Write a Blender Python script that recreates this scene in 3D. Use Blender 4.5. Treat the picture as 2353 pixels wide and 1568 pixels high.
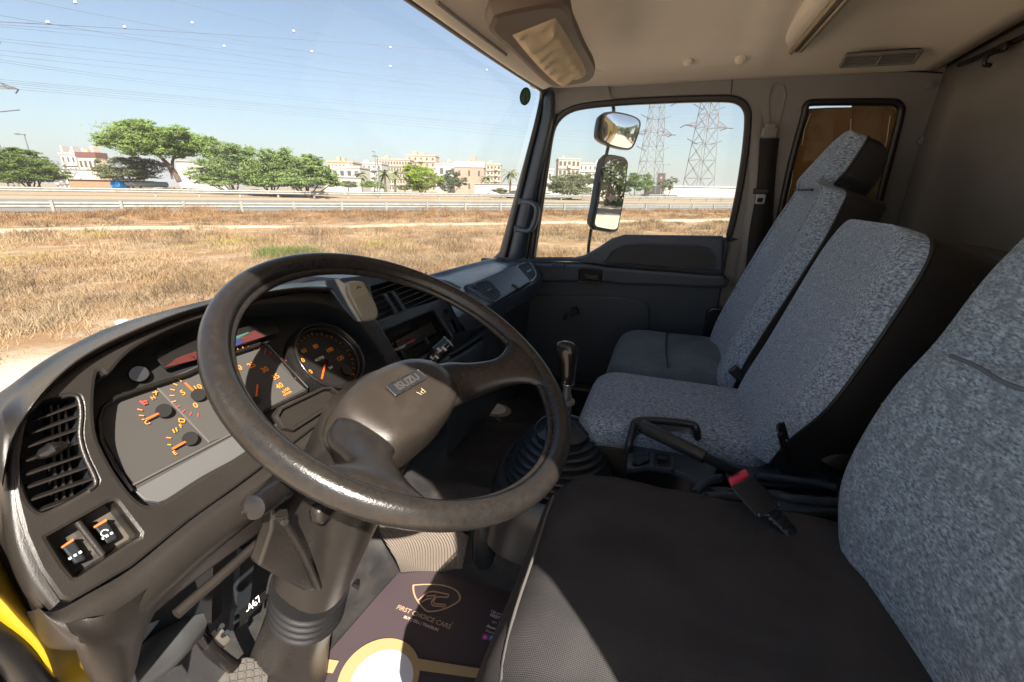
import bpy, bmesh, math, random
from mathutils import Vector, Matrix, noise
random.seed(7)
for o in list(bpy.data.objects): bpy.data.objects.remove(o)
S = bpy.context.scene
COL = S.collection
# ---------------------------------------------------------------- camera
F = 1020.0; CX, CY = 1176.5, 784.0
PITCH = math.atan(344/F); YAW = math.radians(18.5); ROLL = .018
hv = Vector((math.cos(YAW), math.sin(YAW), 0)); rv = Vector((math.sin(YAW), -math.cos(YAW), 0)); zv = Vector((0, 0, 1))
fv = hv*math.cos(PITCH) - zv*math.sin(PITCH); uv = hv*math.sin(PITCH) + zv*math.cos(PITCH)
RV = rv*math.cos(ROLL) + uv*math.sin(ROLL); UV = uv*math.cos(ROLL) - rv*math.sin(ROLL)
cam = bpy.data.objects.new('camera', bpy.data.cameras.new('camera')); COL.objects.link(cam)
m = Matrix((RV, UV, -fv)).transposed().to_4x4(); cam.matrix_world = m
cam.data.sensor_width = 36; cam.data.lens = F/2353*36
cam.data.clip_start = .02; cam.data.clip_end = 6000
S.camera = cam
# ---------------------------------------------------------------- sky, sun, exposure
SUN_AZ = math.radians(222)      # direction towards the sun, counter-clockwise from +X
SUN_EL = math.radians(41)
w = bpy.data.worlds.new('World'); S.world = w; w.use_nodes = True
nt = w.node_tree; bg = nt.nodes['Background']
sky = nt.nodes.new('ShaderNodeTexSky'); sky.sky_type = 'NISHITA'; sky.sun_disc = False
sky.sun_elevation = SUN_EL; sky.sun_rotation = math.pi/2 - SUN_AZ
sky.air_density = 1.0; sky.dust_density = 1.5; sky.ozone_density = 1.0
hs_ = nt.nodes.new('ShaderNodeHueSaturation'); hs_.inputs['Saturation'].default_value = .92
nt.links.new(sky.outputs[0], hs_.inputs['Color']); nt.links.new(hs_.outputs[0], bg.inputs[0]); bg.inputs[1].default_value = .050
sl = bpy.data.lights.new('sun', 'SUN'); sl.energy = 5.0; sl.angle = math.radians(.5); sl.color = (1, .91, .79)
so = bpy.data.objects.new('sun', sl); COL.objects.link(so)
sd = Vector((math.cos(SUN_AZ)*math.cos(SUN_EL), math.sin(SUN_AZ)*math.cos(SUN_EL), math.sin(SUN_EL)))
so.rotation_euler = sd.to_track_quat('Z', 'Y').to_euler(); so.location = sd*30
S.view_settings.view_transform = 'Standard'; S.view_settings.look = 'None'
S.view_settings.exposure = 1.68; S.view_settings.gamma = 1
S.cycles.max_bounces = 10; S.cycles.transparent_max_bounces = 24; S.cycles.diffuse_bounces = 6
S.cycles.glossy_bounces = 4; S.cycles.transmission_bounces = 8; S.cycles.caustics_reflective = False
S.cycles.sample_clamp_indirect = 8
# ---------------------------------------------------------------- picture-plane helpers (layout measured on the photograph)
def ray(p): return fv + RV*((p[0]-CX)/F) - UV*((p[1]-CY)/F)
def on(p, x=None, y=None, z=None, t=None):
    d = ray(p)
    if x is not None: t = x/d.x
    elif y is not None: t = y/d.y
    elif z is not None: t = z/d.z
    return d*t
def Zr(ox, oy, s): return lambda x, y: ((x/s+ox)*.91914, (y/s+oy)*.91914)
Z1 = Zr(0, 900, 1.9456); Z2 = Zr(0, 600, 2.353); Z3 = Zr(800, 600, 2.851); Z4 = Zr(1300, 1000, 2.221)
Z5 = Zr(600, 1100, 2.5875); Z6 = Zr(1250, 220, 2.904); Z7 = Zr(1750, 220, 2.306); Z8 = Zr(1150, 0, 1.669)
Y1 = Zr(0, 280, 3.361); Y2 = Zr(600, 320, 3.268); Y3 = Zr(0, 0, 3.361); Y4 = Zr(650, 0, 3.361)
Y5 = Zr(1350, 560, 2.903); Y6 = Zr(1900, 600, 2.412); Y8 = Zr(1400, 250, 3.485)
X1 = Zr(350, 950, 2.6137); X2 = Zr(780, 880, 3.7327); X3 = Zr(1500, 1000, 3.62); X4 = Zr(0, 1250, 3.438)
class Plane:
    def __init__(s, o, n, ex=(1, 0, 0)):
        s.o = Vector(o); s.n = Vector(n).normalized(); ex = Vector(ex)
        s.e1 = (ex - s.n*ex.dot(s.n)).normalized(); s.e2 = s.n.cross(s.e1)
    def hit(s, p, off=0):
        d = ray(p); return d*((s.o+s.n*off).dot(s.n)/d.dot(s.n))
    def uv(s, p, off=0):
        q = s.hit(p, off)-s.o; return (q.dot(s.e1), q.dot(s.e2))
    def w(s, a, b, h=0): return s.o + s.e1*a + s.e2*b + s.n*h
    def off(s, h): return Plane(s.o+s.n*h, s.n, s.e1)
    def mat(s): return Matrix((s.e1, s.e2, s.n)).transposed().to_4x4()
# ---------------------------------------------------------------- materials
MATS = {}
def mat(name, col, rough=.5, metal=0, bump=None, mix=None, spec=.5, coat=0, trans=0, emit=None, sheen=0, mix2=None):
    if name in MATS: return MATS[name]
    m = bpy.data.materials.new(name); m.use_nodes = True; MATS[name] = m
    n = m.node_tree.nodes; l = m.node_tree.links; b = n['Principled BSDF']
    b.inputs['Base Color'].default_value = (*col, 1); b.inputs['Roughness'].default_value = rough
    b.inputs['Metallic'].default_value = metal; b.inputs['Specular IOR Level'].default_value = spec
    b.inputs['Coat Weight'].default_value = coat; b.inputs['Sheen Weight'].default_value = sheen
    tc = n.new('ShaderNodeTexCoord')
    def nz(scale, detail=4, stretch=None, rough=.6):
        t = n.new('ShaderNodeTexNoise'); t.inputs['Scale'].default_value = scale; t.inputs['Detail'].default_value = detail
        t.inputs['Roughness'].default_value = rough
        if stretch:
            mp = n.new('ShaderNodeMapping'); mp.inputs['Scale'].default_value = stretch
            l.new(tc.outputs['Object'], mp.inputs[0]); l.new(mp.outputs[0], t.inputs[0])
        else: l.new(tc.outputs['Object'], t.inputs[0])
        return t
    cur = None
    for mm in (mix, mix2):
        if not mm: continue
        col2, scale, lo, hi = mm[:4]
        t = nz(scale, 5, mm[4] if len(mm) > 4 else None)
        r = n.new('ShaderNodeMapRange'); r.inputs[1].default_value = lo; r.inputs[2].default_value = hi
        l.new(t.outputs[0], r.inputs[0])
        x = n.new('ShaderNodeMix'); x.data_type = 'RGBA'
        l.new(r.outputs[0], x.inputs[0])
        if cur: l.new(cur, x.inputs[6])
        else: x.inputs[6].default_value = (*col, 1)
        x.inputs[7].default_value = (*col2, 1); cur = x.outputs[2]
        l.new(cur, b.inputs['Base Color'])
    if rough and metal < .9 and not trans:
        t = nz(9, 4); r = n.new('ShaderNodeMapRange'); r.inputs[3].default_value = max(.05, rough-.08); r.inputs[4].default_value = min(1, rough+.1)
        l.new(t.outputs[0], r.inputs[0]); l.new(r.outputs[0], b.inputs['Roughness'])
    if bump:
        bn = n.new('ShaderNodeBump'); bn.inputs['Strength'].default_value = bump[1]; bn.inputs['Distance'].default_value = bump[2] if len(bump) > 2 else .001
        if len(bump) > 3 and bump[3] == 'weave':
            a = n.new('ShaderNodeTexWave'); a.inputs['Scale'].default_value = bump[0]; a.bands_direction = 'X'
            c = n.new('ShaderNodeTexWave'); c.inputs['Scale'].default_value = bump[0]; c.bands_direction = 'Y'
            mx = n.new('ShaderNodeMath'); mx.operation = 'MULTIPLY'
            l.new(tc.outputs['Object'], a.inputs[0]); l.new(tc.outputs['Object'], c.inputs[0])
            l.new(a.outputs[1], mx.inputs[0]); l.new(c.outputs[1], mx.inputs[1]); l.new(mx.outputs[0], bn.inputs['Height'])
        elif len(bump) > 3:
            a = n.new('ShaderNodeTexWave'); a.inputs['Scale'].default_value = bump[0]; a.bands_direction = bump[3]
            l.new(tc.outputs['Object'], a.inputs[0]); l.new(a.outputs[1], bn.inputs['Height'])
        else:
            t = nz(bump[0], 3); l.new(t.outputs[0], bn.inputs['Height'])
        l.new(bn.outputs[0], b.inputs['Normal'])
    if emit: b.inputs['Emission Color'].default_value = (*emit[:3], 1); b.inputs['Emission Strength'].default_value = emit[3]
    return m
def glass(name, tint=(1, 1, 1), gl=.06, rough=0, dust=0):
    if name in MATS: return MATS[name]
    m = bpy.data.materials.new(name); m.use_nodes = True; MATS[name] = m
    n = m.node_tree.nodes; l = m.node_tree.links; n.clear()
    o = n.new('ShaderNodeOutputMaterial'); t = n.new('ShaderNodeBsdfTransparent'); g = n.new('ShaderNodeBsdfGlossy'); mx = n.new('ShaderNodeMixShader'); lw = n.new('ShaderNodeLayerWeight'); pw = n.new('ShaderNodeMath'); ad = n.new('ShaderNodeMath')
    t.inputs[0].default_value = (*tint, 1); g.inputs['Roughness'].default_value = rough; lw.inputs[0].default_value = .5; pw.operation = 'POWER'; pw.inputs[1].default_value = 5; ad.operation = 'MULTIPLY_ADD'; ad.inputs[1].default_value = .8; ad.inputs[2].default_value = gl*.4
    l.new(lw.outputs['Facing'], pw.inputs[0]); l.new(pw.outputs[0], ad.inputs[0]); l.new(ad.outputs[0], mx.inputs[0]); l.new(t.outputs[0], mx.inputs[1]); l.new(g.outputs[0], mx.inputs[2]); l.new(mx.outputs[0], o.inputs[0])
    if dust:
        tcn = n.new('ShaderNodeTexCoord'); tn = n.new('ShaderNodeTexNoise'); tn.inputs['Scale'].default_value = 9; tn.inputs['Detail'].default_value = 8; r = n.new('ShaderNodeMapRange'); r.inputs[1].default_value = .45; r.inputs[2].default_value = .85; r.inputs[4].default_value = dust
        df = n.new('ShaderNodeBsdfTranslucent'); df.inputs[0].default_value = (.8, .8, .78, 1); m2 = n.new('ShaderNodeMixShader'); l.new(tcn.outputs['Object'], tn.inputs[0]); l.new(tn.outputs[0], r.inputs[0]); l.new(r.outputs[0], m2.inputs[0]); l.new(mx.outputs[0], m2.inputs[1]); l.new(df.outputs[0], m2.inputs[2]); l.new(m2.outputs[0], o.inputs[0])
    return m
PL = mat('dark plastic', (.0195, .0170, .0152), .28, bump=(1100, .4, .0007), mix=((.028, .024, .0205), 6, .4, .7))
PLC = mat('blue grey plastic', (.047, .066, .090), .36, bump=(900, .25, .0006), mix=((.060, .081, .105), 5, .4, .7))
PLB = mat('black plastic', (.018, .021, .025), .3, bump=(700, .2, .0005))
PLG = mat('gloss black plastic', (.012, .011, .011), .18)
RUB = mat('black rubber', (.010, .010, .011), .38)
LEA = mat('worn wheel leather', (.016, .0145, .0135), .24, bump=(520, .45, .0006), mix=((.024, .0205, .018), 120, .40, .75))
PAD = mat('hub pad vinyl', (.029, .0238, .0200), .31, bump=(800, .45, .0007), mix=((.037, .031, .0255), 30, .5, .7))
ROOF = mat('headliner vinyl', (.80, .735, .62), .75, bump=(260, .3, .001), mix=((.73, .67, .565), 3, .4, .7))
TRIM = mat('grey brown trim plastic', (.21, .208, .203), .5, bump=(600, .3, .0008), mix=((.175, .173, .168), 4, .4, .7))
BACKM = mat('rear wall vinyl', (.26, .252, .235), .5, bump=(300, .3, .001), mix=((.21, .204, .19), 3, .4, .7))
FAB = mat('mottled wool seat cloth', (.085, .125, .170), .95, bump=(500, .8, .0018), mix=((.42, .52, .65), 320, .37, .66, (1, .42, 1)), mix2=((.20, .21, .25), 90, .54, .75), spec=.1, sheen=.2)
FABV = mat('knit seat cloth', (.085, .135, .185), .95, bump=(420, .9, .0018), mix=((.40, .52, .65), 340, .37, .66, (.45, 1, 1)), mix2=((.14, .19, .24), 60, .44, .72), spec=.1, sheen=.2)
BLK = mat('black seat cover cloth', (.048, .047, .049), .95, bump=(150, .6, .001, 'weave'), mix=((.062, .058, .057), 8, .4, .7), spec=.12)
VIN = mat('black vinyl', (.012, .012, .013), .5, bump=(500, .2, .0006))
FLOOR = mat('ribbed rubber floor', (.020, .0195, .020), .42, bump=(170, .9, .0015, 'weave'), mix=((.06, .055, .05), 14, .45, .75))
TAN = mat('sand tan felt', (.17, .14, .115), .9, bump=(120, .9, .003, 'X'))
YEL = mat('yellow truck paint', (.50, .32, .01), .4, coat=.2)
GRYP = mat('grey painted metal', (.11, .115, .12), .45, mix=((.08, .08, .085), 12, .4, .7))
ORA = mat('orange dial print', (.75, .26, .02), .6)
REDP = mat('red dial print', (.6, .05, .03), .6)
GRNP = mat('green dial print', (.05, .45, .2), .6)
WHP = mat('white print', (.75, .75, .75), .6)
CHR = mat('chrome', (.6, .6, .6), .2, metal=1)
# ---------------------------------------------------------------- mesh helpers
def link(name, me, mt, parent=None, smooth=True):
    o = bpy.data.objects.new(name, me); COL.objects.link(o)
    if mt and not me.materials: me.materials.append(mt)
    if smooth:
        for p in me.polygons: p.use_smooth = True
        try: me.set_sharp_from_angle(angle=math.radians(48))
        except Exception: pass
    if parent: o.parent = parent
    return o
def mk(name, vs, fs, mt, parent=None, smooth=True):
    me = bpy.data.meshes.new(name); me.from_pydata([tuple(v) for v in vs], [], fs); me.update()
    return link(name, me, mt, parent, smooth)
def thing(name, label, cat, loc=(0, 0, 0), group=None, kind=None):
    o = bpy.data.objects.new(name, None); COL.objects.link(o); o.empty_display_size = .05; o.location = loc
    tag(o, label, cat, group, kind); return o
def tag(o, label=None, cat=None, group=None, kind=None):
    if label: o['label'] = label
    if cat: o['category'] = cat
    if group: o['group'] = group
    if kind: o['kind'] = kind
    return o
def mod_bevel(o, w=.003, seg=2, ang=35):
    b = o.modifiers.new('bevel', 'BEVEL'); b.width = w; b.segments = seg; b.limit_method = 'ANGLE'; b.angle_limit = math.radians(ang); b.harden_normals = False; return o
def sharp(o, ang=40):
    me = o.data; me.shade_smooth() if hasattr(me, 'shade_smooth') else None
    try: me.set_sharp_from_angle(angle=math.radians(ang))
    except Exception: pass
    return o
def solid(o, t, off=-1):
    s = o.modifiers.new('solid', 'SOLIDIFY'); s.thickness = t; s.offset = off; return o
def subs(o, n=1):
    s = o.modifiers.new('sub', 'SUBSURF'); s.levels = n; s.render_levels = n; return o
class MB:
    def __init__(s): s.v = []; s.f = []
    def add(s, vs, fs):
        k = len(s.v); s.v += [tuple(v) for v in vs]; s.f += [tuple(i+k for i in f) for f in fs]
    def box(s, c, d, R=None):
        c = Vector(c); vs = []
        for i in range(8):
            p = Vector(((i & 1)-.5, ((i >> 1) & 1)-.5, ((i >> 2) & 1)-.5)); p = Vector((p.x*d[0], p.y*d[1], p.z*d[2]))
            if R: p = R @ p
            vs.append(c+p)
        s.add(vs, [(0, 2, 3, 1), (4, 5, 7, 6), (0, 1, 5, 4), (2, 6, 7, 3), (0, 4, 6, 2), (1, 3, 7, 5)])
    def beam(s, a, b, w, h=None, up=(0, 0, 1)):
        a = Vector(a); b = Vector(b); h = h or w; d = (b-a); L = d.length
        if L < 1e-6: return
        d /= L; u = Vector(up)
        if abs(d.dot(u)) > .98: u = Vector((1, 0, 0))
        x = d.cross(u).normalized(); y = x.cross(d)
        vs = []
        for q in (a, b):
            for i, j in ((-1, -1), (1, -1), (1, 1), (-1, 1)): vs.append(q+x*i*w/2+y*j*h/2)
        s.add(vs, [(3, 2, 1, 0), (4, 5, 6, 7), (0, 1, 5, 4), (1, 2, 6, 5), (2, 3, 7, 6), (3, 0, 4, 7)])
    def tube(s, pts, r, n=10, cap=True):
        pts = [Vector(p) for p in pts]; N = len(pts); rr = r if isinstance(r, (list, tuple)) else [r]*N
        rings = []; prev = None
        for i, p in enumerate(pts):
            t = (pts[min(i+1, N-1)]-pts[max(i-1, 0)]).normalized()
            if prev is None:
                a = Vector((0, 0, 1)) if abs(t.z) < .9 else Vector((1, 0, 0)); x = t.cross(a).normalized()
            else: x = (prev-t*prev.dot(t)).normalized()
            prev = x; y = t.cross(x)
            rings.append([p+(x*math.cos(2*math.pi*k/n)+y*math.sin(2*math.pi*k/n))*rr[i] for k in range(n)])
        s.loft(rings, cap)
    def loft(s, rings, cap=True, closed=True):
        n = len(rings[0]); k = len(s.v)
        for r_ in rings: s.v += [tuple(v) for v in r_]
        for i in range(len(rings)-1):
            for j in range(n if closed else n-1):
                a = k+i*n+j; b = k+i*n+(j+1) % n
                s.f.append((a, b, b+n, a+n))
        if cap:
            s.f.append(tuple(k+j for j in reversed(range(n)))); s.f.append(tuple(k+(len(rings)-1)*n+j for j in range(n)))
    def obj(s, name, mt, parent=None, smooth=True): return mk(name, s.v, s.f, mt, parent, smooth)
def tube(name, pts, r, mt, parent=None, n=10, sm=0):
    b = MB(); p = crv(pts, sm) if sm else pts
    if sm and isinstance(r, (list, tuple)): r = crv1(r, sm)
    b.tube(p, r, n); return b.obj(name, mt, parent)
def crv(P, s=6, closed=False):
    P = [Vector(p) if len(p) == 3 else Vector((p[0], p[1], 0)) for p in P]; N = len(P); out = []
    rng = N if closed else N-1
    for i in range(rng):
        if closed: a, b, c, d = P[(i-1) % N], P[i], P[(i+1) % N], P[(i+2) % N]
        else: a, b, c, d = P[max(i-1, 0)], P[i], P[i+1], P[min(i+2, N-1)]
        for k in range(s):
            t = k/s; out.append(.5*((2*b)+(c-a)*t+(2*a-5*b+4*c-d)*t*t+(3*b-a-3*c+d)*t**3))
    if not closed: out.append(P[-1])
    return out
def crv1(R, s): return [v.x for v in crv([(r, 0, 0) for r in R], s)]
def grid(name, rows, mt, parent=None, s=5, thick=None, sr=None):
    R = [crv(r, s) for r in rows]; cols = [crv([R[i][j] for i in range(len(R))], sr or s) for j in range(len(R[0]))]
    n = len(cols[0]); vs = [v for c in cols for v in c]; fs = []
    for j in range(len(cols)-1):
        for i in range(n-1): a = j*n+i; fs.append((a, a+1, a+n+1, a+n))
    o = mk(name, vs, fs, mt, parent)
    if thick: solid(o, thick, 0)
    return o
def pts2(seq, plane, off=0, sm=0, closed=True):
    q = [plane.uv(p, off) for p in seq]
    if sm: q = [(v.x, v.y) for v in crv(q, sm, closed)]
    return q
def rrect(cx, cy, w, h, r, n=4, rot=0):
    out = []; c, s_ = math.cos(rot), math.sin(rot)
    for sx, sy, a0 in ((1, 1, 0), (-1, 1, 90), (-1, -1, 180), (1, -1, 270)):
        for k in range(n+1):
            a = math.radians(a0+90*k/n); x = sx*(w/2-r)+r*math.cos(a); y = sy*(h/2-r)+r*math.sin(a)
            out.append((cx+x*c-y*s_, cy+x*s_+y*c))
    return out
def circ(cx, cy, r, n=32, ry=None): return [(cx+r*math.cos(2*math.pi*k/n), cy+(ry or r)*math.sin(2*math.pi*k/n)) for k in range(n)]
def plate(name, plane, loops, mt, parent=None, depth=.004, bevel=0, h=0):
    """flat panel with holes on a plane; front face at height h, thickness depth behind it"""
    cu = bpy.data.curves.new(name, 'CURVE'); cu.dimensions = '2D'; cu.fill_mode = 'BOTH'
    for L in loops:
        sp = cu.splines.new('POLY'); sp.points.add(len(L)-1); sp.use_cyclic_u = True
        for i, q in enumerate(L): sp.points[i].co = (q[0], q[1], 0, 1)
    b = min(bevel, depth/2*.95); cu.extrude = max(depth/2-b, 1e-5); cu.bevel_depth = b; cu.bevel_resolution = 1; cu.offset = -b
    o = bpy.data.objects.new(name, cu); COL.objects.link(o)
    dg = bpy.context.evaluated_depsgraph_get(); dg.update()
    me = bpy.data.meshes.new_from_object(o.evaluated_get(dg)); bpy.data.objects.remove(o); bpy.data.curves.remove(cu)
    M = plane.mat(); M.translation = plane.w(0, 0, h-depth/2); me.transform(M); me.name = name; me.materials.clear()
    ob = link(name, me, mt, parent); sharp(ob, 30); return ob
FONT = None
def textm(txt, size, M, mt=None, name=None, parent=None, ext=.0002, bold=0, acc=None, shear=0, align='CENTER'):
    cu = bpy.data.curves.new('txt', 'FONT'); cu.body = txt; cu.size = size; cu.align_x = align; cu.align_y = 'CENTER'; cu.extrude = ext; cu.offset = bold; cu.shear = shear; cu.resolution_u = 3
    o = bpy.data.objects.new('txt', cu); COL.objects.link(o); dg = bpy.context.evaluated_depsgraph_get(); dg.update()
    me = bpy.data.meshes.new_from_object(o.evaluated_get(dg)); bpy.data.objects.remove(o); bpy.data.curves.remove(cu)
    me.transform(M); me.materials.clear()
    if acc is not None:
        acc.add([v.co[:] for v in me.vertices], [tuple(p.vertices) for p in me.polygons]); bpy.data.meshes.remove(me); return None
    return link(name, me, mt, parent, False)
def PM(plane, p, h=0, rot=0):
    M = plane.mat() @ Matrix.Rotation(rot, 4, 'Z'); M.translation = p if isinstance(p, Vector) else plane.w(p[0], p[1], h); return M
def rbox(name, c, d, mt, parent=None, R=None, bev=.004, seg=2):
    b = MB(); b.box(c, d, R); o = b.obj(name, mt, parent); mod_bevel(o, bev, seg); sharp(o); return o
def sect(c, ax, ay, w, h, n=20, e=3.0):
    """superellipse ring"""
    c = Vector(c); out = []
    for k in range(n):
        a = 2*math.pi*k/n; x = math.copysign(abs(math.cos(a))**(2/e), math.cos(a)); y = math.copysign(abs(math.sin(a))**(2/e), math.sin(a))
        out.append(c+Vector(ax)*x*w/2+Vector(ay)*y*h/2)
    return out
# ================================================================ CAB SHELL
cab = thing('truck_cab', 'tan lined shell of the yellow truck cab with roof, side trim and rear wall', 'truck cab', (1, 0, -1))
cab.location = (0, 0, 0)
SW = Plane((1.93, 0, -.2), (-1, 0, -.085), (0, -1, 0))
V = lambda *a: list(a)
win = V((1232, 592), (1238, 545), (1249, 470), (1262, 380), (1272, 315), (1284, 283), (1310, 261), (1350, 251), (1420, 244), (1500, 240), (1580, 237), (1660, 236), (1690, 240), (1706, 254), (1710, 280), (1704, 350), (1692, 430), (1680, 490), (1668, 540), (1666, 546), (1600, 546), (1480, 546), (1440, 549), (1400, 564), (1345, 594), (1300, 603), (1240, 600))
winu = pts2(win, SW)
wc = Vector((sum(q[0] for q in winu)/len(winu), sum(q[1] for q in winu)/len(winu)))
def grow(L, d):
    n = len(L); ar = sum(L[i][0]*L[(i+1) % n][1]-L[(i+1) % n][0]*L[i][1] for i in range(n)); d = d if ar > 0 else -d; out = []
    for i in range(n):
        a = Vector(L[i-1]); b = Vector(L[(i+1) % n]); t = (b-a).normalized(); q = Vector(L[i])+Vector((t.y, -t.x))*d
        out.append((q.x, q.y))
    return out
winu = [(q.x, q.y) for q in crv(winu, 3, True)]
qw = V((1852, 262), (1855, 244), (1872, 239), (1960, 238), (2045, 238), (2062, 244), (2066, 262), (2045, 350), (2020, 450), (2000, 540), (1985, 560), (1960, 562), (1880, 560), (1805, 560), (1788, 552), (1788, 530), (1815, 400), (1838, 310))
qwu = [(q.x, q.y) for q in crv(pts2(qw, SW), 3, True)]
outer = [(-.80, -.80), (.765, -.80), (.765, .60), (-.50, .60), (-.54, .52), (-.715, -.06), (-.80, -.15)]
plate('side_trim', SW, [outer, grow(winu, .022), grow(qwu, .010)], TRIM, cab, .03, .006)
# yellow outer skin
SWo = SW.off(-.035)
plate('outer_side_skin', SWo, [[(-.80, -.95), (.86, -.95), (.86, .68), (-.50, .68), (-.74, -.10), (-.80, -.18)], grow(winu, .03), grow(qwu, .0)], YEL, cab, .012, .004)
# raised ribs / pressed outline on side trim, seams
b = MB()
def sline(bb, P, r=.002, h=.001, pl=SW): bb.tube([pl.hit(p)+pl.n*h for p in P], r, 6)
sline(b, V((1395, 186), (1440, 180), (1620, 171), (1830, 160), (2000, 158), (2165, 168)), .0025)
sline(b, V((1683, 178), (1679, 225)), .0016); sline(b, V((1875, 250), (1895, 170)), .0001)
b.obj('trim_seam', RUB, cab)
b = MB(); sline(b, V((1770, 305), (1765, 230), (1772, 200), (1786, 192), (1800, 198), (1805, 215), (1798, 250), (1785, 300)), .0035)
b.obj('pressed_outline', TRIM, cab)
for p in ((2138, 196), (2120, 325), (2100, 458)):
    b = MB(); q = SW.hit(p, .004); b.loft([[q+SW.e1*math.cos(a)*r_+SW.e2*math.sin(a)*r_+SW.n*hh for a in [2*math.pi*k/14 for k in range(14)]] for r_, hh in ((.014, -.004), (.013, .003), (.008, .005))])
    b.obj('trim_button', TRIM, cab)
# B-pillar bulge behind the door (vertical rounded band)
grid('pillar_trim', [[SW.hit(p, h) for p, h in (((1712, 225), -.004), ((1722, 420), .002), ((1700, 560), .002), ((1678, 700), .002), ((1672, 900), .002))],
     [SW.hit(p, h) for p, h in (((1722, 222), -.002), ((1738, 420), .013), ((1712, 560), .018), ((1690, 700), .02), ((1684, 900), .02))],
     [SW.hit(p, h) for p, h in (((1745, 222), -.002), ((1752, 420), .013), ((1738, 560), .018), ((1715, 700), .02), ((1700, 900), .02))],
     [SW.hit(p, h) for p, h in (((1756, 225), -.004), ((1762, 420), .002), ((1752, 560), .002), ((1730, 700), .002), ((1712, 900), .002))]], TRIM, cab, 4)
# roof lining
def rz(x, y):
    ex = max(0, 1-abs(x-.92)/.96); ey = max(0, 1-abs(y+.1)/.66)
    b_ = -.014*math.exp(-((y+.205)/.03)**2)*min(1, ey*2.8)*min(1, ex*3.2)
    return b_+.380+.035*math.exp(-max(0, x)/.08)+.077*min(1, ex*2.6)**.8*min(1, ey*2.8)**.7
rows = []
xs = [-.0+.06*i for i in range(33)]; ys = [.52-.04*i for i in range(32)]
vs = []; fs = []
for y in ys:
    for x in xs: vs.append((x, y, rz(x, y)+.003*noise.noise(Vector((x*2, y*2, 0)))))
n_ = len(xs)
for j in range(len(ys)-1):
    for i in range(n_-1): a = j*n_+i; fs.append((a, a+1, a+n_+1, a+n_))
ro = mk('roof_lining', vs, fs, ROOF, cab); solid(ro, .01, 1)
# outer roof skin closing the cab
b = MB(); b.box((.93, -.13, .55), (2.02, 1.42, .02)); b.box((.93, .56, .50), (2.02, .03, .1)); b.box((1.925, -.1, .47), (.05, 1.36, .15)); b.box((.93, -.80, -.22), (2.02, .03, 1.56))
b.obj('roof_skin', YEL, cab, False)
# pressed ribs on lining
b = MB()
b.tube([on((1130, 100), z=.385), on((1385, 165), z=.385)], .001, 6)
b.obj('lining_stitch', ROOF, cab)
# cross strip (two rails) near the middle of the roof
def arc_x(y, z, x0=-.05, x1=1.70, n=14, dz=0): return [Vector((x0+(x1-x0)*i/(n-1), y, z+dz)) for i in range(n)]
b = MB(); b.loft([[Vector((x, -.245+.03*e, .46)), Vector((x, -.252+.03*e, .425)), Vector((x, -.27+.01*e, .416)), Vector((x, -.315, .416)), Vector((x, -.335-.02*e, .425)), Vector((x, -.345-.03*e, .46))] for x, e in ((0, 0), (1.66, 0), (1.71, -.3), (1.74, -.6))])
o = b.obj('roof_cross_member', ROOF, cab); mod_bevel(o, .008, 3, 20)
b = MB(); b.tube(arc_x(-.288, .408, x0=0, x1=1.715), .0075, 10); b.tube(arc_x(-.309, .408, x0=0, x1=1.70), .0075, 10); o = b.obj('roof_rail', mat('tan rail plastic', (.30, .24, .15), .35), cab)
b = MB(); b.tube(arc_x(-.2985, .406, x0=0, x1=1.70), .004, 8); b.obj('rail_gap', RUB, cab)
# roof vent grille
G = Plane(on((2025, 130), x=1.735), (-.5, .0, -.86), (0, -1, 0))
gv = G.uv((2025, 130)); cvx = [G.uv(p) for p in ((1940, 117), (2112, 114), (2106, 146), (1934, 146))]
gw = (cvx[1][0]-cvx[0][0]+cvx[2][0]-cvx[3][0])/2; gh = abs(cvx[0][1]-cvx[3][1])
cxg = sum(q[0] for q in cvx)/4; cyg = sum(q[1] for q in cvx)/4
ve = thing('roof_vent', 'brown slatted air vent grille set high in the roof edge above the taped window', 'air vent'); 
plate('frame', G, [rrect(cxg, cyg, gw, gh, .006), rrect(cxg-gw*.25+.003, cyg, gw*.44, gh*.74, .003), rrect(cxg+gw*.25-.003, cyg, gw*.44, gh*.74, .003)], TRIM, ve, .010, .002, .012)
b = MB()
for s_ in (-1, 1):
    for k in range(5):
        b.box(G.w(cxg+s_*(gw*.25-.003), cyg+gh*(-.3+.15*k), .006), (gw*.44, gh*.07, .004), G.mat().to_3x3())
b.obj('slat', TRIM, ve); plate('duct', G, [rrect(cxg, cyg, gw*.95, gh*.9, .004)], RUB, ve, .003, 0, .001)
# roof plugs
for p in ((1582, 143), (1702, 138)):
    b = MB(); q = on(p, x=1.735); nn = Vector((-.5, 0, -.86)); a1 = Vector((0, 1, 0)); a2 = nn.cross(a1)
    b.loft([[q+a1*math.cos(a)*r_+a2*math.sin(a)*r_+nn*hh for a in [2*math.pi*k/16 for k in range(16)]] for r_, hh in ((.016, -.012), (.016, .003), (.012, .006), (.004, .007))])
    b.obj('lining_plug', ROOF, cab)
# rear wall
b = MB()
yb = -.752
rw = []
for i in range(22):
    x = -.08+1.98*i/21; rw.append([Vector((x, yb-.012*math.cos(x*9)*(1 if .2 < x < 1.6 else 0)+(.012*((x-1.80)/.1)**2 if x > 1.80 else 0), z)) for z in (-1.0, -.5, 0, .25, .40)])
b.loft(rw, cap=False, closed=False); o = b.obj('rear_wall', BACKM, cab); solid(o, .02)
tube('wall_edge_trim', [Vector((x, yb+.012, .366+.0*x)) for x in (-.05, .5, 1.0, 1.5, 1.80)], .006, RUB, cab)
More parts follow.
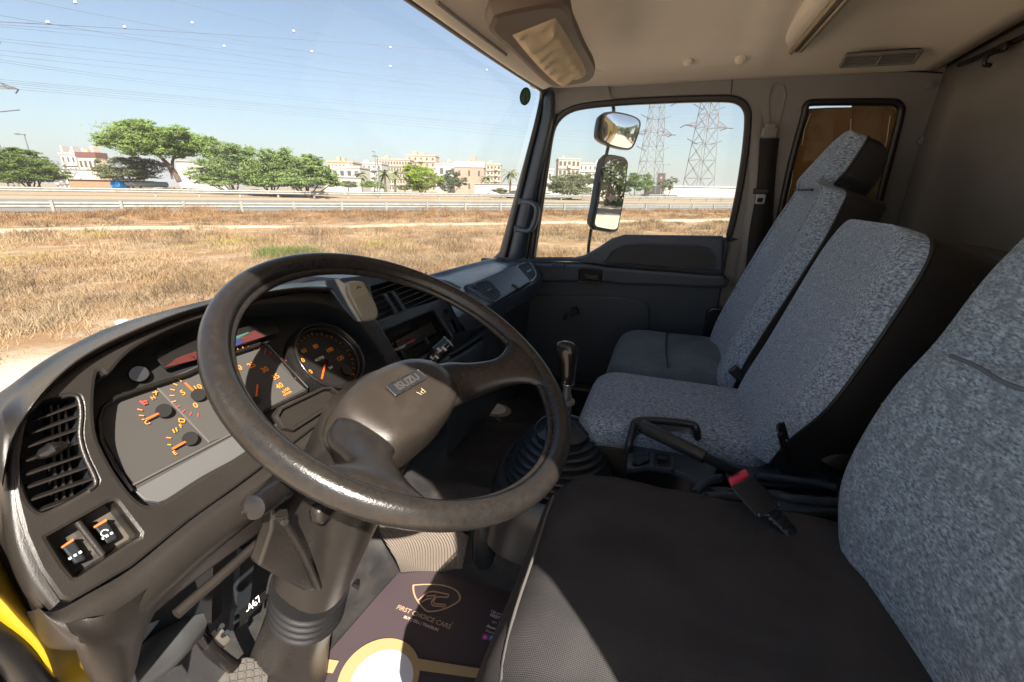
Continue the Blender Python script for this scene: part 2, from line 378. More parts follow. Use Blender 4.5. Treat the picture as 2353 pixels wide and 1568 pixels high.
# coat hook on rear wall
hk = thing('coat_hook', 'small dark coat hook on the rear wall just under the roof edge', 'hook')
q = on((2305, 122), y=yb+.02)
rbox('base', q+Vector((0, .004, .012)), (.034, .01, .022), RUB, hk, bev=.003)
tube('hook', [q+Vector((0, .01, .005)), q+Vector((0, .028, -.004)), q+Vector((0, .03, -.022)), q+Vector((0, .016, -.026))], .005, RUB, hk, 8, 4)
# driver side rear closing panel and B-pillar (shapes the sunlight falling in)
DO = Plane((0, 0, 0), (1, 0, 0), (0, 1, 0))
plate('driver_door_frame', DO, [[(.75, .56), (-.80, .56), (-.80, -1.0), (-.362, -1.0), (-.355, -.2), (-.350, .05), (-.345, .20), (-.335, .27), (-.312, .325), (-.275, .362), (-.22, .382), (-.12, .394), (.05, .404), (.25, .412), (.75, .42)]], TRIM, cab, .03, 0, 0)
# floor and engine tunnel
def fz(x, y):
    z = -.95
    if y > .62: z += (y-.62)*.9
    t = max(0, min(1, (x-.80)/.10)); t = t*t*(3-2*t)
    t2 = max(0, min(1, (1.36-x)/.10)); t2 = t2*t2*(3-2*t2)
    tun = .235*t*t2
    if y > .25: tun *= max(.0, 1-(y-.25)*.55)
    return z+tun
vs = []; fs = []; xs = [-.02+.02*i for i in range(98)]; ys = [-.74+.02*i for i in range(88)]
for y in ys:
    for x in xs: vs.append((x, y, min(fz(x, y), -.52)))
n_ = len(xs)
for j in range(len(ys)-1):
    for i in range(n_-1): a = j*n_+i; fs.append((a, a+1, a+n_+1, a+n_))
mk('floor_mat', vs, fs, FLOOR, cab)
rbox('door_sill', (1.90, .3, -.92), (.08, 1.5, .14), PLB, cab, bev=.01)
rbox('floor_pan', (.95, .1, -1.03), (2.0, 2.0, .04), YEL, cab)
# firewall, front skin
b = MB(); b.box((.93, .93, -.86), (2.0, .02, .9)); b.obj('firewall', RUB, cab, False)
b = MB(); b.box((.93, .97, -1.08), (2.06, .02, 1.35)); b.obj('front_skin', YEL, cab, False)
# ---- windshield
def ws(x, s_):  # s_ 0 bottom .. 1 top
    bow = .10*(1-((x-.93)/1.0)**2)
    y = .735+bow+(.515-.735+(-.03))*s_+.03*s_; z = -.33+(.36+.33+.012*(1-((x-.93)/.95)**2))*s_
    return Vector((x, y, z))
grid('windshield', [[ws(x, s_) for x in (-.04, .3, .6, .93, 1.3, 1.6, 1.875-.03*s_)] for s_ in (0, .5, 1)], glass('windshield glass', (.97, .99, .985), .04, 0, .07), cab, 5)
# header rail above windshield
hd = [on(p, z=.345) for p in ((700, -180), (955, 0), (1100, 104), (1200, 172), (1236, 196))]
def shift(L, v): return [p+Vector(v) for p in L]
tube('windshield_seal', hd+[on((1248, 214), x=1.87), on((1238, 270), x=1.875), on((1218, 350), x=1.885), on((1190, 470), x=1.90), on((1162, 590), x=1.915)], [.013]*10, RUB, cab, 10, 3)
lst = [on(p, z=.345) for p in ((700, -180), (955, 0), (1100, 104), (1180, 160), (1240, 197))]
grid('header_trim', [lst, shift(lst, (0, -.012, -.012)), shift(lst, (0, -.035, -.006)), shift(lst, (0, -.07, .012)), shift(lst, (0, -.11, .035)), shift(lst, (0, -.14, .06))], ROOF, cab, 4)
tube('header_groove', shift([on(p, z=.345) for p in ((960, 0), (1050, 66), (1130, 122))], (0, -.04, -.007)), .004, TRIM, cab)
for p in ((1178, 125), (1215, 160)):
    q = on(p, z=.352); b = MB(); b.loft([[q+Vector((math.cos(a)*r_, math.sin(a)*r_, hh)) for a in [2*math.pi*k/14 for k in range(14)]] for r_, hh in ((.010, .01), (.010, -.004), (.007, -.006))]); b.obj('header_plug', ROOF, cab)
# ---- A pillar (passenger)
def Ap(p, x): return on(p, x=x)
pil = [[Ap(p, x) for p, x in r_] for r_ in (
    (((1250, 200), 1.885), ((1241, 268), 1.888), ((1217, 370), 1.895), ((1190, 480), 1.91), ((1160, 600), 1.925)),
    (((1256, 200), 1.86), ((1248, 270), 1.86), ((1225, 372), 1.87), ((1198, 482), 1.88), ((1170, 602), 1.90)),
    (((1268, 206), 1.855), ((1264, 272), 1.855), ((1240, 375), 1.865), ((1215, 485), 1.88), ((1186, 604), 1.895)),
    (((1276, 212), 1.875), ((1272, 276), 1.875), ((1250, 378), 1.885), ((1226, 487), 1.90), ((1200, 606), 1.92)))]
grid('windshield_pillar', pil, PLC, cab, 5)
tube('pillar_seal', [Ap((1276, 262), 1.885), Ap((1262, 330), 1.89), Ap((1243, 440), 1.90), Ap((1222, 596), 1.915)], .012, RUB, cab, 10, 4)
tube('door_gap_seal', [Ap((1262, 262), 1.885), Ap((1250, 330), 1.89), Ap((1232, 440), 1.90), Ap((1209, 600), 1.915)], .007, RUB, cab, 8, 4)
# upper corner trim
grid('corner_trim', [[on((1236, 192), x=1.80), on((1300, 186), x=1.84), on((1400, 183), x=1.865)], [on((1250, 215), x=1.86), on((1310, 210), x=1.872), on((1400, 215), x=1.875)], [on((1262, 262), x=1.878), on((1320, 246), x=1.882), on((1420, 235), x=1.884)]], TRIM, cab, 4)
# grab handle on pillar
gh_ = thing('grab_handle', 'dark loop grab handle on the windscreen pillar beside the passenger window', 'handle')
g = [Ap((1200, 463), 1.89), Ap((1215, 463), 1.865), Ap((1232, 474), 1.855), Ap((1232, 500), 1.855), Ap((1220, 528), 1.86), Ap((1205, 530), 1.87), Ap((1190, 526), 1.89)]
tube('grip', g, [.010, .010, .0115, .012, .0115, .010, .010], PLC, gh_, 12, 5)
for p in (g[0], g[-1]): rbox('mount', p, (.02, .034, .028), PLC, gh_, bev=.006)
# ---- warning sticker on windshield
st = thing('round_sticker', 'round green sticker with a red slash stuck on the upper corner of the windscreen', 'sticker')
SP = Plane(on((1207, 222), x=1.80), (-.25, -.93, -.27), (1, 0, 0))
c0 = SP.uv((1207, 222)); ry = abs(SP.uv((1207, 201))[1]-SP.uv((1207, 243))[1])/2; rx = abs(SP.uv((1195, 222))[0]-SP.uv((1219, 222))[0])/2
plate('disc', SP, [circ(c0[0], c0[1], rx, 30, ry)], mat('sticker green', (.03, .28, .10), .5), st, .0008)
plate('border', SP, [circ(c0[0], c0[1], rx*1.08, 30, ry*1.08), circ(c0[0], c0[1], rx*.9, 30, ry*.9)], mat('sticker dark', (.02, .03, .02), .5), st, .001, 0, .0006)
plate('slash', SP, [rrect(c0[0], c0[1], ry*1.7, rx*.26, .001, 2, math.radians(118))], mat('sticker red', (.22, .03, .02), .5), st, .0008, 0, .0012)
plate('ring', SP, [circ(c0[0]+rx*.1, c0[1], rx*.5, 24, ry*.5), circ(c0[0]+rx*.1, c0[1], rx*.36, 24, ry*.38)], mat('sticker light', (.10, .42, .22), .5), st, .0006, 0, .0008)
# ---- sun visor / roof console pocket
sv = thing('sun_visor', 'folded sun visor with a crumpled beige fabric insert above the windscreen', 'sun visor')
VP = Plane((1.15, .33, .335), (.05, -.25, -1), (1, 0, 0))
vo = [Z8(*p) for p in ((105, 30), (150, -20), (420, -60), (470, 40), (515, 150), (560, 250), (530, 300), (400, 322), (340, 300), (200, 160), (130, 95), (100, 60))]
vu = [VP.uv(p) for p in vo]; vu = [(q.x, q.y) for q in crv(vu, 4, True)]
vi = [Z8(*p) for p in ((203, 75), (330, 20), (385, 0), (420, 60), (460, 130), (518, 250), (510, 272), (420, 308), (400, 308), (330, 230), (250, 130))]
viu = [VP.uv(p) for p in vi]
plate('visor_body', VP, [vu], mat('visor vinyl', (.13, .10, .075), .6, bump=(300, .4, .001)), sv, .035, .013, .03)
# crumpled insert: height field over the inset
Fm = mat('crumpled beige fabric', (.62, .50, .33), .8, bump=(500, .4, .001))
aL = [VP.uv(Z8(*p)) for p in ((203, 75), (250, 140), (310, 215), (365, 275), (402, 308))]; aR = [VP.uv(Z8(*p)) for p in ((385, 0), (430, 75), (470, 150), (505, 215), (520, 262))]
aL = [(q.x, q.y) for q in crv(aL, 12)]; aR = [(q.x, q.y) for q in crv(aR, 12)]
vs = []; fs = []; K = 26
for i, (l_, r_) in enumerate(zip(aL, aR)):
    for k in range(K):
        t = k/(K-1); u_ = l_[0]+(r_[0]-l_[0])*t; v_ = l_[1]+(r_[1]-l_[1])*t; e = min(1, 6*t, 6*(1-t), i/4, (len(aL)-1-i)/3+.1)
        ii = i/len(aL); ph = ii*7.5+t*1.1+1.1*noise.noise(Vector((ii*3.2, t*1.7, 3))); amp = .45+.9*abs(noise.noise(Vector((ii*5, t*2.4, 8)))); wv = amp*(1-2*abs(math.sin(math.pi*ph))**.75)
        vs.append(VP.w(u_, v_, .030+e*(.012+.0075*wv)))
for i in range(len(aL)-1):
    for k in range(K-1): a = i*K+k; fs.append((a, a+1, a+K+1, a+K))
mk('fabric_insert', vs, fs, Fm, sv)
q = on(Z8(185, 130), z=.31)
b = MB(); b.tube([q+Vector((0, 0, .02)), q, q+Vector((.008, -.006, -.006))], .006, 8); b.obj('clip', RUB, sv)
# ================================================================ TAPED REAR SIDE WINDOW
rbox('cargo_body', (.93, -3.4, -.25), (2.08, 4.8, 1.6), YEL, cab, bev=.03)
cb = thing('cardboard_sheet', 'brown cardboard taped over the narrow rear side window behind the seats', 'cardboard')
CARD = mat('brown cardboard', (.25, .165, .08), .7, mix=((.16, .10, .045), 7, .42, .6), bump=(90, .4, .002, 'Y'))
qs = grow(qwu, -.012)
plate('sheet', SW, [pts2(V((1850, 250), (1900, 247), (1960, 246), (1962, 240), (2058, 242), (2062, 262), (2026, 430), (1990, 557), (1800, 550), (1800, 520), (1830, 390)), SW)], CARD, cb, .004, 0, -.012)
TAPE = mat('brown packing tape', (.20, .11, .035), .16, coat=.6, bump=(60, .5, .002))
def ribbon(bb, P, wd, pl, h):
    pp = [Vector(pl.uv(p)) for p in P]
    for i in range(len(pp)-1):
        d = (pp[i+1]-pp[i]).normalized(); n2 = Vector((-d.y, d.x))*wd/2; k = len(bb.v)
        for q_, s_ in ((pp[i], 1), (pp[i], -1), (pp[i+1], -1), (pp[i+1], 1)): bb.v.append(tuple(pl.w(q_.x+n2.x*s_, q_.y+n2.y*s_, h+.001*math.sin(i*2+len(bb.v)))))
        bb.f.append((k, k+1, k+2, k+3))
b = MB(); ribbon(b, [Z7(*p) for p in ((835, 120), (825, 250), (815, 400), (800, 600))], .05, SW, -.009); b.obj('tape_strip', TAPE, cb)
b = MB(); ribbon(b, [Z7(*p) for p in ((610, 150), (585, 330), (540, 520), (490, 760))], .03, SW, -.008); ribbon(b, [Z7(*p) for p in ((560, 480), (700, 470))], .06, SW, -.0085); b.obj('tape_strip', TAPE, cb)
b = MB(); ribbon(b, [Z7(*p) for p in ((1090, 130), (1085, 260), (1060, 420), (1035, 530))], .03, SW, -.007); b.obj('tape_strip', TAPE, cb)
LT = mat('wrinkled clear tape', (.55, .48, .32), .15)
b = MB()
rnd = random.Random(3)
for P in (((640, 150), (600, 250), (590, 330)), ((870, 180), (868, 250), (820, 310)), ((1100, 160), (1075, 300), (1050, 430)), ((540, 470), (520, 560), (470, 780)), ((1155, 110), (1160, 180), (1130, 320), (1100, 430), (1040, 530)), ((1160, 125), (1205, 150))):
    b = MB(); b.tube([SW.hit(Z7(x+rnd.uniform(-4, 4), y), -.005+(.012 if x > 1120 else 0)) for x, y in P], .0013, 5); b.obj('tape_crease', LT, cb)
b = MB(); pp = grow(qwu, .004); b.tube([SW.w(q[0], q[1], .002) for q in pp]+[SW.w(pp[0][0], pp[0][1], .002)], .011, 8, False); b.obj('window_seal', RUB, cab)
plate('quarter_glass', SW, [grow(qwu, .005)], glass('side glass', (.95, .97, .96), .04), cab, .003, 0, -.03)
# ================================================================ PASSENGER DOOR
dr = thing('passenger_door', 'dark blue grey passenger door with moulded armrest under a wide side window', 'door')
inner = winu
plate('window_frame', SW, [grow(winu, .024), inner], RUB, dr, .02, .006, .008)
plate('window_glass', SW, [grow(winu, .01)], glass('side glass', (1, 1, 1), .05, 0, .05), dr, .004, 0, -.008)
top = V((1214, 600), (1240, 603), (1300, 604), (1345, 596), (1402, 566), (1442, 551), (1482, 547), (1668, 548), (1674, 560))
pu = [SW.uv(p) for p in top]
DP = mat('door panel plastic', (.040, .052, .064), .45, bump=(700, .25, .0008), mix=((.05, .063, .076), 5, .4, .7))
DPD = mat('door recess felt', (.055, .055, .058), .9, bump=(300, .5, .001))
plate('door_panel', SW, [[(-.80, -.74), (pu[-1][0]+.005, -.74)]+pu[::-1]+[(-.80, pu[0][1])]], DP, dr, .04, .008, .030)
up = [Y5(*p) for p in ((-180, 262), (0, 258), (220, 255), (320, 232), (420, 175), (520, 110), (610, 82), (1330, 92), (1336, 160), (1332, 352), (1240, 352), (930, 325), (470, 292), (330, 275), (220, 268), (0, 268), (-180, 270))]
plate('upper_panel', SW, [pts2(up, SW, .05)], PLC, dr, .03, .010, .052)
rc = [Y5(*p) for p in ((478, 285), (476, 255), (520, 200), (600, 160), (760, 150), (1170, 162), (1230, 182), (1262, 235), (1268, 300), (1235, 318), (930, 316), (700, 300))]
plate('map_pocket', SW, [pts2(rc, SW, .05, 3)], DPD, dr, .004, .001, .0555)
b = MB(); b.tube([SW.hit(Y5(*p), .056) for p in ((476, 262), (520, 200), (605, 157), (760, 148), (1170, 160), (1235, 185), (1266, 240), (1270, 300))], .003, 8); b.obj('pocket_rim', PLC, dr)
b = MB(); b.tube([SW.hit(Y5(*p), .058) for p in ((490, 286), (700, 298), (930, 316))], .004, 8); b.obj('pocket_slot', RUB, dr)
ar = [Y5(*p) for p in ((-200, 285), (100, 285), (330, 290), (480, 312), (900, 345), (1250, 372), (1340, 378), (1345, 470), (900, 455), (560, 445), (470, 430), (200, 425), (-200, 420))]
plate('armrest', SW, [pts2(ar, SW, .06, 2)], DP, dr, .045, .014, .062)
lw = [Y5(*p) for p in ((-300, 505), (600, 530), (740, 560), (790, 600), (795, 750), (790, 1100), (-300, 1100))]
plate('lower_panel', SW, [pts2(lw, SW, .035)], DP, dr, .012, .005, .040)
ru = SW.uv(Y5(365, 375), .062)
hw = SW.uv(Y5(280, 375), .062)[0]; hw2 = SW.uv(Y5(450, 375), .062)[0]; hh = abs(SW.uv(Y5(365, 322), .062)[1]-SW.uv(Y5(365, 430), .062)[1])
dh = plate('handle_bezel', SW, [rrect(ru[0], ru[1], hw2-hw, hh, .012), rrect(ru[0], ru[1], (hw2-hw)*.88, hh*.78, .009)], PLG, dr, .012, .003, .070)
plate('handle_recess', SW, [rrect(ru[0], ru[1], (hw2-hw)*.9, hh*.8, .009)], mat('pure black', (.003, .003, .003), .6), dr, .002, 0, .063)
rbox('door_handle', SW.w(ru[0]+.006, ru[1]-.004, .070), ((hw2-hw)*.6, .022, .008), PLG, dr, SW.mat().to_3x3(), .003)
tu = SW.uv(Y5(135, 300), .052); rbox('door_lock', SW.w(tu[0], tu[1], .060), (.058, .022, .01), PLC, dr, SW.mat().to_3x3(), .004)
cu_ = SW.hit(Y5(255, 630), .046); b = MB(); b.tube([cu_, cu_+SW.n*.03], [.020, .017], 16); b.tube([cu_+SW.n*.026, cu_+SW.n*.03+SW.e1*-.035+SW.e2*-.02], .007, 8); b.tube([cu_+SW.n*.03+SW.e1*-.035+SW.e2*-.02, cu_+SW.n*.055+SW.e1*-.036+SW.e2*-.02], .010, 10); b.obj('window_crank', PLB, dr)
sp_ = SW.uv(Y5(1260, 720), .035); plate('door_speaker_cover', SW, [rrect(sp_[0]+.02, sp_[1]-.03, .11, .20, .03)], PLB, dr, .02, .008, .05)
# ================================================================ SIDE MIRRORS outside passenger window
MIR = mat('mirror silver', (.82, .84, .84), .015, metal=1)
mi = thing('side_mirror', 'two black framed wing mirrors on one arm outside the window, the tall one cracked', 'wing mirror')
mx = 2.12
arm = [on(p, x=mx-.02) for p in ((1358, 605), (1352, 580), (1358, 530), (1376, 430), (1398, 335), (1410, 262), (1406, 235))]
tube('mirror_arm', arm, .0075, PLB, mi, 10, 5)
def mirror(seq, x, name_glass, depth, nrm):
    c = on((sum(p[0] for p in seq)/len(seq), sum(p[1] for p in seq)/len(seq)), x=x)
    MP = Plane(c, nrm, (0, -1, 0)); u_ = [MP.uv(p) for p in seq]; u_ = [(q.x, q.y) for q in crv(u_, 4, True)]
    k = Vector((sum(q[0] for q in u_)/len(u_), sum(q[1] for q in u_)/len(u_)))
    sh = lambda s_: [((Vector(q)-k)*s_+k)[:] for q in u_]
    b = MB(); b.loft([[MP.w(*q, hh) for q in sh(s_)] for s_, hh in ((.90, .008), (.97, .010), (1, .004), (1, -.012), (.9, -depth*.8), (.6, -depth))]); o = b.obj('mirror_housing', PLB, mi)
    return MP, sh, k
seq1 = [Z6(*p) for p in ((745, 192), (800, 172), (900, 185), (980, 212), (1012, 245), (1008, 300), (975, 400), (945, 445), (900, 452), (790, 425), (722, 380), (712, 330), (725, 240))]
MP, sh, k = mirror(seq1, mx, '', .05, (-.635, -.77, -.03))
vs = []; fs = []; ring = sh(.89); nR = 6
vs.append(MP.w(k.x, k.y, .0095+.010))
for i in range(1, nR+1):
    f_ = i/nR
    for q in ring: vs.append(MP.w(k.x+(q[0]-k.x)*f_, k.y+(q[1]-k.y)*f_, .0095+.010*(1-f_*f_)))
n_ = len(ring)
for j in range(n_): fs.append((0, 1+j, 1+(j+1) % n_))
for i in range(nR-1):
    for j in range(n_): a = 1+i*n_+j; b_ = 1+i*n_+(j+1) % n_; fs.append((a, a+n_, b_+n_, b_))
mk('convex_mirror_glass', vs, fs, MIR, mi)
seq2 = [Z6(*p) for p in ((755, 500), (790, 485), (870, 497), (905, 512), (920, 545), (912, 620), (890, 800), (850, 1010), (835, 1045), (800, 1052), (700, 1035), (672, 1022), (665, 990), (690, 860), (730, 620))]
MP2, sh2, k2 = mirror(seq2, mx, '', .05, (-.57, -.82, -.02))
plate('flat_mirror_glass', MP2, [sh2(.90)], MIR, mi, .002, 0, .0105)
b = MB(); b.tube([MP2.hit(Z6(*p), .0115) for p in ((745, 600), (800, 690), (850, 780), (882, 822))], .0011, 5); b.tube([MP2.hit(Z6(*p), .0115) for p in ((742, 580), (790, 560), (830, 520))], .0012, 5); b.obj('crack', mat('crack white', (.7, .7, .7), .4), mi)
b = MB(); b.add([MP2.hit(Z6(*p), .0118) for p in ((775, 795), (838, 778), (850, 792), (800, 832))], [(0, 1, 2, 3)]); b.obj('chipped_patch', mat('chip grey', (.45, .40, .42), .4), mi, False)
# ================================================================ SEAT BELTS
BELT = mat('black belt webbing', (.018, .017, .017), .75, bump=(200, .6, .001, 'Z'))
sb = thing('seat_belt', 'black passenger seat belt hanging from a grey anchor on the pillar with its metal tongue', 'seat belt')
def strap(name, P, wv, mt, parent, th=.002, s=5):
    L = crv(P, s); b = MB(); W = crv(wv, s) if isinstance(wv, list) else [Vector(wv)]*len(L)
    b.loft([[p+w_/2, p-w_/2] for p, w_ in zip(L, W)], cap=False, closed=False); o = b.obj(name, mt, parent); solid(o, th, 0); return o
a0 = SW.hit((1768, 305), .03)
rbox('belt_anchor', a0+SW.n*.004, (.052, .036, .016), TRIM, sb, SW.mat().to_3x3(), .007)
rbox('anchor_cap', SW.hit((1770, 294), .03)+SW.n*.006, (.034, .03, .014), TRIM, sb, SW.mat().to_3x3(), .006)
strap('webbing', [SW.hit(p, h) for p, h in (((1765, 318), .034), ((1755, 440), .036), ((1738, 540), .036), ((1728, 640), .036), ((1722, 760), .036))], SW.e1*.05, BELT, sb)
strap('webbing', [SW.hit(p, h) for p, h in (((1772, 318), .030), ((1764, 400), .028), ((1755, 560), .020), ((1745, 700), .02))], SW.e1*.05, BELT, sb)
rbox('buckle_tongue', SW.hit((1748, 440), .045), (.05, .02, .012), PLB, sb, SW.mat().to_3x3(), .004)
tp = Plane(SW.hit((1748, 455), .045), SW.n, SW.e1); plate('tongue_plate', tp, [rrect(0, -.004, .032, .036, .004), rrect(0, -.008, .018, .014, .003)], CHR, sb, .003, .0008)
# belt strap lying between the passenger seats (own buckle strap)
# ================================================================ DASHBOARD
PN = Vector((-.04, -.89, .45)).normalized()
PF = Plane((.30, .488, -.345), PN)         # face around the instruments
IC = Plane(PF.hit((450, 1085), -.020), (-.04, -.77, .64))   # instrument faces, set deeper at the top
da = thing('dashboard', 'dark grey plastic truck dashboard wrapping round the driver, dusty and sunlit at its left end', 'dashboard')
fo = [(86, 1310), (52, 1232), (31, 1150), (30, 1060), (45, 960), (104, 895), (190, 832), (300, 775), (430, 722), (560, 690), (700, 668), (790, 672), (830, 690), (870, 740), (900, 790), (935, 845), (930, 880), (880, 920), (800, 955), (720, 985), (620, 1062), (547, 1117), (435, 1197), (305, 1303), (205, 1362), (165, 1384), (136, 1380)]
fo = [PF.uv(p) for p in fo]
ho = [Z1(*p) for p in ((470, 340), (462, 200), (480, 60))]+[(250, 862), (300, 808), (380, 762), (470, 728), (580, 702), (690, 696), (760, 705), (815, 735), (860, 785), (893, 838), (897, 860), (870, 885), (815, 905), (770, 905), (735, 902), (640, 965)]+[Z1(*p) for p in ((1210, 440), (1000, 560), (830, 670), (760, 705), (700, 700), (640, 650), (560, 540), (500, 430))]
hou = [PF.uv(p) for p in ho]; hous = [(q.x, q.y) for q in crv(hou, 3, True)]
lv = [Z1(*p) for p in ((165, 230), (240, 192), (350, 175), (382, 188), (392, 260), (385, 370), (412, 470), (455, 560), (463, 600), (400, 645), (240, 728), (185, 728), (135, 668), (105, 560), (110, 430), (135, 320))]
lvu = [(q.x, q.y) for q in crv([PF.uv(p) for p in lv], 3, True)]
sw_ = [PF.uv(X4(*p)) for p in ((415, 320), (450, 300), (930, 30), (985, 15), (1000, 30), (1200, 290), (1195, 315), (1100, 370), (680, 655), (640, 655), (560, 560), (430, 350))]
face = plate('instrument_panel', PF, [fo, hous, lvu, sw_], PL, da, .014, .004, 0)
# inner walls of the instrument well
def well(name, loop, pl, d0, d1, mt, parent, sc=1.0):
    k = Vector((sum(q[0] for q in loop)/len(loop), sum(q[1] for q in loop)/len(loop)))
    b = MB(); b.loft([[pl.w(q[0], q[1], d0) for q in loop], [pl.w(*((Vector(q)-k)*sc+k), d1) for q in loop]], cap=False)
    return b.obj(name, mt, parent)
def toIC(q):
    w0 = PF.w(q[0], q[1], -.004); k_ = (IC.o-w0).dot(IC.n)/PF.n.dot(IC.n); v_ = w0+PF.n*k_-IC.o; return (v_.dot(IC.e1), v_.dot(IC.e2))
icl = [toIC(q) for q in hous]
b = MB(); b.loft([[PF.w(q[0], q[1], -.004) for q in hous], [IC.w(q[0], q[1], -.006) for q in icl]], cap=False); b.obj('instrument_well', PLB, da)
plate('cluster_base', IC, [grow(icl, .01)], mat('cluster black', (.010, .010, .010), .5), da, .003, 0, -.002)
# hood: rolls from the panel's upper edge forward to the windshield
sil = [(-40, 1000), (0, 935), (60, 885), (130, 832), (200, 791), (300, 745), (460, 700), (600, 668), (755, 641), (800, 640)]
edge = [(4, 1130), (22, 1040), (66, 955), (122, 890), (195, 832), (300, 778), (440, 724), (580, 690), (700, 672), (800, 678)]
r0 = [PF.hit(p, -.006) for p in edge]; r1 = [PF.hit(p, .006) for p in edge]
r1 = [q+Vector((0, -.006, .010)) for q in r1]
r2 = [on(p, y=.62 if i > 1 else .56) for i, p in enumerate([(-30, 1040), (6, 955), (64, 903), (134, 850), (204, 806), (304, 758), (462, 712), (602, 678), (757, 652), (802, 652)])]
r3 = [on(p, y=.70 if i > 1 else .60) for i, p in enumerate(sil)]
r4 = [q+Vector((0, .05, -.018)) for q in r3]; r5 = [q+Vector((0, .13, -.14)) for q in r3]
grid('hood', [r0, r1, r2, r3, r4, r5], PL, da, 4)
# left end wrapping round to the door
ER = (((50, 960), (34, 1055), (35, 1150), (56, 1230), (90, 1308), (138, 1382)), ((28, 955), (18, 1052), (19, 1152), (34, 1246), (68, 1330), (118, 1400)), ((9, 962), (1, 1058), (1, 1158), (14, 1266), (50, 1356), (98, 1412)), ((2, 985), (-6, 1070), (-6, 1170), (6, 1285), (42, 1376), (92, 1430)))
rows_ = [[PF.hit(p, h) for p in r_] for r_, h in zip(ER, (-.0005, -.0035, -.016, -.05))]
rows_.append([q+Vector((-.004, .22, .01)) for q in rows_[-1]])
grid('end_cap', rows_, PL, da, 4)
# crease highlight + rolled lower edge
cr = [(70, 1376), (100, 1404), (136, 1402), (205, 1364), (305, 1305), (435, 1199), (547, 1119), (620, 1064), (720, 987)]
c0_ = [PF.hit(p, -.002) for p in cr]
def sh_(L, v): return [q+Vector(v) for q in L]
dn = -PF.e2
fr_ = [.25, .6, .9]+[1]*20
roll = [c0_, [q+(PF.n*.007+dn*.010)*f_ for q, f_ in zip(c0_, fr_)], [q+(PF.n*.008+dn*.028)*f_ for q, f_ in zip(c0_, fr_)], [q+(-PF.n*.002+dn*.044)*f_ for q, f_ in zip(c0_, fr_)], [q+(-PF.n*.03+dn*.052*f_) for q, f_ in zip(c0_, fr_)], [q+(-PF.n*.12+dn*.048*f_) for q, f_ in zip(c0_, fr_)]]
grid('lower_roll', roll, PL, da, 4)
tube('crease_line', [q+PF.n*.0012+dn*.004 for q in c0_[3:]], .0011, mat('tan crease highlight', (.20, .155, .115), .8), da, 6, 4)  # thin lighter tan tube, paints the edge highlight along the crease
# lower trim strips under the steering column side
t0 = [(300, 1398), (375, 1338), (450, 1282), (530, 1225), (640, 1150)]
L0 = [on(p, y=.47) for p in t0]
grid('lower_trim', [L0, sh_(L0, (0, .012, -.035)), sh_(L0, (0, .03, -.040)), sh_(L0, (0, .16, -.03))], PL, da, 3)
L1 = [on(p, y=.49) for p in ((405, 1412), (450, 1372), (500, 1330), (545, 1290), (590, 1250))]
tube('lower_bar', L1, .0065, PL, da, 8, 3)
# kick panel below left end (sunlit)
k0 = [on(p, y=y) for p, y in (((150, 1432), .465), ((180, 1425), .46), ((270, 1400), .45), ((420, 1290), .48))]
k1 = [on(p, y=y) for p, y in (((168, 1466), .45), ((200, 1480), .445), ((290, 1468), .455), ((362, 1396), .48))]
k2 = [on(p, y=y) for p, y in (((180, 1508), .47), ((215, 1525), .465), ((285, 1520), .465), ((332, 1460), .48))]
k3 = [on(p, y=y) for p, y in (((195, 1545), .50), ((240, 1600), .50), ((285, 1600), .49), ((315, 1530), .49))]
grid('kick_panel', [k0, k1, k2, k3], PL, da, 4)
# left air vent
lvt = MB(); cen = Vector((sum(q[0] for q in lvu)/len(lvu), sum(q[1] for q in lvu)/len(lvu)))
vt = well('air_vent', lvu, PF, -.002, -.05, PLB, da); vt['label'] = 'large louvred air vent at the left end of the dashboard'
plate('vent_back', PF, [grow(lvu, .005)], mat('pure black', (.003, .003, .003), .6), vt, .002, 0, -.05)
b = MB(); b.tube(crv([PF.hit(Z1(*q), .0005) for q in ((300, 180), (350, 172), (380, 186), (394, 260), (388, 370), (414, 470), (456, 560), (465, 605), (430, 635))], 5), .0022, 8); b.obj('vent_rim', PL, vt)
b = MB()
for y0_, xa, xb in ((250, 170, 375), (318, 140, 362), (385, 120, 368), (452, 115, 380), (518, 118, 392), (580, 125, 410), (640, 140, 438), (700, 160, 400)):
    pA = PF.hit(Z1(xa, y0_+(40)), -.010); pB = PF.hit(Z1(xb, y0_-(xb-xa)*.28+22), -.010)
    b.beam(pA, pB, .013, .0018, up=PF.e2+PF.n*.22)
b.obj('vent_slat', PL, vt, False)
b = MB()
for fx in (.3, .5, .7):
    pA = PF.hit(Z1(180+fx*170, 230), -.03); pB = PF.hit(Z1(200+fx*190, 690), -.03); b.beam(pA, pB, .002, .02, up=PF.n)
b.obj('vent_vane', PL, vt, False)
b = MB(); b.tube([PF.hit(Z1(x, y), h) for x, y, h in ((190, 470, -.004), (215, 455, .004), (250, 435, .007), (300, 420, .004), (320, 415, -.004))], [.003, .0055, .007, .005, .003], 10); b.obj('vent_knob', PLG, vt)
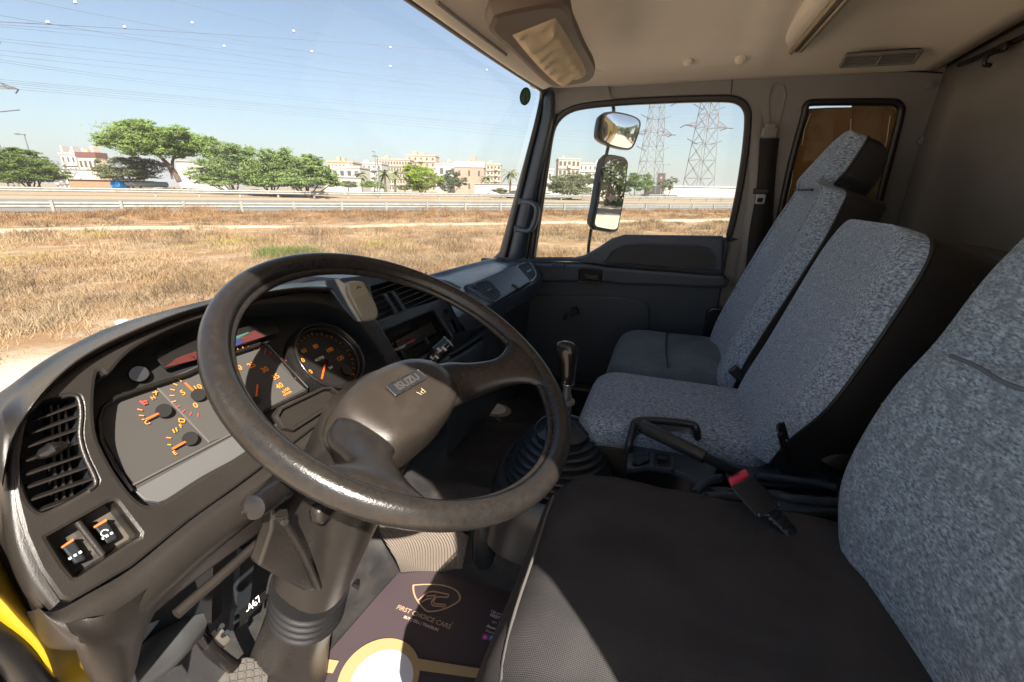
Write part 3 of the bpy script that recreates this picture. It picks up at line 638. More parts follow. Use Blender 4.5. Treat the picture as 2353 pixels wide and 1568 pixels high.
# switches
def quad_on(pl, P, h=0): return [pl.hit(p, h) for p in P]
swl = PF.off(-.022)
sb0 = well('switch_recess', sw_, PF, -.002, -.026, PL, da)
plate('recess_floor', PF, [sw_], mat('dusty recess', (.075, .065, .052), .7, mix=((.03, .027, .024), 60, .45, .6)), sb0, .002, 0, -.025)
b = MB(); b.tube([PF.hit(X4(*p), -.002) for p in ((665, 190), (880, 470))], .003, 8); b.loft([[PF.hit(X4(*p), h) for p in ((665, 190), (880, 470))] for h in (-.002, -.026)], False, False); b.obj('divider', PL, sb0)
for i, (P, R_) in enumerate(((((520, 410), (625, 335), (735, 500), (725, 520), (650, 552), (630, 540)), ((522, 405), (620, 335), (632, 350), (528, 418))), (((800, 235), (905, 165), (1003, 315), (1000, 335), (925, 380), (905, 372)), ((800, 230), (905, 165), (915, 182), (806, 246))))):
    t_ = plate('rocker_switch', PF, [[PF.uv(X4(*p), -.014) for p in P]], PLB, da, .012, .002, -.012)
    plate('orange_bar', PF, [[PF.uv(X4(*p), -.012) for p in R_]], mat('orange lens', (.9, .16, .05), .3), t_, .002, 0, -.0105)
    c = PF.uv(X4(*((630, 455) if i == 0 else (905, 290))), -.011)
    b = MB()
    if i: b.tube([PF.w(c[0]+.003*math.cos(a), c[1]+.003*math.sin(a)+.001, -.0108) for a in [k*.5 for k in range(11)]], .0006, 5)
    for dx in (-.004, 0, .004): b.box(PF.w(c[0]+dx, c[1]-.003, -.0108), (.0022, .0022, .0004), PF.mat().to_3x3())
    b.obj('switch_symbol', WHP, t_, False)
# ================================================================ INSTRUMENT CLUSTER
ic = thing('instrument_cluster', 'instrument cluster with orange numerals, small gauges at left and the round speedometer at right', 'instrument cluster')
# grey lens frame
GF = mat('dial face grey', (.048, .045, .042), .7, bump=(700, .15, .0004)); GF2 = mat('dial face darker', (.037, .034, .032), .7, bump=(700, .15, .0004))
lens = [IC.uv(Z1(*p)) for p in ((482, 300), (500, 235), (560, 185), (660, 150), (760, 118), (980, 20), (1100, -30), (1250, -110))]+[IC.uv(Z2(*p)) for p in ((1540, 612), (1580, 620), (1812, 870), (1800, 895), (1560, 1010))]+[IC.uv(Z1(*p)) for p in ((1160, 345), (1230, 430), (840, 670), (770, 700), (700, 690), (640, 610), (600, 540), (540, 440), (500, 370))]
plate('cluster_face', IC, [lens], GF2, ic, .003, .0008, .001)
mid = [IC.uv(Z1(*p)) for p in ((765, 135), (980, 35), (1120, -20))]+[IC.uv(Z2(*p)) for p in ((1530, 640), (1790, 880), (1560, 1000), (1395, 1135))]+[IC.uv(Z1(*p)) for p in ((1020, 402),)]
plate('centre_face', IC, [mid], GF, ic, .003, .0006, .0026)
low = [IC.uv(Z1(*p)) for p in ((645, 640), (1155, 360), (1235, 430), (840, 668), (770, 697), (700, 688))]
plate('lower_strip', IC, [low], mat('warm grey strip', (.085, .085, .085), .5), ic, .004, .001, .004)
b = MB(); b.tube([IC.hit(Z1(*p), .003) for p in ((640, 612), (1165, 340))], .0016, 6); b.tube([IC.hit(Z1(*p), .003) for p in ((765, 135), (1020, 402))], .0012, 6)
b.obj('face_edge', mat('edge light grey', (.085, .08, .075), .5), ic)
b = MB(); P = [Z1(*p) for p in ((640, 640), (560, 530), (492, 400), (482, 300), (500, 235), (560, 185), (660, 150), (760, 118))]+[Z2(*p) for p in ((1100, 790), (1330, 680), (1540, 612), (1580, 620), (1812, 870), (1800, 895), (1560, 1010))]
b.tube([IC.hit(p, .010) for p in P], .0026, 8); b.obj('lens_bezel', PLG, ic)
# warning light strip
b_ = [IC.uv(Z2(*p), .012) for p in ((900, 670), (915, 655), (1590, 470), (1612, 475), (1648, 540), (1635, 548), (985, 757), (965, 752))]
plate('warning_strip', IC, [b_], PLG, ic, .003, .001, .012)
for c_, P in (((.07, .018, .018), ((965, 752), (1040, 695), (1100, 672), (1150, 690), (1150, 705))), ((.075, .018, .018), ((1105, 672), (1165, 650), (1190, 695), (1150, 703))), ((.025, .030, .10), ((1345, 600), (1405, 575), (1435, 605), (1370, 632))), ((.05, .12, .10), ((1350, 580), (1460, 542), (1478, 555), (1360, 598))), ((.08, .022, .022), ((1408, 572), (1500, 532), (1565, 565), (1440, 605)))):
    plate('warning_lamp', IC, [[IC.uv(Z2(*p), .0135) for p in P]], mat('lens %.2f %.2f' % (c_[0], c_[2]), c_, .25), ic, .001, 0, .0134)
b = MB(); q = IC.hit(Z2(818, 792), .02); b.tube([IC.hit(Z2(818, 792), .0), IC.hit(Z2(818, 788), .010)], [.0115, .0095], 18); b.obj('dimmer_knob', PLG, ic)
# print helper
def ang_of(pl, a, b_): u1 = Vector(pl.uv(a)); u2 = Vector(pl.uv(b_)); d = u2-u1; return math.atan2(d.y, d.x)
PR = IC.off(.0045)
acc = MB(); accr = MB(); accg = MB()
def T(txt, p, size, bb=None, rot=0, pl=PR, bold=.00005): textm(txt, size, PM(pl, Vector(pl.w(*pl.uv(p), 0)), 0, rot), acc=bb if bb is not None else acc, bold=bold, ext=.0001)
def tick(p1, p2, bb=None, w_=.0011, pl=PR): (acc if bb is None else bb).beam(pl.hit(p1), pl.hit(p2), w_, .0004, up=pl.n)
# small gauges
acf = MB(); T('C', Z1(716, 305), .0075); T('H', Z1(745, 185), .0065); T('E', Z1(851, 453), .0075, acf); T('F', Z1(880, 322), .007, acf)
for p1, p2 in (((668, 240), (692, 245)), ((676, 270), (700, 272)), ((690, 290), (702, 290)), ((855, 330), (862, 348)), ((840, 338), (850, 355)), ((808, 378), (832, 380)), ((815, 412), (832, 414)), ((742, 160), (768, 155)), ((756, 150), (760, 170)), ((870, 285), (898, 290)), ((870, 285), (872, 302)), ((872, 302), (898, 303)), ((898, 290), (896, 303))): tick(Z1(*p1), Z1(*p2), acf if p1[0] > 800 else None)
for p1, p2 in (((690, 205), (715, 200)), ((695, 215), (718, 210)), ((680, 200), (705, 218))): tick(Z1(*p1), Z1(*p2), accr, .0016)
for p1, p2 in (((690, 290), (775, 262)), ((828, 438), (912, 398))): pass
acc.obj('temperature_gauge_marks', ORA, ic, False); acf.obj('fuel_gauge_marks', ORA, ic, False); accr.obj('red_marks', REDP, ic, False); acc = MB(); accr = MB()
# pressure gauge
T('0', Z1(952, 222), .0105); T('5', Z1(890, 160), .0105); T('10', Z1(962, 135), .0105); T('15', Z1(1025, 190), .0105); T('x', Z1(1045, 215), .007)
for i in range(9):
    a = math.radians(238-i*17); c = Vector(PR.uv(Z1(962, 172))); p1 = c+Vector((math.cos(a), math.sin(a)))*.026; p2 = c+Vector((math.cos(a), math.sin(a)))*.031
    (accr if i < 4 else acc).beam(PR.w(*p1), PR.w(*p2), .0011, .0004, up=PR.n)
acc.obj('pressure_gauge_numerals', ORA, ic, False); accr.obj('red_marks', REDP, ic, False); acc = MB(); accr = MB()
# tachometer
T('20', Z2(1400, 757), .0120); T('25', Z2(1480, 738), .0120); T('30', Z2(1558, 764), .0120); T('35', Z2(1622, 806), .0120); T('40', Z2(1645, 860), .0120); T('x100', Z2(1680, 885), .007); T('r/min', Z2(1690, 902), .007)
tc_ = Vector(PR.uv(Z2(1505, 880)))
for i in range(21):
    a = math.radians(122-i*6.6); r_ = .068 if i % 4 else .066
    p1 = tc_+Vector((math.cos(a), math.sin(a)))*r_; p2 = tc_+Vector((math.cos(a), math.sin(a)))*(r_+(.006 if i % 4 else .010))
    (accg if i < 2 else accr if i > 8 else acc).beam(PR.w(*p1), PR.w(*p2), .0010, .0004, up=PR.n)
acc.obj('dial_numerals', ORA, ic, False); accr.obj('red_zone_marks', REDP, ic, False); accg.obj('green_zone_marks', GRNP, ic, False)
def needle(a_, b_, hub, r_, name='needle'):
    b = MB(); b.beam(PR.hit(a_, .004), PR.hit(b_, .004), .0022, .001, up=PR.n); b.obj(name, mat('orange needle', (.80, .11, .008), .5), ic, False)
    if hub:
        b = MB(); b.tube([PR.hit(hub, 0), PR.hit(hub, .007)], [r_, r_*.95], 20); b.obj('needle_hub', mat('hub cap grey', (.016, .016, .015), .75, spec=.08), ic)
needle(Z1(792, 250), Z1(710, 290), Z1(797, 247), .0085); needle(Z1(920, 388), Z1(838, 433), Z1(925, 383), .0085); needle(Z1(955, 165), Z1(900, 112), Z1(965, 170), .0085); needle(Z2(1507, 935), Z2(1515, 852), Z2(1505, 945), .006)
# speedometer
SPc = Vector(IC.uv(Z2(1925, 700), .012)); SR = .0565
spd = plate('speedometer', IC, [circ(*SPc, SR, 48)], mat('speedometer black', (.012, .011, .011), .4), ic, .003, .0005, .008)
b = MB()
for r_, h, t in ((SR*1.02, .018, .0035), (SR*1.10, .026, .003)): b.tube([IC.w(SPc.x+r_*math.cos(a), SPc.y+r_*math.sin(a), h) for a in [2*math.pi*k/48 for k in range(49)]], t, 8, False)
b.loft([[IC.w(SPc.x+r_*math.cos(a), SPc.y+r_*math.sin(a), h) for a in [2*math.pi*k/48 for k in range(48)]] for r_, h in ((SR, .008), (SR*1.03, .020), (SR*1.10, .027), (SR*1.2, .018), (SR*1.22, -.002))], False)
b.obj('speedometer_bezel', PLG, spd)
acc = MB(); SPp = IC.off(.0088)
for txt, p in (('0', (1828, 776)), ('40', (1776, 712)), ('60', (1788, 653)), ('80', (1858, 627)), ('100', (1940, 648)), ('120', (2002, 698)), ('km/h', (2065, 788))):
    T(txt, Z2(*p), .0108 if len(txt) < 4 else .007, acc, pl=SPp, rot=math.radians(-35) if txt == 'km/h' else 0)
for i in range(27):
    a = math.radians(222-i*10.2); r_ = SR*.88; p1 = SPc+Vector((math.cos(a), math.sin(a)))*r_; p2 = SPc+Vector((math.cos(a), math.sin(a)))*(r_+(.0035 if i % 2 else .006)); acc.beam(SPp.w(*p1), SPp.w(*p2), .0009, .0003, up=PR.n)
acc.obj('speed_numerals', ORA, spd, False)
acc = MB(); T('453725', Z2(1880, 700), .0068, acc, pl=SPp); T('260', Z2(1945, 752), .0062, acc, pl=SPp); acc.obj('odometer_digits', WHP, spd, False)
b = MB(); b.beam(IC.w(*IC.uv(Z2(1912, 732), .012), .012), IC.w(*IC.uv(Z2(1892, 818), .012), .012), .0026, .001, up=PR.n); b.obj('speed_needle', MATS['orange needle'], spd, False)
b = MB(); k = Vector(IC.uv(Z2(2035, 770), .010)); b.tube([IC.w(k.x, k.y, .008), IC.w(k.x, k.y, .014)], .010, 18); b.obj('reset_dial', PLG, spd)
b = MB(); k = IC.hit(Z2(1912, 722), .011); b.tube([k, k+PN*.004], .005, 14); b.obj('needle_hub', PLG, spd)
# pocket under the cluster right (small tray beside the column)
tray = [PF.uv(p) for p in [Z2(1620, 1040), Z2(1640, 1010), Z2(1890, 890), Z2(1930, 890), Z2(1975, 925), Z2(1900, 985), Z2(1700, 1110), Z2(1660, 1100)]]
plate('coin_tray', PF, [grow(tray, .006), tray], PL, da, .014, .004, .010)
plate('tray_floor', PF, [grow(tray, .002)], PL, da, .002, 0, .001)
# ================================================================ CENTRE STACK
CN = Vector((-.10, -.88, .46)).normalized(); CP = Plane(on(Z3(640, 700), y=.55), CN)
cs = thing('centre_console_stack', 'blue grey centre stack with twin louvred vents above the heater controls', 'centre stack')
so_ = [Z3(*p) for p in ((170, 265), (430, 235), (640, 250), (820, 268), (930, 292), (1040, 350), (1140, 440), (1200, 520), (1238, 590), (1155, 690), (980, 800), (760, 900), (610, 935), (560, 950), (500, 800), (430, 690), (350, 590), (250, 430))]
sou = [CP.uv(p) for p in so_]
vent_o = [Z3(*p) for p in ((365, 330), (520, 290), (700, 300), (860, 370), (850, 420), (770, 448), (600, 500), (530, 525), (370, 585), (395, 480))]
rad = [Z3(*p) for p in ((445, 665), (455, 655), (810, 503), (825, 508), (945, 690), (940, 705), (600, 905), (585, 900))]
swo = [Z3(*p) for p in ((905, 575), (1010, 545), (1060, 625), (968, 682), (955, 675))]
ventu = [CP.uv(p) for p in vent_o]; radu = [CP.uv(p) for p in rad]; swu2 = [CP.uv(p) for p in swo]
plate('stack_face', CP, [sou, ventu, radu, swu2], PLC, cs, .014, .005)
back = [CP.w(q[0], q[1], -.01) for q in sou]; bk2 = [v+Vector((-.02, .10, .004)) for v in back]; bk3 = [v+Vector((-.04, .32, -.05)) for v in back]
b = MB(); b.loft([back, bk2, bk3], False); o = b.obj('stack_body', PLC, cs)
well('vent_box', ventu, CP, -.004, -.04, PLB, cs); plate('vent_back', CP, [grow(ventu, .003)], mat('pure black', (.003, .003, .003), .6), cs, .002, 0, -.04)
b = MB()
uu = [q[0] for q in ventu]; vv = [q[1] for q in ventu]
for k in range(6):
    v_ = min(vv)+(max(vv)-min(vv))*(.12+.15*k)
    b.box(CP.w((min(uu)+max(uu))/2, v_, -.014), ((max(uu)-min(uu))*.96, .0022, .014), CP.mat().to_3x3())
b.obj('vent_slat', PLB, cs, False)
b = MB()
for p1, p2 in (((455, 385), (545, 525)), ((515, 370), (600, 500))): b.beam(CP.hit(Z3(*p1), -.002), CP.hit(Z3(*p2), -.002), .009, .008, up=CN)
o = b.obj('vent_divider', PLC, cs, False); mod_bevel(o, .002)
ht = thing('heater_control_unit', 'black heater control unit with slide levers in the centre stack', 'heater controls')
well('unit_well', radu, CP, -.003, -.02, PLG, ht)
plate('control_face', CP, [radu], PLG, ht, .002, 0, -.018)
HP = CP.off(-.0165)
b = MB()
for p1, p2 in (((480, 690), (660, 620)), ((705, 600), (790, 565)), ((700, 625), (790, 585))): b.beam(HP.hit(Z3(*p1)), HP.hit(Z3(*p2)), .010, .003, up=CN)
b.beam(HP.hit(Z3(590, 840), .002), HP.hit(Z3(860, 700), .002), .016, .003, up=CN); o = b.obj('slot', MATS['pure black'], ht, False)
b = MB()
for p in ((585, 815), (760, 720)): b.box(HP.hit(Z3(*p), .008), (.008, .022, .012), CP.mat().to_3x3())
o = b.obj('slide_lever', PLB, ht); mod_bevel(o, .002)
rbox('label_panel', HP.hit(Z3(690, 690), .001), (.150, .030, .002), mat('panel grey', (.03, .033, .036), .4), ht, CP.mat().to_3x3() @ Matrix.Rotation(-.0, 3, 'Z'), .0006)
b = MB(); textm('COLD', .0085, PM(HP, HP.hit(Z3(550, 780), .002)), acc=b); b.obj('cold_text', WHP, ht, False)
b = MB()
for x, y in ((560, 718), (595, 705), (628, 692), (660, 678), (520, 740)): b.tube([HP.hit(Z3(x+6*math.cos(a), y+8*math.sin(a)), .003) for a in [k*.7 for k in range(9)]], .0007, 4)
b.add([HP.hit(Z3(*p), .003) for p in ((610, 738), (680, 700), (672, 722), (612, 748))], [(0, 1, 2, 3)])
b.obj('red_symbols', mat('faded red print', (.35, .06, .05), .6), ht, False)
b = MB(); b.add([HP.hit(Z3(*p), .003) for p in ((565, 765), (610, 742), (605, 765), (568, 780))], [(0, 1, 2, 3)]); b.obj('cold_bar', mat('pale print', (.35, .42, .42), .6), ht, False)
for i, p in enumerate(((945, 618), (1005, 592))):
    rbox('push_switch', CP.hit(Z3(*p), -.002), (.017, .040, .012), PLG, cs, CP.mat().to_3x3() @ Matrix.Rotation(.0, 3, 'Z'), .002)
well('switch_well', swu2, CP, -.003, -.02, PLB, cs); plate('well_floor', CP, [swu2], PLB, cs, .002, 0, -.018)
u_ = CP.uv(Z3(890, 515)); rbox('upper_switch', CP.w(u_[0], u_[1], .001), (.02, .014, .004), PLB, cs, CP.mat().to_3x3(), .001)
# lower console area under the stack
lc = [[on(p, y=y) for p, y in r_] for r_ in (
    ((Z3(560, 950), .53), (Z3(760, 905), .53), (Z3(980, 800), .53), (Z3(1150, 692), .53)),
    ((Z3(575, 975), .50), (Z3(780, 930), .50), (Z3(1000, 830), .50), (Z3(1160, 715), .50)),
    ((Z3(600, 1080), .51), (Z3(820, 1040), .51), (Z3(1050, 930), .51), (Z3(1180, 800), .51)),
    ((Z3(640, 1300), .60), (Z3(900, 1250), .60), (Z3(1130, 1100), .60), (Z3(1240, 900), .60)))]
grid('lower_console', lc, PLC, cs, 4)
# ================================================================ PASSENGER SIDE OF THE DASH
pd = thing('passenger_dash', 'blue grey passenger side dash top with a shallow tray and an inset vent panel', 'dashboard')
prof = [[(1130, 585+0), (1145, 590), (1175, 590), (1205, 594), (1226, 606)],
        ]
def prow(P, ys): return [on(Z3(*p), y=y) for p, y in zip(P, ys)]
R0 = prow([(640, 262), (760, 240), (960, 190), (1200, 130), (1340, 105), (1470, 112)], [.90, .88, .85, .82, .80, .79]); R0 = [q-Vector((0, 0, .055)) for q in R0]
Ra = prow([(640, 262), (760, 252), (960, 200), (1200, 140), (1340, 116), (1440, 122)], [.76, .75, .74, .73, .72, .70])
R1 = prow([(760, 275), (860, 262), (1000, 222), (1200, 170), (1340, 146), (1470, 140)], [.71, .71, .70, .69, .68, .65])
R2 = prow([(800, 300), (900, 278), (1020, 240), (1200, 186), (1330, 160), (1480, 150)], [.66, .66, .66, .66, .65, .60])
R3 = prow([(900, 400), (1000, 360), (1080, 330), (1230, 260), (1410, 180), (1500, 162)], [.55, .54, .53, .53, .53, .53])
R4 = prow([(960, 520), (1060, 470), (1180, 440), (1290, 400), (1490, 300), (1560, 230)], [.46, .46, .46, .465, .48, .50])
R5 = prow([(1000, 580), (1100, 530), (1220, 475), (1320, 440), (1520, 330), (1582, 270)], [.45, .45, .45, .455, .47, .49])
R6 = prow([(1040, 650), (1150, 620), (1230, 575), (1350, 510), (1530, 400), (1580, 340)], [.47, .47, .47, .47, .49, .51])
R7 = [q+Vector((0, .05, -.06)) for q in R6]; R8 = [q+Vector((0, .07, -.45)) for q in R6]
grid('dash_top', [R0, Ra, R1, R2, R3, R4, R5, R6], PLC, pd, 5)
grid('lower_dash', [R6, R7, R8], DP, pd, 3)
# end cap toward door
grid('end_cap', [[r_[-1] for r_ in (R0, Ra, R1, R2, R3, R4, R5, R6)], [r_[-1]+Vector((.05, .02, -.01)) for r_ in (R0, Ra, R1, R2, R3, R4, R5, R6)], [r_[-1]+Vector((.06, .06, -.10)) for r_ in (R0, Ra, R1, R2, R3, R4, R5, R6)]], PLC, pd, 3)
# inset vent panel lying on the slanted face R3-R4
A_, B_, C_ = R3[2], R3[4], R4[3]; en = (B_-A_).cross(C_-A_).normalized()
if en.y > 0: en = -en
EP = Plane((A_+B_+C_)/3+en*.013, en, B_-A_)
ip = [Z3(*p) for p in ((1040, 330), (1080, 312), (1400, 182), (1475, 165), (1505, 185), (1532, 240), (1530, 275), (1495, 305), (1290, 425), (1235, 452), (1180, 430), (1100, 375))]
ipu = [(q.x, q.y) for q in crv([EP.uv(p) for p in ip], 3, True)]
V1 = [Z3(*p) for p in ((1080, 348), (1130, 315), (1180, 302), (1215, 318), (1262, 370), (1280, 405), (1262, 430), (1225, 442), (1180, 418), (1120, 375))]
V2 = [Z3(*p) for p in ((1410, 202), (1440, 180), (1478, 172), (1510, 200), (1528, 240), (1528, 268), (1495, 302), (1470, 270))]
v1u = [(q.x, q.y) for q in crv([EP.uv(p) for p in V1], 3, True)]; v2u = [(q.x, q.y) for q in crv([EP.uv(p) for p in V2], 3, True)]
plate('vent_panel', EP, [ipu, v1u, v2u], PLC, pd, .018, .004, .006)
for vu_, nm, lab in ((v1u, 'air_vent', 'louvred air vent nearer the centre of the passenger dash'), (v2u, 'air_vent', 'louvred air vent nearest the passenger door')):
    vb = well(nm, vu_, EP, .004, -.02, PLB, pd); vb['label'] = lab
    plate('vent_back', EP, [vu_], MATS['pure black'], vb, .002, 0, -.004)
    b = MB(); a0_, a1_ = min(q[0] for q in vu_), max(q[0] for q in vu_); b0_, b1_ = min(q[1] for q in vu_), max(q[1] for q in vu_)
    for k in range(6):
        u0 = a0_+(a1_-a0_)*(k+.6)/6.4; vr = [q[1] for q in vu_ if abs(q[0]-u0) < (a1_-a0_)*.12]
        if len(vr) > 1: b.box(EP.w(u0, (min(vr)+max(vr))/2, .001), (.0035, (max(vr)-min(vr))*.96, .008), EP.mat().to_3x3())
    b.box(EP.w((a0_+a1_)/2, (b0_+b1_)/2, .004), ((a1_-a0_)*.3, .006, .007), EP.mat().to_3x3())
    b.obj('vent_slat', PLC, vb, False)
q = EP.uv(Z3(1385, 345)); rbox('lid_catch', EP.w(q[0], q[1], .006), (.022, .024, .006), MATS['pure black'], pd, EP.mat().to_3x3(), .002)
# ================================================================ STEERING WHEEL
WC = Vector((.471, .290, -.2125)); WN = Vector((-.0517, -.573, 1)).normalized()
WP = Plane(WC, WN)
sw = thing('steering_wheel', 'large worn black steering wheel with two spokes and a padded horn hub, polished by use', 'steering wheel')
RW = .22
b = MB(); rings = []
for i in range(96):
    a = 2*math.pi*i/96; rd = WP.e1*math.cos(a)+WP.e2*math.sin(a); c = WP.o+rd*RW; rr = .0152
    rings.append([c+rd*math.cos(t)*rr*.92+WP.n*math.sin(t)*rr*1.05 for t in [2*math.pi*k/18 for k in range(18)]])
b.loft(rings+[rings[0]], False); b.obj('rim', LEA, sw)
# finger ridge moulding under the rim
b = MB(); b.tube([WP.w(math.cos(a)*(RW-.014), math.sin(a)*(RW-.014), -.004) for a in [2*math.pi*k/96 for k in range(97)]], .0055, 8, False); b.obj('grip_seam', LEA, sw)
HR = math.radians(-6)
def wl(x, y, h): return WP.w(x*math.cos(HR)-y*math.sin(HR), x*math.sin(HR)+y*math.cos(HR), h)
# hub pad: dome on a rounded trapezoid, wheel local coords
pad = [(-.098, .022), (-.06, .040), (0, .046), (.06, .038), (.096, .012), (.098, -.022), (.082, -.050), (.045, -.064), (0, -.070), (-.05, -.070), (-.090, -.060), (-.102, -.020)]
pad = [(q.x, q.y) for q in crv(pad, 4, True)]; pk = Vector((-.002, -.012))
def padring(s_, h, tilt=0): return [wl(*(((Vector(q)-pk)*s_+pk)[:]), h) for q in pad]
b = MB(); b.loft([padring(1.0, -.105), padring(1.02, -.085), padring(1.0, -.066), padring(.96, -.053), padring(.88, -.044), padring(.7, -.040), padring(.4, -.0385), padring(.1, -.038)]); b.obj('hub_pad', PAD, sw)
# spokes
for s_, ang, nm in ((1, -33, 'spoke'), (-1, -157, 'spoke')):
    a = math.radians(ang); er = WP.e1*math.cos(a)+WP.e2*math.sin(a); et = WP.n.cross(er)
    h0 = wl(s_*.060, -.018, -.066); h1 = wl(s_*.104, -.032, -.060)
    e_ = WP.o+er*(RW-.006); m1 = WP.o+er*.170-WP.n*.020
    P = crv([h0, h1, (h1+m1)/2+WP.n*-.002, m1, WP.o+er*.197-WP.n*.004, e_], 5); Wd = crv1([.085, .078, .060, .056, .092, .150], 5); Hh = crv1([.034, .034, .028, .024, .024, .016], 5)
    b = MB(); rg = []
    for i, p in enumerate(P):
        t = (P[min(i+1, len(P)-1)]-P[max(i-1, 0)]).normalized(); y = et; x = t.cross(y).normalized()
        bend = -.0 if i < len(P)-8 else 0
        rg.append(sect(p, y, x, Wd[i], Hh[i], 24, 2.3))
    # bend outer rings round the rim arc
    for i in range(len(rg)):
        for k_, v in enumerate(rg[i]):
            q = v-WP.o; r_ = math.hypot(q.dot(WP.e1), q.dot(WP.e2))
            if i > len(rg)-12:
                w_ = (i-(len(rg)-12))/11; tgt = min(r_, RW+.004); c_ = (P[i]-WP.o); rc_ = math.hypot(c_.dot(WP.e1), c_.dot(WP.e2))
                f_ = 1+(rc_/r_-1)*w_; hz = q.dot(WP.n); rg[i][k_] = WP.o+(q-WP.n*hz)*f_+WP.n*hz
    b.loft(rg); b.obj(nm, LEA, sw)
# parting line, emblem
HPp = Plane(wl(0, -.003, -.0355), WP.n, wl(1, 0, 0)-wl(0, 0, 0))
plate('emblem', HPp, [rrect(0, 0, .066, .0175, .002)], PLB, sw, .002, .0003, .0012)
plate('emblem_frame', HPp, [rrect(0, 0, .068, .0195, .0025), rrect(0, 0, .0645, .0165, .002)], CHR, sw, .0025, .0004, .0022)
textm('ISUZU', .0165, PM(HPp, HPp.w(0, -.0006, .0016)), mat('emblem letter dark', (.055, .05, .047), .4), 'emblem_letters', sw, ext=.0005, bold=.0004)
b = MB(); c_ = HPp.w(.006, -.022, -.0005); b.tube([c_+HPp.e1*x+HPp.e2*y for x, y in ((.004, .004), (.004, -.004), (-.001, -.004), (-.002, 0), (.003, .001))], .0006, 5); b.tube([c_+HPp.e1*x+HPp.e2*y for x, y in ((-.008, .003), (-.005, -.004))], .0005, 5); b.obj('horn_mark', mat('tan mark', (.4, .33, .2), .6), sw)
# ================================================================ STEERING COLUMN
co = thing('steering_column', 'dark steering column shroud with a ribbed rubber gaiter rising from the floor to the wheel', 'steering column')
def ring(c, w_, d_, ax=(1, 0, 0), ay=None, n=28, e=2.6):
    ay = ay or Vector((0, .92, .38)); return sect(c, ax, ay, w_, d_, n, e)
B0 = WC-WN*.085+Vector((0, .012, 0))
b = MB(); ca = WP.e1; cbb = WP.e2
b.loft([ring(B0+WN*.02, .11, .09, ca, cbb), ring(B0, .15, .115, ca, cbb), ring(B0-WN*.02, .165, .13, ca, cbb), ring(B0-WN*.05, .160, .135, ca, cbb), ring(Vector((.468, .40, -.385)), .138, .140), ring(Vector((.466, .44, -.47)), .130, .140), ring(Vector((.458, .475, -.56)), .112, .130), ring(Vector((.450, .50, -.63)), .106, .120)])
b.obj('upper_shroud', PL, co)
b = MB(); rg = []
for i in range(33):
    t = i/32; c = Vector((.452, .508, -.645)).lerp(Vector((.450, .525, -.705)), t); s_ = .122+.005*math.cos(t*8*math.pi); rg.append(ring(c, s_, s_*1.02, e=2.1))
b.loft(rg); b.obj('rubber_gaiter', RUB, co)
b = MB(); b.loft([ring(Vector((.450, .52, -.69)), .104, .115), ring(Vector((.446, .56, -.78)), .104, .12), ring(Vector((.444, .60, -.90)), .120, .15), ring(Vector((.442, .66, -1.0)), .14, .18)]); b.obj('lower_shroud', PL, co)
# knee flap on the left side with ribs
kp = [on(X1(*p), y=y) for p, y in (((870, 850), .40), ((960, 900), .405), ((1160, 1380), .44), ((1080, 1385), .44), ((780, 1220), .42), ((860, 990), .41))]
b = MB(); n_ = (kp[2]-kp[0]).cross(kp[4]-kp[0]).normalized()
if n_.y > 0: n_ = -n_
b.add(kp+[q-n_*.02 for q in kp], [(0, 1, 2, 3, 4, 5), (11, 10, 9, 8, 7, 6)]+[(i, i+6, (i+1) % 6+6, (i+1) % 6) for i in range(6)])
o = b.obj('tilt_lever_cover', PL, co); mod_bevel(o, .004)
tube('cover_rib', [on(X1(*p), y=y) for p, y in (((945, 930), .402), ((1060, 1120), .415), ((1165, 1360), .435))], .005, PL, co, 8, 3)
b = MB(); 
for k in range(4): b.tube([on(X1(870+2*k, 862+13*k), y=.398), on(X1(955+2*k, 855+13*k), y=.398)], .0022, 6)
b.obj('lever_ribs', PL, co)
sg_ = on(X1(1300, 850), y=.36); rbox('column_tab', sg_+Vector((0, .02, 0)), (.045, .02, .025), PL, co, bev=.006)
# stalks
s1 = thing('lighting_stalk', 'fat dark stalk knob poking out left under the wheel rim', 'stalk')
pA = on(X1(735, 835), y=.385); pB = on(X1(930, 690), y=.405); dd = (pB-pA).normalized()
b = MB(); b.tube([pA-dd*.002, pA, pA+dd*.006, pA+dd*.012, pA+dd*.016, pB-dd*.012, pB, pB+dd*.004, pB+dd*.03], [.009, .0135, .0145, .0145, .0155, .0165, .0175, .0135, .013], 22); b.obj('stalk_knob', PLG, s1)
b = MB(); b.tube([pB+dd*.02, pB+dd*.14], [.010, .010], 12); b.obj('stalk_stem', PLB, s1)
s2 = thing('wiper_stalk', 'slim black stalk with white symbols sticking up right of the hub', 'stalk')
pA = on(Z3(725, 925), y=.42); pB = on(Z3(925, 725), y=.37); dd = (pB-pA).normalized(); L_ = (pB-pA).length
b = MB(); b.tube([pA-dd*.08, pA, pA+dd*L_*.35, pA+dd*L_*.37, pA+dd*L_*.62], [.008, .010, .0125, .014, .0145], 18); b.obj('stalk_stem', PLG, s2)
b = MB(); b.tube([pA+dd*L_*.62, pA+dd*L_*.64, pA+dd*L_*.98, pA+dd*L_*1.0], [.0165, .0155, .0150, .012], 22); b.obj('stalk_knob', PLG, s2)
vw = -(pA+pB).normalized(); vw = (vw-dd*vw.dot(dd)).normalized(); SP2 = Plane(pA+dd*L_*.5+vw*.0148, vw, dd)
b = MB(); tx = SP2
for txt, f_, sh2_, sz in (('OFF', .82, .002, .0065), ('INT', .72, -.003, .006), ('ON', .55, .003, .006), ('LO', .46, -.002, .006), ('ED', .36, .004, .007)): textm(txt, sz, PM(Plane(pA+dd*L_*f_+vw*.0157, vw, dd.cross(vw)), pA+dd*L_*f_+vw*.0157+dd.cross(vw)*sh2_), acc=b, bold=.0002)
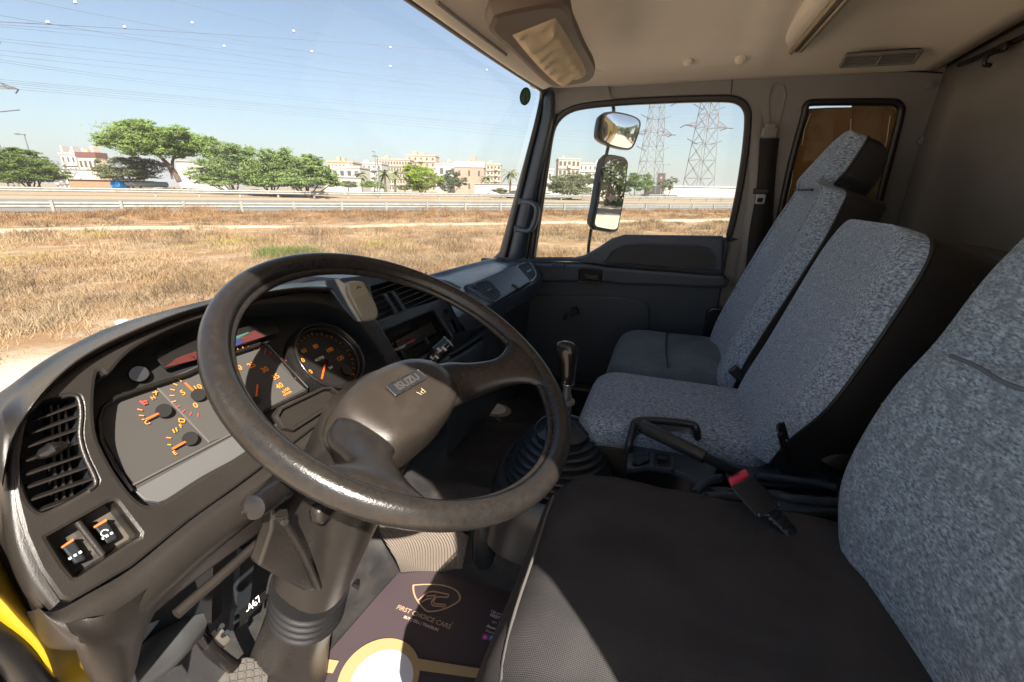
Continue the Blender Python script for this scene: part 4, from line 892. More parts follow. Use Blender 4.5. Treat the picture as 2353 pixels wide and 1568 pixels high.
b.obj('stalk_symbols', WHP, s2, False)
# ================================================================ HANDS-FREE SPEAKER
hs = thing('handsfree_speaker', 'beige flat handsfree speaker clipped upright on the dash beside the wheel', 'speaker')
hp = [Z3(*p) for p in ((190, 330), (215, 295), (300, 300), (330, 340), (395, 460), (412, 530), (390, 570), (320, 580), (290, 560), (240, 470), (195, 380))]
HPl = Plane(on(Z3(300, 440), y=.505), (-.45, -.84, .30)); hu = [(q.x, q.y) for q in crv([HPl.uv(p) for p in hp], 3, True)]
BEI = mat('beige speaker plastic', (.30, .27, .20), .4, bump=(700, .3, .0005)); 
plate('speaker_body', HPl, [hu], BEI, hs, .014, .004, .004)
hk_ = Vector((sum(q[0] for q in hu)/len(hu), sum(q[1] for q in hu)/len(hu)))
b = MB()
for i in range(-9, 10):
    for j in range(-14, 6):
        u_ = hk_.x+i*.0024+.004; v_ = hk_.y+j*.0024-.004
        if abs(i) < 8: b.add([HPl.w(u_+.0007*math.cos(a), v_+.0007*math.sin(a), .0043) for a in [k*math.pi/2 for k in range(4)]], [(0, 1, 2, 3)])
b.obj('grille_holes', mat('grille hole', (.10, .09, .07), .8), hs, False)
b = MB(); c_ = HPl.uv(Z3(268, 342)); b.tube([HPl.w(c_[0]+x, c_[1]+y, .0048) for x, y in ((-.004, -.0015), (-.002, .001), (.002, .001), (.004, -.0015))], .0009, 6); b.obj('phone_mark', RUB, hs)
clip = [HPl.uv(Z3(*p)) for p in ((125, 275), (150, 275), (200, 330), (205, 400), (310, 582), (290, 575), (230, 480), (165, 360))]
plate('white_edge', HPl, [clip], mat('off white plastic', (.5, .48, .42), .4), hs, .012, .002, -.006)
sun_clip = [HPl.uv(Z3(*p)) for p in ((60, 275), (130, 275), (200, 400), (300, 575), (270, 570), (190, 480), (110, 370), (65, 310))]
plate('clip_plate', HPl, [sun_clip], PLC, hs, .006, .002, -.014)
# ================================================================ SEATS
def rounded_cushion(name, x0, x1, prof, mt, parent, crown=.012, e=5, n=40, edge=.03):
    """prof: list of (y,z,thick) stations from front to back; section across x is a superellipse"""
    pass
def cushion(name, x0, x1, y0, y1, zt, th, mt, parent, crown=.018, nose=.03, taper=0, zs=0, rnd=.05, wr=.0025):
    """seat cushion as a subdivided rounded box with crowned top"""
    nx, ny = 12, 14; vs = []; fs = []
    def top(u, v):
        x = x0+(x1-x0)*u; y = y0+(y1-y0)*v
        ex = max(0, abs(2*u-1)-(1-2*rnd/abs(x1-x0)))/(2*rnd/abs(x1-x0)); ey = max(0, abs(2*v-1)-(1-2*rnd/abs(y1-y0)))/(2*rnd/abs(y1-y0))
        drop = rnd*.55*(1-math.sqrt(max(0, 1-min(1, ex*ex+ey*ey))))
        c = crown*(1-(2*u-1)**2)+wr*(noise.noise(Vector((x*7, y*9, 3)))+.5*noise.noise(Vector((x*16, y*11, 6)))-.5*max(0, .12-abs(noise.noise(Vector((x*5+y*2, y*6-x*3, 9)))))*6)
        k = 1-taper*v*abs(2*u-1)
        cx = (x0+x1)/2
        # rounded corners in plan
        m_ = max(ex, 0)*max(ey, 0); x = cx+(x-cx)*(1-.10*m_); y = (y0+y1)/2+(y-(y0+y1)/2)*(1-.06*m_)
        return Vector((x, y, zt+c-drop+zs*v-nose*max(0, (1-v*5))**2))
    N = 44; G_ = [[top(i/N, j/N) for i in range(N+1)] for j in range(N+1)]
    for r_ in G_: vs += r_
    for j in range(N):
        for i in range(N): a = j*(N+1)+i; fs.append((a, a+1, a+N+2, a+N+1))
    bd = [G_[0][i] for i in range(N+1)]+[G_[j][N] for j in range(1, N+1)]+[G_[N][i] for i in range(N-1, -1, -1)]+[G_[j][0] for j in range(N-1, 0, -1)]
    idx = [i for i in range(N+1)]+[j*(N+1)+N for j in range(1, N+1)]+[N*(N+1)+i for i in range(N-1, -1, -1)]+[j*(N+1) for j in range(N-1, 0, -1)]
    k = len(vs); M_ = len(bd); c = Vector(((x0+x1)/2, (y0+y1)/2, 0))
    for lv_, (dz, s_) in enumerate(((-.015, 1.012), (-th*.6, 1.0), (-th, .94))):
        for v in bd: q = c+(Vector((v.x, v.y, 0))-c)*s_; vs.append(Vector((q.x, q.y, v.z+dz)))
    prev = idx
    for lv_ in range(3):
        cur = list(range(k+lv_*M_, k+(lv_+1)*M_))
        for i in range(M_): fs.append((prev[i], cur[i], cur[(i+1) % M_], prev[(i+1) % M_]))
        prev = cur
    fs.append(tuple(prev))
    o = mk(name, vs, fs, mt, parent); return o
def backrest(name_f, name_b, xc, st, parent, fab, vin, piping=True, fd=.045, dish=.014, seam=0):
    """st: stations (y, z, width, depth) from bottom to top. front panel in cloth, shell in vinyl"""
    P = crv([(0, s_[0], s_[1]) for s_ in st], 5); Wd = crv1([s_[2] for s_ in st], 5); Dp = crv1([s_[3] for s_ in st], 5); XO = crv1([(s_[4] if len(s_) > 4 else 0) for s_ in st], 5)
    n = 22; ringsf = []; ringsb = []; L = []; R_ = []
    for i, p in enumerate(P):
        t = (P[min(i+1, len(P)-1)]-P[max(i-1, 0)]).normalized(); nf = Vector((0, t.z, -t.y))  # pointing forward
        if nf.y < 0: nf = -nf
        wd = Wd[i]; dp = Dp[i]; xcc = xc+XO[i]; c = Vector((xcc, p.y, p.z)); row = []; N = 18
        for k in range(N+1):
            u = k/N*2-1; side = max(0, abs(u)-.72)/.28
            f_ = fd*(1-side**2.2)**.5 if side < 1 else 0
            x = xcc+u*wd/2
            ds_ = dish*(1-(u/.7)**2)*min(1, (len(P)-1-i)/8) if abs(u) < .7 else 0
            row.append(Vector((x, 0, 0))+Vector((0, p.y, p.z))+nf*(f_-ds_))
        ringsf.append(row); L.append(row[0]); R_.append(row[-1])
        ringsb.append([Vector((xcc-wd/2*1.004, p.y, p.z))+nf*.002, Vector((xcc-wd/2*1.01, p.y, p.z))-nf*dp*.5, Vector((xcc-wd/2*.96, p.y, p.z))-nf*dp, Vector((xcc, p.y, p.z))-nf*dp*1.05, Vector((xcc+wd/2*.96, p.y, p.z))-nf*dp, Vector((xcc+wd/2*1.01, p.y, p.z))-nf*dp*.5, Vector((xcc+wd/2*1.004, p.y, p.z))+nf*.002])
    def cap(rows, sgn):
        return rows
    # closed round top: shrink last stations forward->down
    b = MB(); b.loft(ringsf, False, False); k = len(b.v); b.v.append(tuple(sum((v for v in ringsf[-1]), Vector())/len(ringsf[-1]))); n1 = len(ringsf[-1]); base = k-n1
    for i in range(n1-1): b.f.append((base+i, base+i+1, k))
    b.obj(name_f, fab, parent)
    b = MB(); b.loft(ringsb, True, False); b.obj(name_b, vin, parent)
    for k_ in (3, 15):
        if seam: bb = MB(); bb.tube([r_[k_]+Vector((0, .001, 0)) for r_ in ringsf[2:seam]], .0028, 8); bb.obj('bolster_seam', fab, parent)
    if piping:
        bb = MB(); bb.tube(L+R_[::-1] if (L[-1]-R_[-1]).length < .5 else L, .0035, 8, True); bb.obj('piping', vin, parent)
PIP = mat('dark green piping', (.02, .03, .03), .6)
# outer passenger seat
os_ = thing('outer_passenger_seat', 'grey cloth passenger seat with high headrest next to the passenger door', 'seat')
cushion('seat_cushion', 1.345, 1.79, .135, -.30, -.515, .06, mat('blue black seat cloth', (.075, .11, .145), .8, bump=(500, .5, .0015), mix=((.13, .175, .22), 240, .4, .65), mix2=((.06, .08, .10), 7, .45, .7), sheen=.1), os_, crown=.02, nose=.035, zs=.0, rnd=.05)
cushion('seat_base', 1.352, 1.783, .128, -.30, -.572, .35, VIN, os_, crown=0, rnd=.03)
b = MB(); b.tube([Vector((x, -.055+.012*math.cos((x-1.567)*7), -.496+.004-.02*((x-1.567)/.22)**4)) for x in [1.36+.0105*i for i in range(40)]], .0022, 6); b.obj('cushion_seam', RUB, os_)
backrest('backrest', 'back_shell', 1.53, [(-.235, -.54, .42, .09, -.0), (-.25, -.45, .45, .09, -.0), (-.285, -.34, .46, .09, -.0), (-.325, -.22, .46, .09, -.01), (-.365, -.10, .44, .09, -.025), (-.392, -.02, .37, .09, -.035), (-.402, .012, .34, .09, -.025), (-.408, .03, .245, .085, .055), (-.425, .062, .235, .08, .047), (-.438, .092, .205, .075, .030), (-.446, .118, .16, .065, .004), (-.452, .136, .11, .05, -.024), (-.456, .146, .05, .03, -.048)], os_, FAB, VIN, dish=.02, seam=34)
b = MB(); b.tube([Vector((1.585+x, -.405+.046-.25*x*x, .018)) for x in (-.11, -.06, 0, .06, .11)], .0035, 6); b.obj('headrest_seam', RUB, os_)
# middle seat with fold down back
ms = thing('middle_passenger_seat', 'grey cloth middle seat with a low square back whose black rear folds into a table', 'seat')
cushion('seat_cushion', .955, 1.30, .155, -.275, -.512, .05, FAB, ms, crown=.012, nose=.02, rnd=.04)
cushion('seat_base', .963, 1.292, .148, -.28, -.560, .20, VIN, ms, crown=0, rnd=.03)
backrest('backrest', 'back_shell', 1.06, [(-.262, -.535, .33, .07, .04), (-.28, -.46, .36, .10, .03), (-.31, -.36, .40, .11, .0), (-.345, -.25, .41, .12, 0), (-.378, -.14, .40, .12, 0), (-.395, -.09, .37, .12, 0), (-.403, -.065, .32, .11, 0), (-.406, -.056, .26, .10, 0)], ms, FAB, VIN, fd=.04, dish=.004)
tb = MB(); q0 = Vector((1.085, -.30, -.42)); 
b = MB(); b.loft([sect(Vector((1.06, y, z)), (1, 0, 0), (0, -.93, -.36), w_, d_, 24, 6) for y, z, w_, d_ in ((-.36, -.50, .30, .05), (-.43, -.40, .33, .07), (-.50, -.22, .34, .08), (-.545, -.10, .33, .07), (-.552, -.085, .30, .03))]); b.obj('folding_table', mat('table back vinyl', (.028, .026, .022), .5, bump=(400, .3, .001)), ms)
for z_ in (0, 1): tube('shell_seam', [on(Y6(*p), x=.90-.03*z_) for p in (((1030, 220), (850, 430), (620, 680), (300, 1050)), ((1290, 265), (1060, 520), (820, 780), (575, 1060)))[z_]], .0014, mat('seam grey', (.12, .12, .12), .5), ms, None or 6)
# recliner pivot
rp = on(Y6(175, 1120), x=.93); b = MB(); b.tube([rp, rp-Vector((.02, 0, 0))], [.026, .022], 20); b.obj('recliner_cover', PLG, ms)
b = MB(); b.tube([rp+Vector((-.022, .018, -.01)), rp+Vector((-.024, .004, -.045)), rp+Vector((-.012, -.01, -.07))], [.006, .006, .004], 10); b.obj('recliner_lever', PLG, ms)
# strap between the two passenger seats
bs = thing('belt_buckle_strap', 'black belt strap running down the gap between the two passenger seats', 'seat belt')
strap('strap', [on(p, x=x) for p, x in (((1935, 560), 1.34), ((1850, 680), 1.33), ((1775, 760), 1.32), ((1735, 810), 1.31), ((1705, 858), 1.30))], Vector((.02, .0, .035)), BELT, bs)
rbox('buckle', on((1698, 862), x=1.30), (.018, .055, .028), PLB, bs, Matrix.Rotation(math.radians(38), 3, 'X'), .004)
# driver's seat
ds = thing('driver_seat', 'driver seat with a black cloth cushion cover and a grey knitted backrest, nearest the camera', 'seat')
cushion('seat_cushion', .215, .762, .155, -.40, -.497, .11, BLK, ds, crown=.008, nose=.030, zs=-.0, rnd=.075, wr=.009)
cushion('seat_base', .24, .68, .06, -.36, -.61, .32, VIN, ds, crown=0, rnd=.03)
b = MB(); P_ = [on(p, z=-.512) for p in ((1150, 1640), (1152, 1568), (1160, 1500), (1185, 1400), (1222, 1290), (1250, 1200), (1272, 1140))]; b.tube(crv(P_, 4), .0022, 8); b.obj('front_piping', mat('pale piping', (.10, .095, .09), .6), ds)
backrest('backrest', 'back_shell', .46, [(-.335, -.60, .40, .10), (-.335, -.54, .43, .11), (-.326, -.48, .50, .11), (-.324, -.42, .565, .11), (-.335, -.35, .59, .11), (-.352, -.26, .575, .10), (-.372, -.18, .53, .10), (-.39, -.10, .505, .09), (-.41, -.04, .48, .09), (-.435, .03, .45, .08), (-.46, .10, .38, .07), (-.475, .13, .25, .05)], ds, FABV, VIN, fd=.03, dish=.03)
b = MB(); b.tube(crv([on(Y6(*p), y=-.333) for p in ((1150, 700), (1300, 760), (1450, 850), (1592, 905))], 4), .0026, 8); b.obj('back_crease', mat('crease cloth', (.10, .13, .165), .95), ds)
# ================================================================ GEAR LEVER
gl = thing('gear_lever', 'tall black gear lever with a glossy knob above a ribbed rubber gaiter', 'gear lever')
gx, gy = .948, .178
bx_, by_ = .975, .185
b = MB(); rg = []
def gr(c, r_, n=36, e=2.4): return sect(c, (1, 0, 0), (0, 1, 0), 2*r_, 2*r_*.92, n, e)
N = 90
for i in range(N+1):
    t = i/N; r_ = .152-.082*t**1.3+.0075*math.cos(t*8*2*math.pi); rg.append(gr(Vector((bx_, by_, -.672+.112*t)), r_))
b.loft(rg); b.obj('ribbed_gaiter', mat('gaiter rubber', (.022, .030, .038), .22), gl)
b = MB(); b.loft([gr(Vector((bx_ if z < -.555 else gx+.01, by_, z)), r_) for z, r_ in ((-.565, .074), (-.552, .071), (-.546, .056), (-.538, .032), (-.53, .021), (-.50, .0195), (-.462, .0185), (-.460, .013))]); b.obj('gaiter_neck', MATS['gaiter rubber'], gl)
b = MB(); b.tube([Vector((gx, gy, -.475)), Vector((gx, gy, -.468)), Vector((gx, gy, -.465))], [.020, .020, .016], 20); b.obj('collar', mat('collar grey', (.12, .12, .12), .4), gl)
b = MB(); b.tube([Vector((gx, gy, -.48)), Vector((gx, gy, -.42))], .0095, 14); b.obj('shaft', mat('shaft grey', (.08, .085, .09), .35), gl)
b = MB(); ex_ = Vector((1, 0, 0)); ey_ = Vector((0, 1, 0))
b.loft([sect(Vector((gx+ox, gy+oy, z)), ex_, ey_, w_, d_, 24, 2.4) for z, w_, d_, ox, oy in ((-.428, .026, .026, 0, 0), (-.425, .030, .032, 0, 0), (-.40, .031, .034, 0, 0), (-.375, .033, .038, 0, .001), (-.356, .035, .046, 0, .004), (-.345, .036, .054, 0, .007), (-.333, .034, .050, 0, .008), (-.325, .026, .036, 0, .009), (-.322, .012, .016, 0, .009))]); o = b.obj('gear_knob', PLG, gl)
b = MB(); b.tube([Vector((gx+.0155*math.cos(a), gy+.0155*math.sin(a), -.424)) for a in [2*math.pi*k/20 for k in range(21)]], .0012, 6, False); b.obj('knob_ring', CHR, gl)
# base tunnel surround
b = MB(); b.loft([gr(Vector((bx_, by_, z)), r_, e=3) for z, r_ in ((-.82, .20), (-.735, .184), (-.678, .174), (-.666, .164), (-.666, .13))]); b.obj('gaiter_base', PLB, gl)
q = on((1243, 1120), z=-.70); b = MB(); b.tube([q, q+Vector((0, 0, .006))], .012, 16); b.obj('fixing_bolt', PLB, gl)
# ================================================================ CONSOLE AND HANDBRAKE between the seats
cc = thing('centre_console', 'low black centre console with trays and a power socket plate beside the driver seat', 'console')
cn = [on(p, z=-.56) for p in (X3(250, 480), X3(260, 640), X3(500, 640), X3(760, 700), X3(900, 800), X3(900, 860), X3(1500, 980), X3(2160, 1000), X3(2140, 640), X3(1900, 560), X3(1120, 440), X3(880, 360), X3(300, 380))]
PZ = Plane((.9, -.1, -.56), (0, 0, 1)); loop = [PZ.uv(X3(*p)) for p in ((245, 470), (250, 625), (430, 600), (620, 620), (800, 690), (900, 760), (1010, 880), (1180, 960), (1500, 1000), (1900, 1010), (2170, 1000), (2200, 700), (2050, 620), (1600, 520), (1140, 440), (880, 380), (700, 360), (300, 380))]
h1 = [PZ.uv(X3(*p)) for p in ((880, 840), (940, 780), (1060, 770), (1250, 790), (1500, 830), (1900, 850), (2100, 860), (2110, 900), (1900, 900), (1500, 890), (1100, 850), (960, 880))]
h2 = [PZ.uv(X3(*p)) for p in ((1150, 480), (1500, 560), (1960, 640), (2080, 720), (1600, 700), (1300, 660), (1180, 620))]
plate('console_top', PZ, [loop, h1, h2], PLC, cc, .02, .006, 0)
well('tray', h1, PZ, -.01, -.09, PLB, cc); well('tray', h2, PZ, -.01, -.09, PLB, cc)
b = MB(); b.loft([[PZ.w(q[0], q[1], h) for q in loop] for h in (-.012, -.12, -.26)], False); b.obj('console_body', PLB, cc)
plate('tray_floor', PZ, [grow(h1, .0), ], PLB, cc, .002, 0, -.085); plate('tray_floor', PZ, [h2], PLB, cc, .002, 0, -.085)
# socket plate
PZ2 = PZ.off(.012); sp = [PZ2.uv(X3(*p)) for p in ((255, 478), (290, 465), (640, 480), (668, 500), (672, 620), (640, 628), (440, 598), (260, 625), (248, 600))]
pc1 = [PZ2.uv(X3(*p)) for p in ((300, 500), (330, 480), (450, 478), (450, 580), (320, 600), (295, 580))]
pc2 = [PZ2.uv(X3(*p)) for p in ((530, 510), (605, 515), (608, 590), (532, 588))]
plate('socket_plate', PZ2, [sp, pc1, pc2], PLC, cc, .014, .003, 0)
plate('plate_floor', PZ2, [pc1], PLC, cc, .002, 0, -.010); plate('socket_hole', PZ2, [pc2], MATS['pure black'], cc, .002, 0, -.008)
plate('coin_divider', PZ2, [[PZ2.uv(X3(*p)) for p in ((310, 590), (440, 525), (450, 530), (330, 596))]], PLB, cc, .004, 0, -.004)
plate('socket_rim', PZ2, [[PZ2.uv(X3(*p)) for p in ((495, 490), (640, 500), (640, 612), (490, 600))], [PZ2.uv(X3(*p)) for p in ((525, 508), (612, 514), (612, 592), (528, 590))]], PLB, cc, .003, .001, .002)
tube('tray_rim', [PZ.hit(X3(*p), .006) for p in ((860, 850), (930, 760), (1060, 710), (1100, 720))], .009, PLC, cc, 10, 4)
tube('tray_rim', [PZ.hit(X3(*p), .004) for p in ((970, 890), (1080, 870), (1300, 880), (1560, 860), (1750, 900), (2000, 925), (2150, 930))], .010, PLC, cc, 10, 4)
tube('tray_rim', [PZ.hit(X3(*p), .006) for p in ((1420, 690), (1560, 700), (1900, 740), (2130, 790))], .008, PLC, cc, 10, 4)
tube('belt_guide', [PZ.hit(X3(*p), h) for p, h in (((890, 375), .0), ((980, 385), .012), ((1085, 410), .012), ((1110, 530), .0))], .006, PLC, cc, 8, 4)
tube('belt_guide', [PZ.hit(X3(*p), .004) for p in ((1520, 535), (1570, 560), (1625, 665))], .004, PLC, cc, 8, 4)
# cup frame round the handbrake
hb = thing('handbrake', 'black handbrake lever lying back in its loop shaped housing beside the middle seat', 'handbrake')
fr = [on(X3(*p), z=z) for p, z in (((255, 470), -.55), ((262, 400), -.53), ((300, 260), -.505), ((330, 195), -.495), ((500, 185), -.49), ((800, 215), -.49), ((870, 260), -.495), ((880, 380), -.53))]
tube('housing_loop', fr, .0085, PLB, hb, 12, 5)
b = MB(); f2 = crv(fr, 4); b.loft([f2, [Vector((p.x+.012, p.y, -.60)) for p in f2]], False, False); o = b.obj('housing_wall', PLB, hb); solid(o, .006, 0)
h0 = on(X3(375, 235), z=-.488); h1_ = on(X3(950, 520), z=-.50); h2_ = on(X3(1330, 690), z=-.54)
b = MB(); b.tube([h0+(h0-h1_).normalized()*.004, h0, h0.lerp(h1_, .08), h0.lerp(h1_, .5), h1_], [.010, .0145, .0155, .0145, .0135], 18); b.obj('lever_grip', PLB, hb)
b = MB(); b.tube([h1_.lerp(h0, .05), h2_], [.010, .011], 12); b.obj('lever_bar', PLB, hb)
b = MB(); b.tube([h0-(h1_-h0).normalized()*.012, h0+(h1_-h0).normalized()*.005], [.006, .007], 12); b.obj('release_button', PLG, hb)
# red buckle
bk = thing('seat_belt_buckle', 'black seat belt buckle with a bright red PRESS button beside the driver cushion', 'seat belt buckle')
bl = on(X3(1180, 795), z=-.435); br = on(X3(1362, 690), z=-.435); kk = 1.05
tl = on(X3(1145, 720), t=1)*(bl.dot(fv))*kk; tr_ = on(X3(1325, 625), t=1)*(br.dot(fv))*kk
db_ = on(X3(1435, 1080), z=-.468); dr_ = on(X3(1640, 975), z=-.468)
nb = (br-bl).cross(db_-bl).normalized()
if nb.dot(bl) < 0: nb = -nb        # pointing away from the viewer
th_ = (tl-bl).dot(nb); pts_ = [bl, br, dr_, db_, tl, tr_, dr_+(tr_-br), db_+(tl-bl)]
b = MB(); b.add(pts_, [(0, 1, 2, 3), (4, 7, 6, 5), (0, 4, 5, 1), (1, 5, 6, 2), (2, 6, 7, 3), (3, 7, 4, 0)]); o = b.obj('buckle_body', mat('buckle grey black', (.032, .034, .037), .45, bump=(600, .4, .0008)), bk); mod_bevel(o, .0035, 3)
ce = (bl+br+tl+tr_)/4; fn_ = (br-bl).cross(tl-bl).normalized()
if fn_.dot(ce) > 0: fn_ = -fn_
def rb_(s1, s2, h): return [ce+((a_-ce)*1)*0+(br-bl)*.5*u*s1+(tl-bl)*.5*v*s2+fn_*h for a_, u, v in ((bl, -1, -1), (br, 1, -1), (tr_, 1, 1), (tl, -1, 1))]
b = MB(); b.loft([rb_(.90, .80, -.002), rb_(.90, .80, .002), rb_(.84, .70, .0035)]); o = b.obj('red_button', mat('red button', (.75, .015, .06), .35), bk); mod_bevel(o, .001)
BP = Plane(ce, fn_, br-bl); s_ = 1 if BP.e2.dot(tl-bl) > 0 else -1
b = MB(); textm('PRESS', .0085, PM(BP, BP.w(0, .0045*s_, .0038)), acc=b, bold=.0001); b.obj('press_text', mat('dark print', (.15, .01, .02), .6), bk, False)
ax = ((db_+dr_)-(bl+br)).normalized(); wx = (br-bl).normalized(); wn = -nb; tB = (db_+dr_)/2+(tl-bl)*.5; wdt = (br-bl).length
b = MB()
for k in range(5): b.loft([sect(tB+ax*(.003+k*.0085), wx, wn, wdt*(.70-.06*k), .016, 16, 4), sect(tB+ax*(.007+k*.0085), wx, wn, wdt*(.72-.06*k), .016, 16, 4)])
b.loft([sect(tB+ax*t_, wx, wn, wdt*.5, .011, 16, 4) for t_ in (0, .03, .055)]); b.obj('ribbed_stalk', PLB, bk)
for q in (db_.lerp(bl, .08)+(dr_-db_)*.06, dr_.lerp(br, .08)-(dr_-db_)*.06): b = MB(); b.tube([q, q-nb*.003], .0026, 10); b.obj('rivet', CHR, bk)
# ================================================================ PAPER MATS
pm = thing('paper_floor_mat', 'dark plum paper floor mat with a gold shield logo lying in the driver footwell', 'floor mat')
FL = Plane((.62, .45, -.9475), (0, 0, 1))
pl_ = [FL.uv(p) for p in (Z5(1100, 780), Z5(1820, 910), Z5(2050, 2100), Z5(80, 1950))]
gr_ = MB(); 
a_, b2_, c2_, d2_ = [Vector(q) for q in pl_]
vs = []; fs = []; N = 16
for j in range(N+1):
    for i in range(N+1):
        u, v = i/N, j/N; q = a_*(1-u)*(1-v)+b2_*u*(1-v)+c2_*u*v+d2_*(1-u)*v
        vs.append(FL.w(q.x, q.y, .004+.003*noise.noise(Vector((q.x*9, q.y*9, 0)))))
for j in range(N):
    for i in range(N): k = j*(N+1)+i; fs.append((k, k+1, k+N+2, k+N+1))
PAP = mat('plum paper', (.060, .044, .050), .6, bump=(200, .15, .0005)); mk('paper_sheet', vs, fs, PAP, pm)
GOLD = mat('gold print', (.46, .30, .20), .5); GOLD2 = mat('gold band', (.42, .30, .15), .5)
FL2 = FL.off(.0075)
xa = (FL.uv(Z5(1700, 1200), 0)); ang = ang_of(FL2, Z5(1015, 1080), Z5(1355, 1210))
shd = [Z5(*p) for p in ((1115, 950), (1140, 935), (1290, 935), (1390, 965), (1428, 1010), (1415, 1050), (1330, 1095), (1240, 1115), (1190, 1100), (1130, 1020))]
su = [(q.x, q.y) for q in crv([FL2.uv(p) for p in shd], 4, True)]
k = Vector((sum(q[0] for q in su)/len(su), sum(q[1] for q in su)/len(su)))
plate('logo_shield', FL2, [su, [((Vector(q)-k)*.92+k)[:] for q in su]], GOLD, pm, .0004, 0, .0005)
pc = FL2.w(*FL2.uv(Z5(1252, 1020)))
b = MB(); lg = Matrix.Rotation(ang, 3, 'Z')
def ln(P, wd=.0030):
    for i in range(len(P)-1): b.beam(FL2.hit(Z5(*P[i]), .0006), FL2.hit(Z5(*P[i+1]), .0006), wd, .0004)
ln([(1150, 1040), (1195, 1000), (1215, 985), (1250, 980), (1350, 1000)]); ln([(1175, 1050), (1205, 1030), (1240, 1025)]); ln([(1205, 1010), (1255, 1008)]); ln([(1350, 1000), (1345, 1018), (1270, 1015), (1250, 1045), (1260, 1060), (1320, 1065)]); ln([(1265, 1000), (1238, 1050), (1245, 1072), (1325, 1080), (1330, 1062)])
b.obj('logo_letters', GOLD, pm, False)
def ft(txt, p, size, nm, mt_, bold=0, al='CENTER'): return textm(txt, size, PM(FL2, FL2.hit(Z5(*p), .0006), 0, ang), mt_, nm, pm, ext=.0001, bold=bold, align=al)
def span(p, q): return (FL2.hit(Z5(*p))-FL2.hit(Z5(*q))).length
s_ = span((1015, 1080), (1355, 1210)); 
ft('FIRST CHOICE CARS', (1186, 1145), s_/8.9, 'title_text', GOLD, .0003)
s2_ = span((1062, 1148), (1278, 1230)); ft('BUY | SELL | TRADE-IN', (1170, 1187), s2_/9.6, 'slogan_text', mat('pale print paper', (.5, .42, .38), .6), .0004)
ft('R', (1374, 1186), s_/22, 'registered_mark', GOLD)
WHT = mat('white print paper', (.62, .60, .62), .6)
hsz = span((1618, 1130), (1745, 1160))/4.6
ft('المستعملة ذ.م.م', (1625, 1104), hsz*.8, 'arabic_text', WHT, .0002, 'LEFT')
ft('FIRST CHOICE', (1618, 1132), hsz, 'name_text', WHT, .0003, 'LEFT'); ft('971 6 545 7777', (1630, 1178), hsz*.82, 'phone_text', WHT, 0, 'LEFT')
ft('Showroom No:', (1598, 1203), hsz*.78, 'address_text', WHT, .0004, 'LEFT'); ft('Sharjah, United', (1590, 1232), hsz*.78, 'address_text', WHT, 0, 'LEFT')
for p, c_, tx in (((1586, 1275), (.55, .05, .25), 'o'), ((1624, 1284), (.05, .12, .45), 'f'), ((1662, 1294), (.12, .35, .6), 't'), ((1698, 1303), (.03, .03, .04), 'd')):
    u_ = FL2.uv(Z5(*p)); plate('social_icon', FL2, [rrect(u_[0], u_[1], .013, .013, .003, 3, ang)], mat('icon %.2f' % c_[2], c_, .5), pm, .0004, 0, .0006); 
    textm(tx, .013, PM(FL2, FL2.w(u_[0], u_[1], .0009), 0, ang), WHT, 'icon_mark', pm, ext=.0001, bold=.0003)
# gold ring with white disc (code left out) and gold band
cq = FL2.uv(Z5(900, 1530)); rq = span((640, 1560), (1170, 1440))/2
plate('gold_band', FL2, [[FL2.uv(Z5(*p)) for p in ((1130, 1412), (1670, 1500), (1665, 1560), (1150, 1490))]], GOLD2, pm, .0004, 0, .0004)
plate('gold_band', FL2, [[FL2.uv(Z5(*p)) for p in ((640, 1430), (440, 1400), (350, 1480), (600, 1510))]], GOLD2, pm, .0004, 0, .0004)
plate('gold_disc', FL2, [circ(cq[0], cq[1], rq*1.0, 48)], GOLD2, pm, .0004, 0, .0008)
plate('white_disc', FL2, [circ(cq[0]-.004, cq[1]-.01, rq*.76, 48)], mat('white paper print', (.70, .70, .74), .6), pm, .0004, 0, .0012)
# second mat beyond the column on the passenger footwell side
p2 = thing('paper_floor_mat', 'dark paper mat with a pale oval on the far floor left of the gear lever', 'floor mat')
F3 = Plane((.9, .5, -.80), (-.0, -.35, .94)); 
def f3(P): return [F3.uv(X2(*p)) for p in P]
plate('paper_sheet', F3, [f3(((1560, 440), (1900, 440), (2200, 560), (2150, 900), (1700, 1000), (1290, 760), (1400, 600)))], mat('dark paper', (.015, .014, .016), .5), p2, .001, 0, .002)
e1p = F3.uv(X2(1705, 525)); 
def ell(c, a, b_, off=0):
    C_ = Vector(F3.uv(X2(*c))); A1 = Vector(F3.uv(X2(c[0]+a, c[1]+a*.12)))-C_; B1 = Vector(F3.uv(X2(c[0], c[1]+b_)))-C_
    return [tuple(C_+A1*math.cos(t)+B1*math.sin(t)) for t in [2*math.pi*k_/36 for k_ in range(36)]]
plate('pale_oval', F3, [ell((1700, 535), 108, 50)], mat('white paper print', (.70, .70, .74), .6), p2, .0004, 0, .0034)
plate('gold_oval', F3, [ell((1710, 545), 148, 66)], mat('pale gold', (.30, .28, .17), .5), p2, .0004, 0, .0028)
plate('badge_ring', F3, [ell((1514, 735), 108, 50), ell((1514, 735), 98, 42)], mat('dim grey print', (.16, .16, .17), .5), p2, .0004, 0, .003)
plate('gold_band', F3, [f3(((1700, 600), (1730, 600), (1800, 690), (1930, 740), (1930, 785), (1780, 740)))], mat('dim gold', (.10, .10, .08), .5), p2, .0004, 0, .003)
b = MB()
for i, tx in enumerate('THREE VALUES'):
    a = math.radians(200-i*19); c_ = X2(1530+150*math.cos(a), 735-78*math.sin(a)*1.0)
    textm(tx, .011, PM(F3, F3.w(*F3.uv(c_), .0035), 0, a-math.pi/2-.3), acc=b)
textm('VALUES', .014, PM(F3, F3.w(*F3.uv(X2(1514, 735)), .0035), 0, -.15), acc=b)
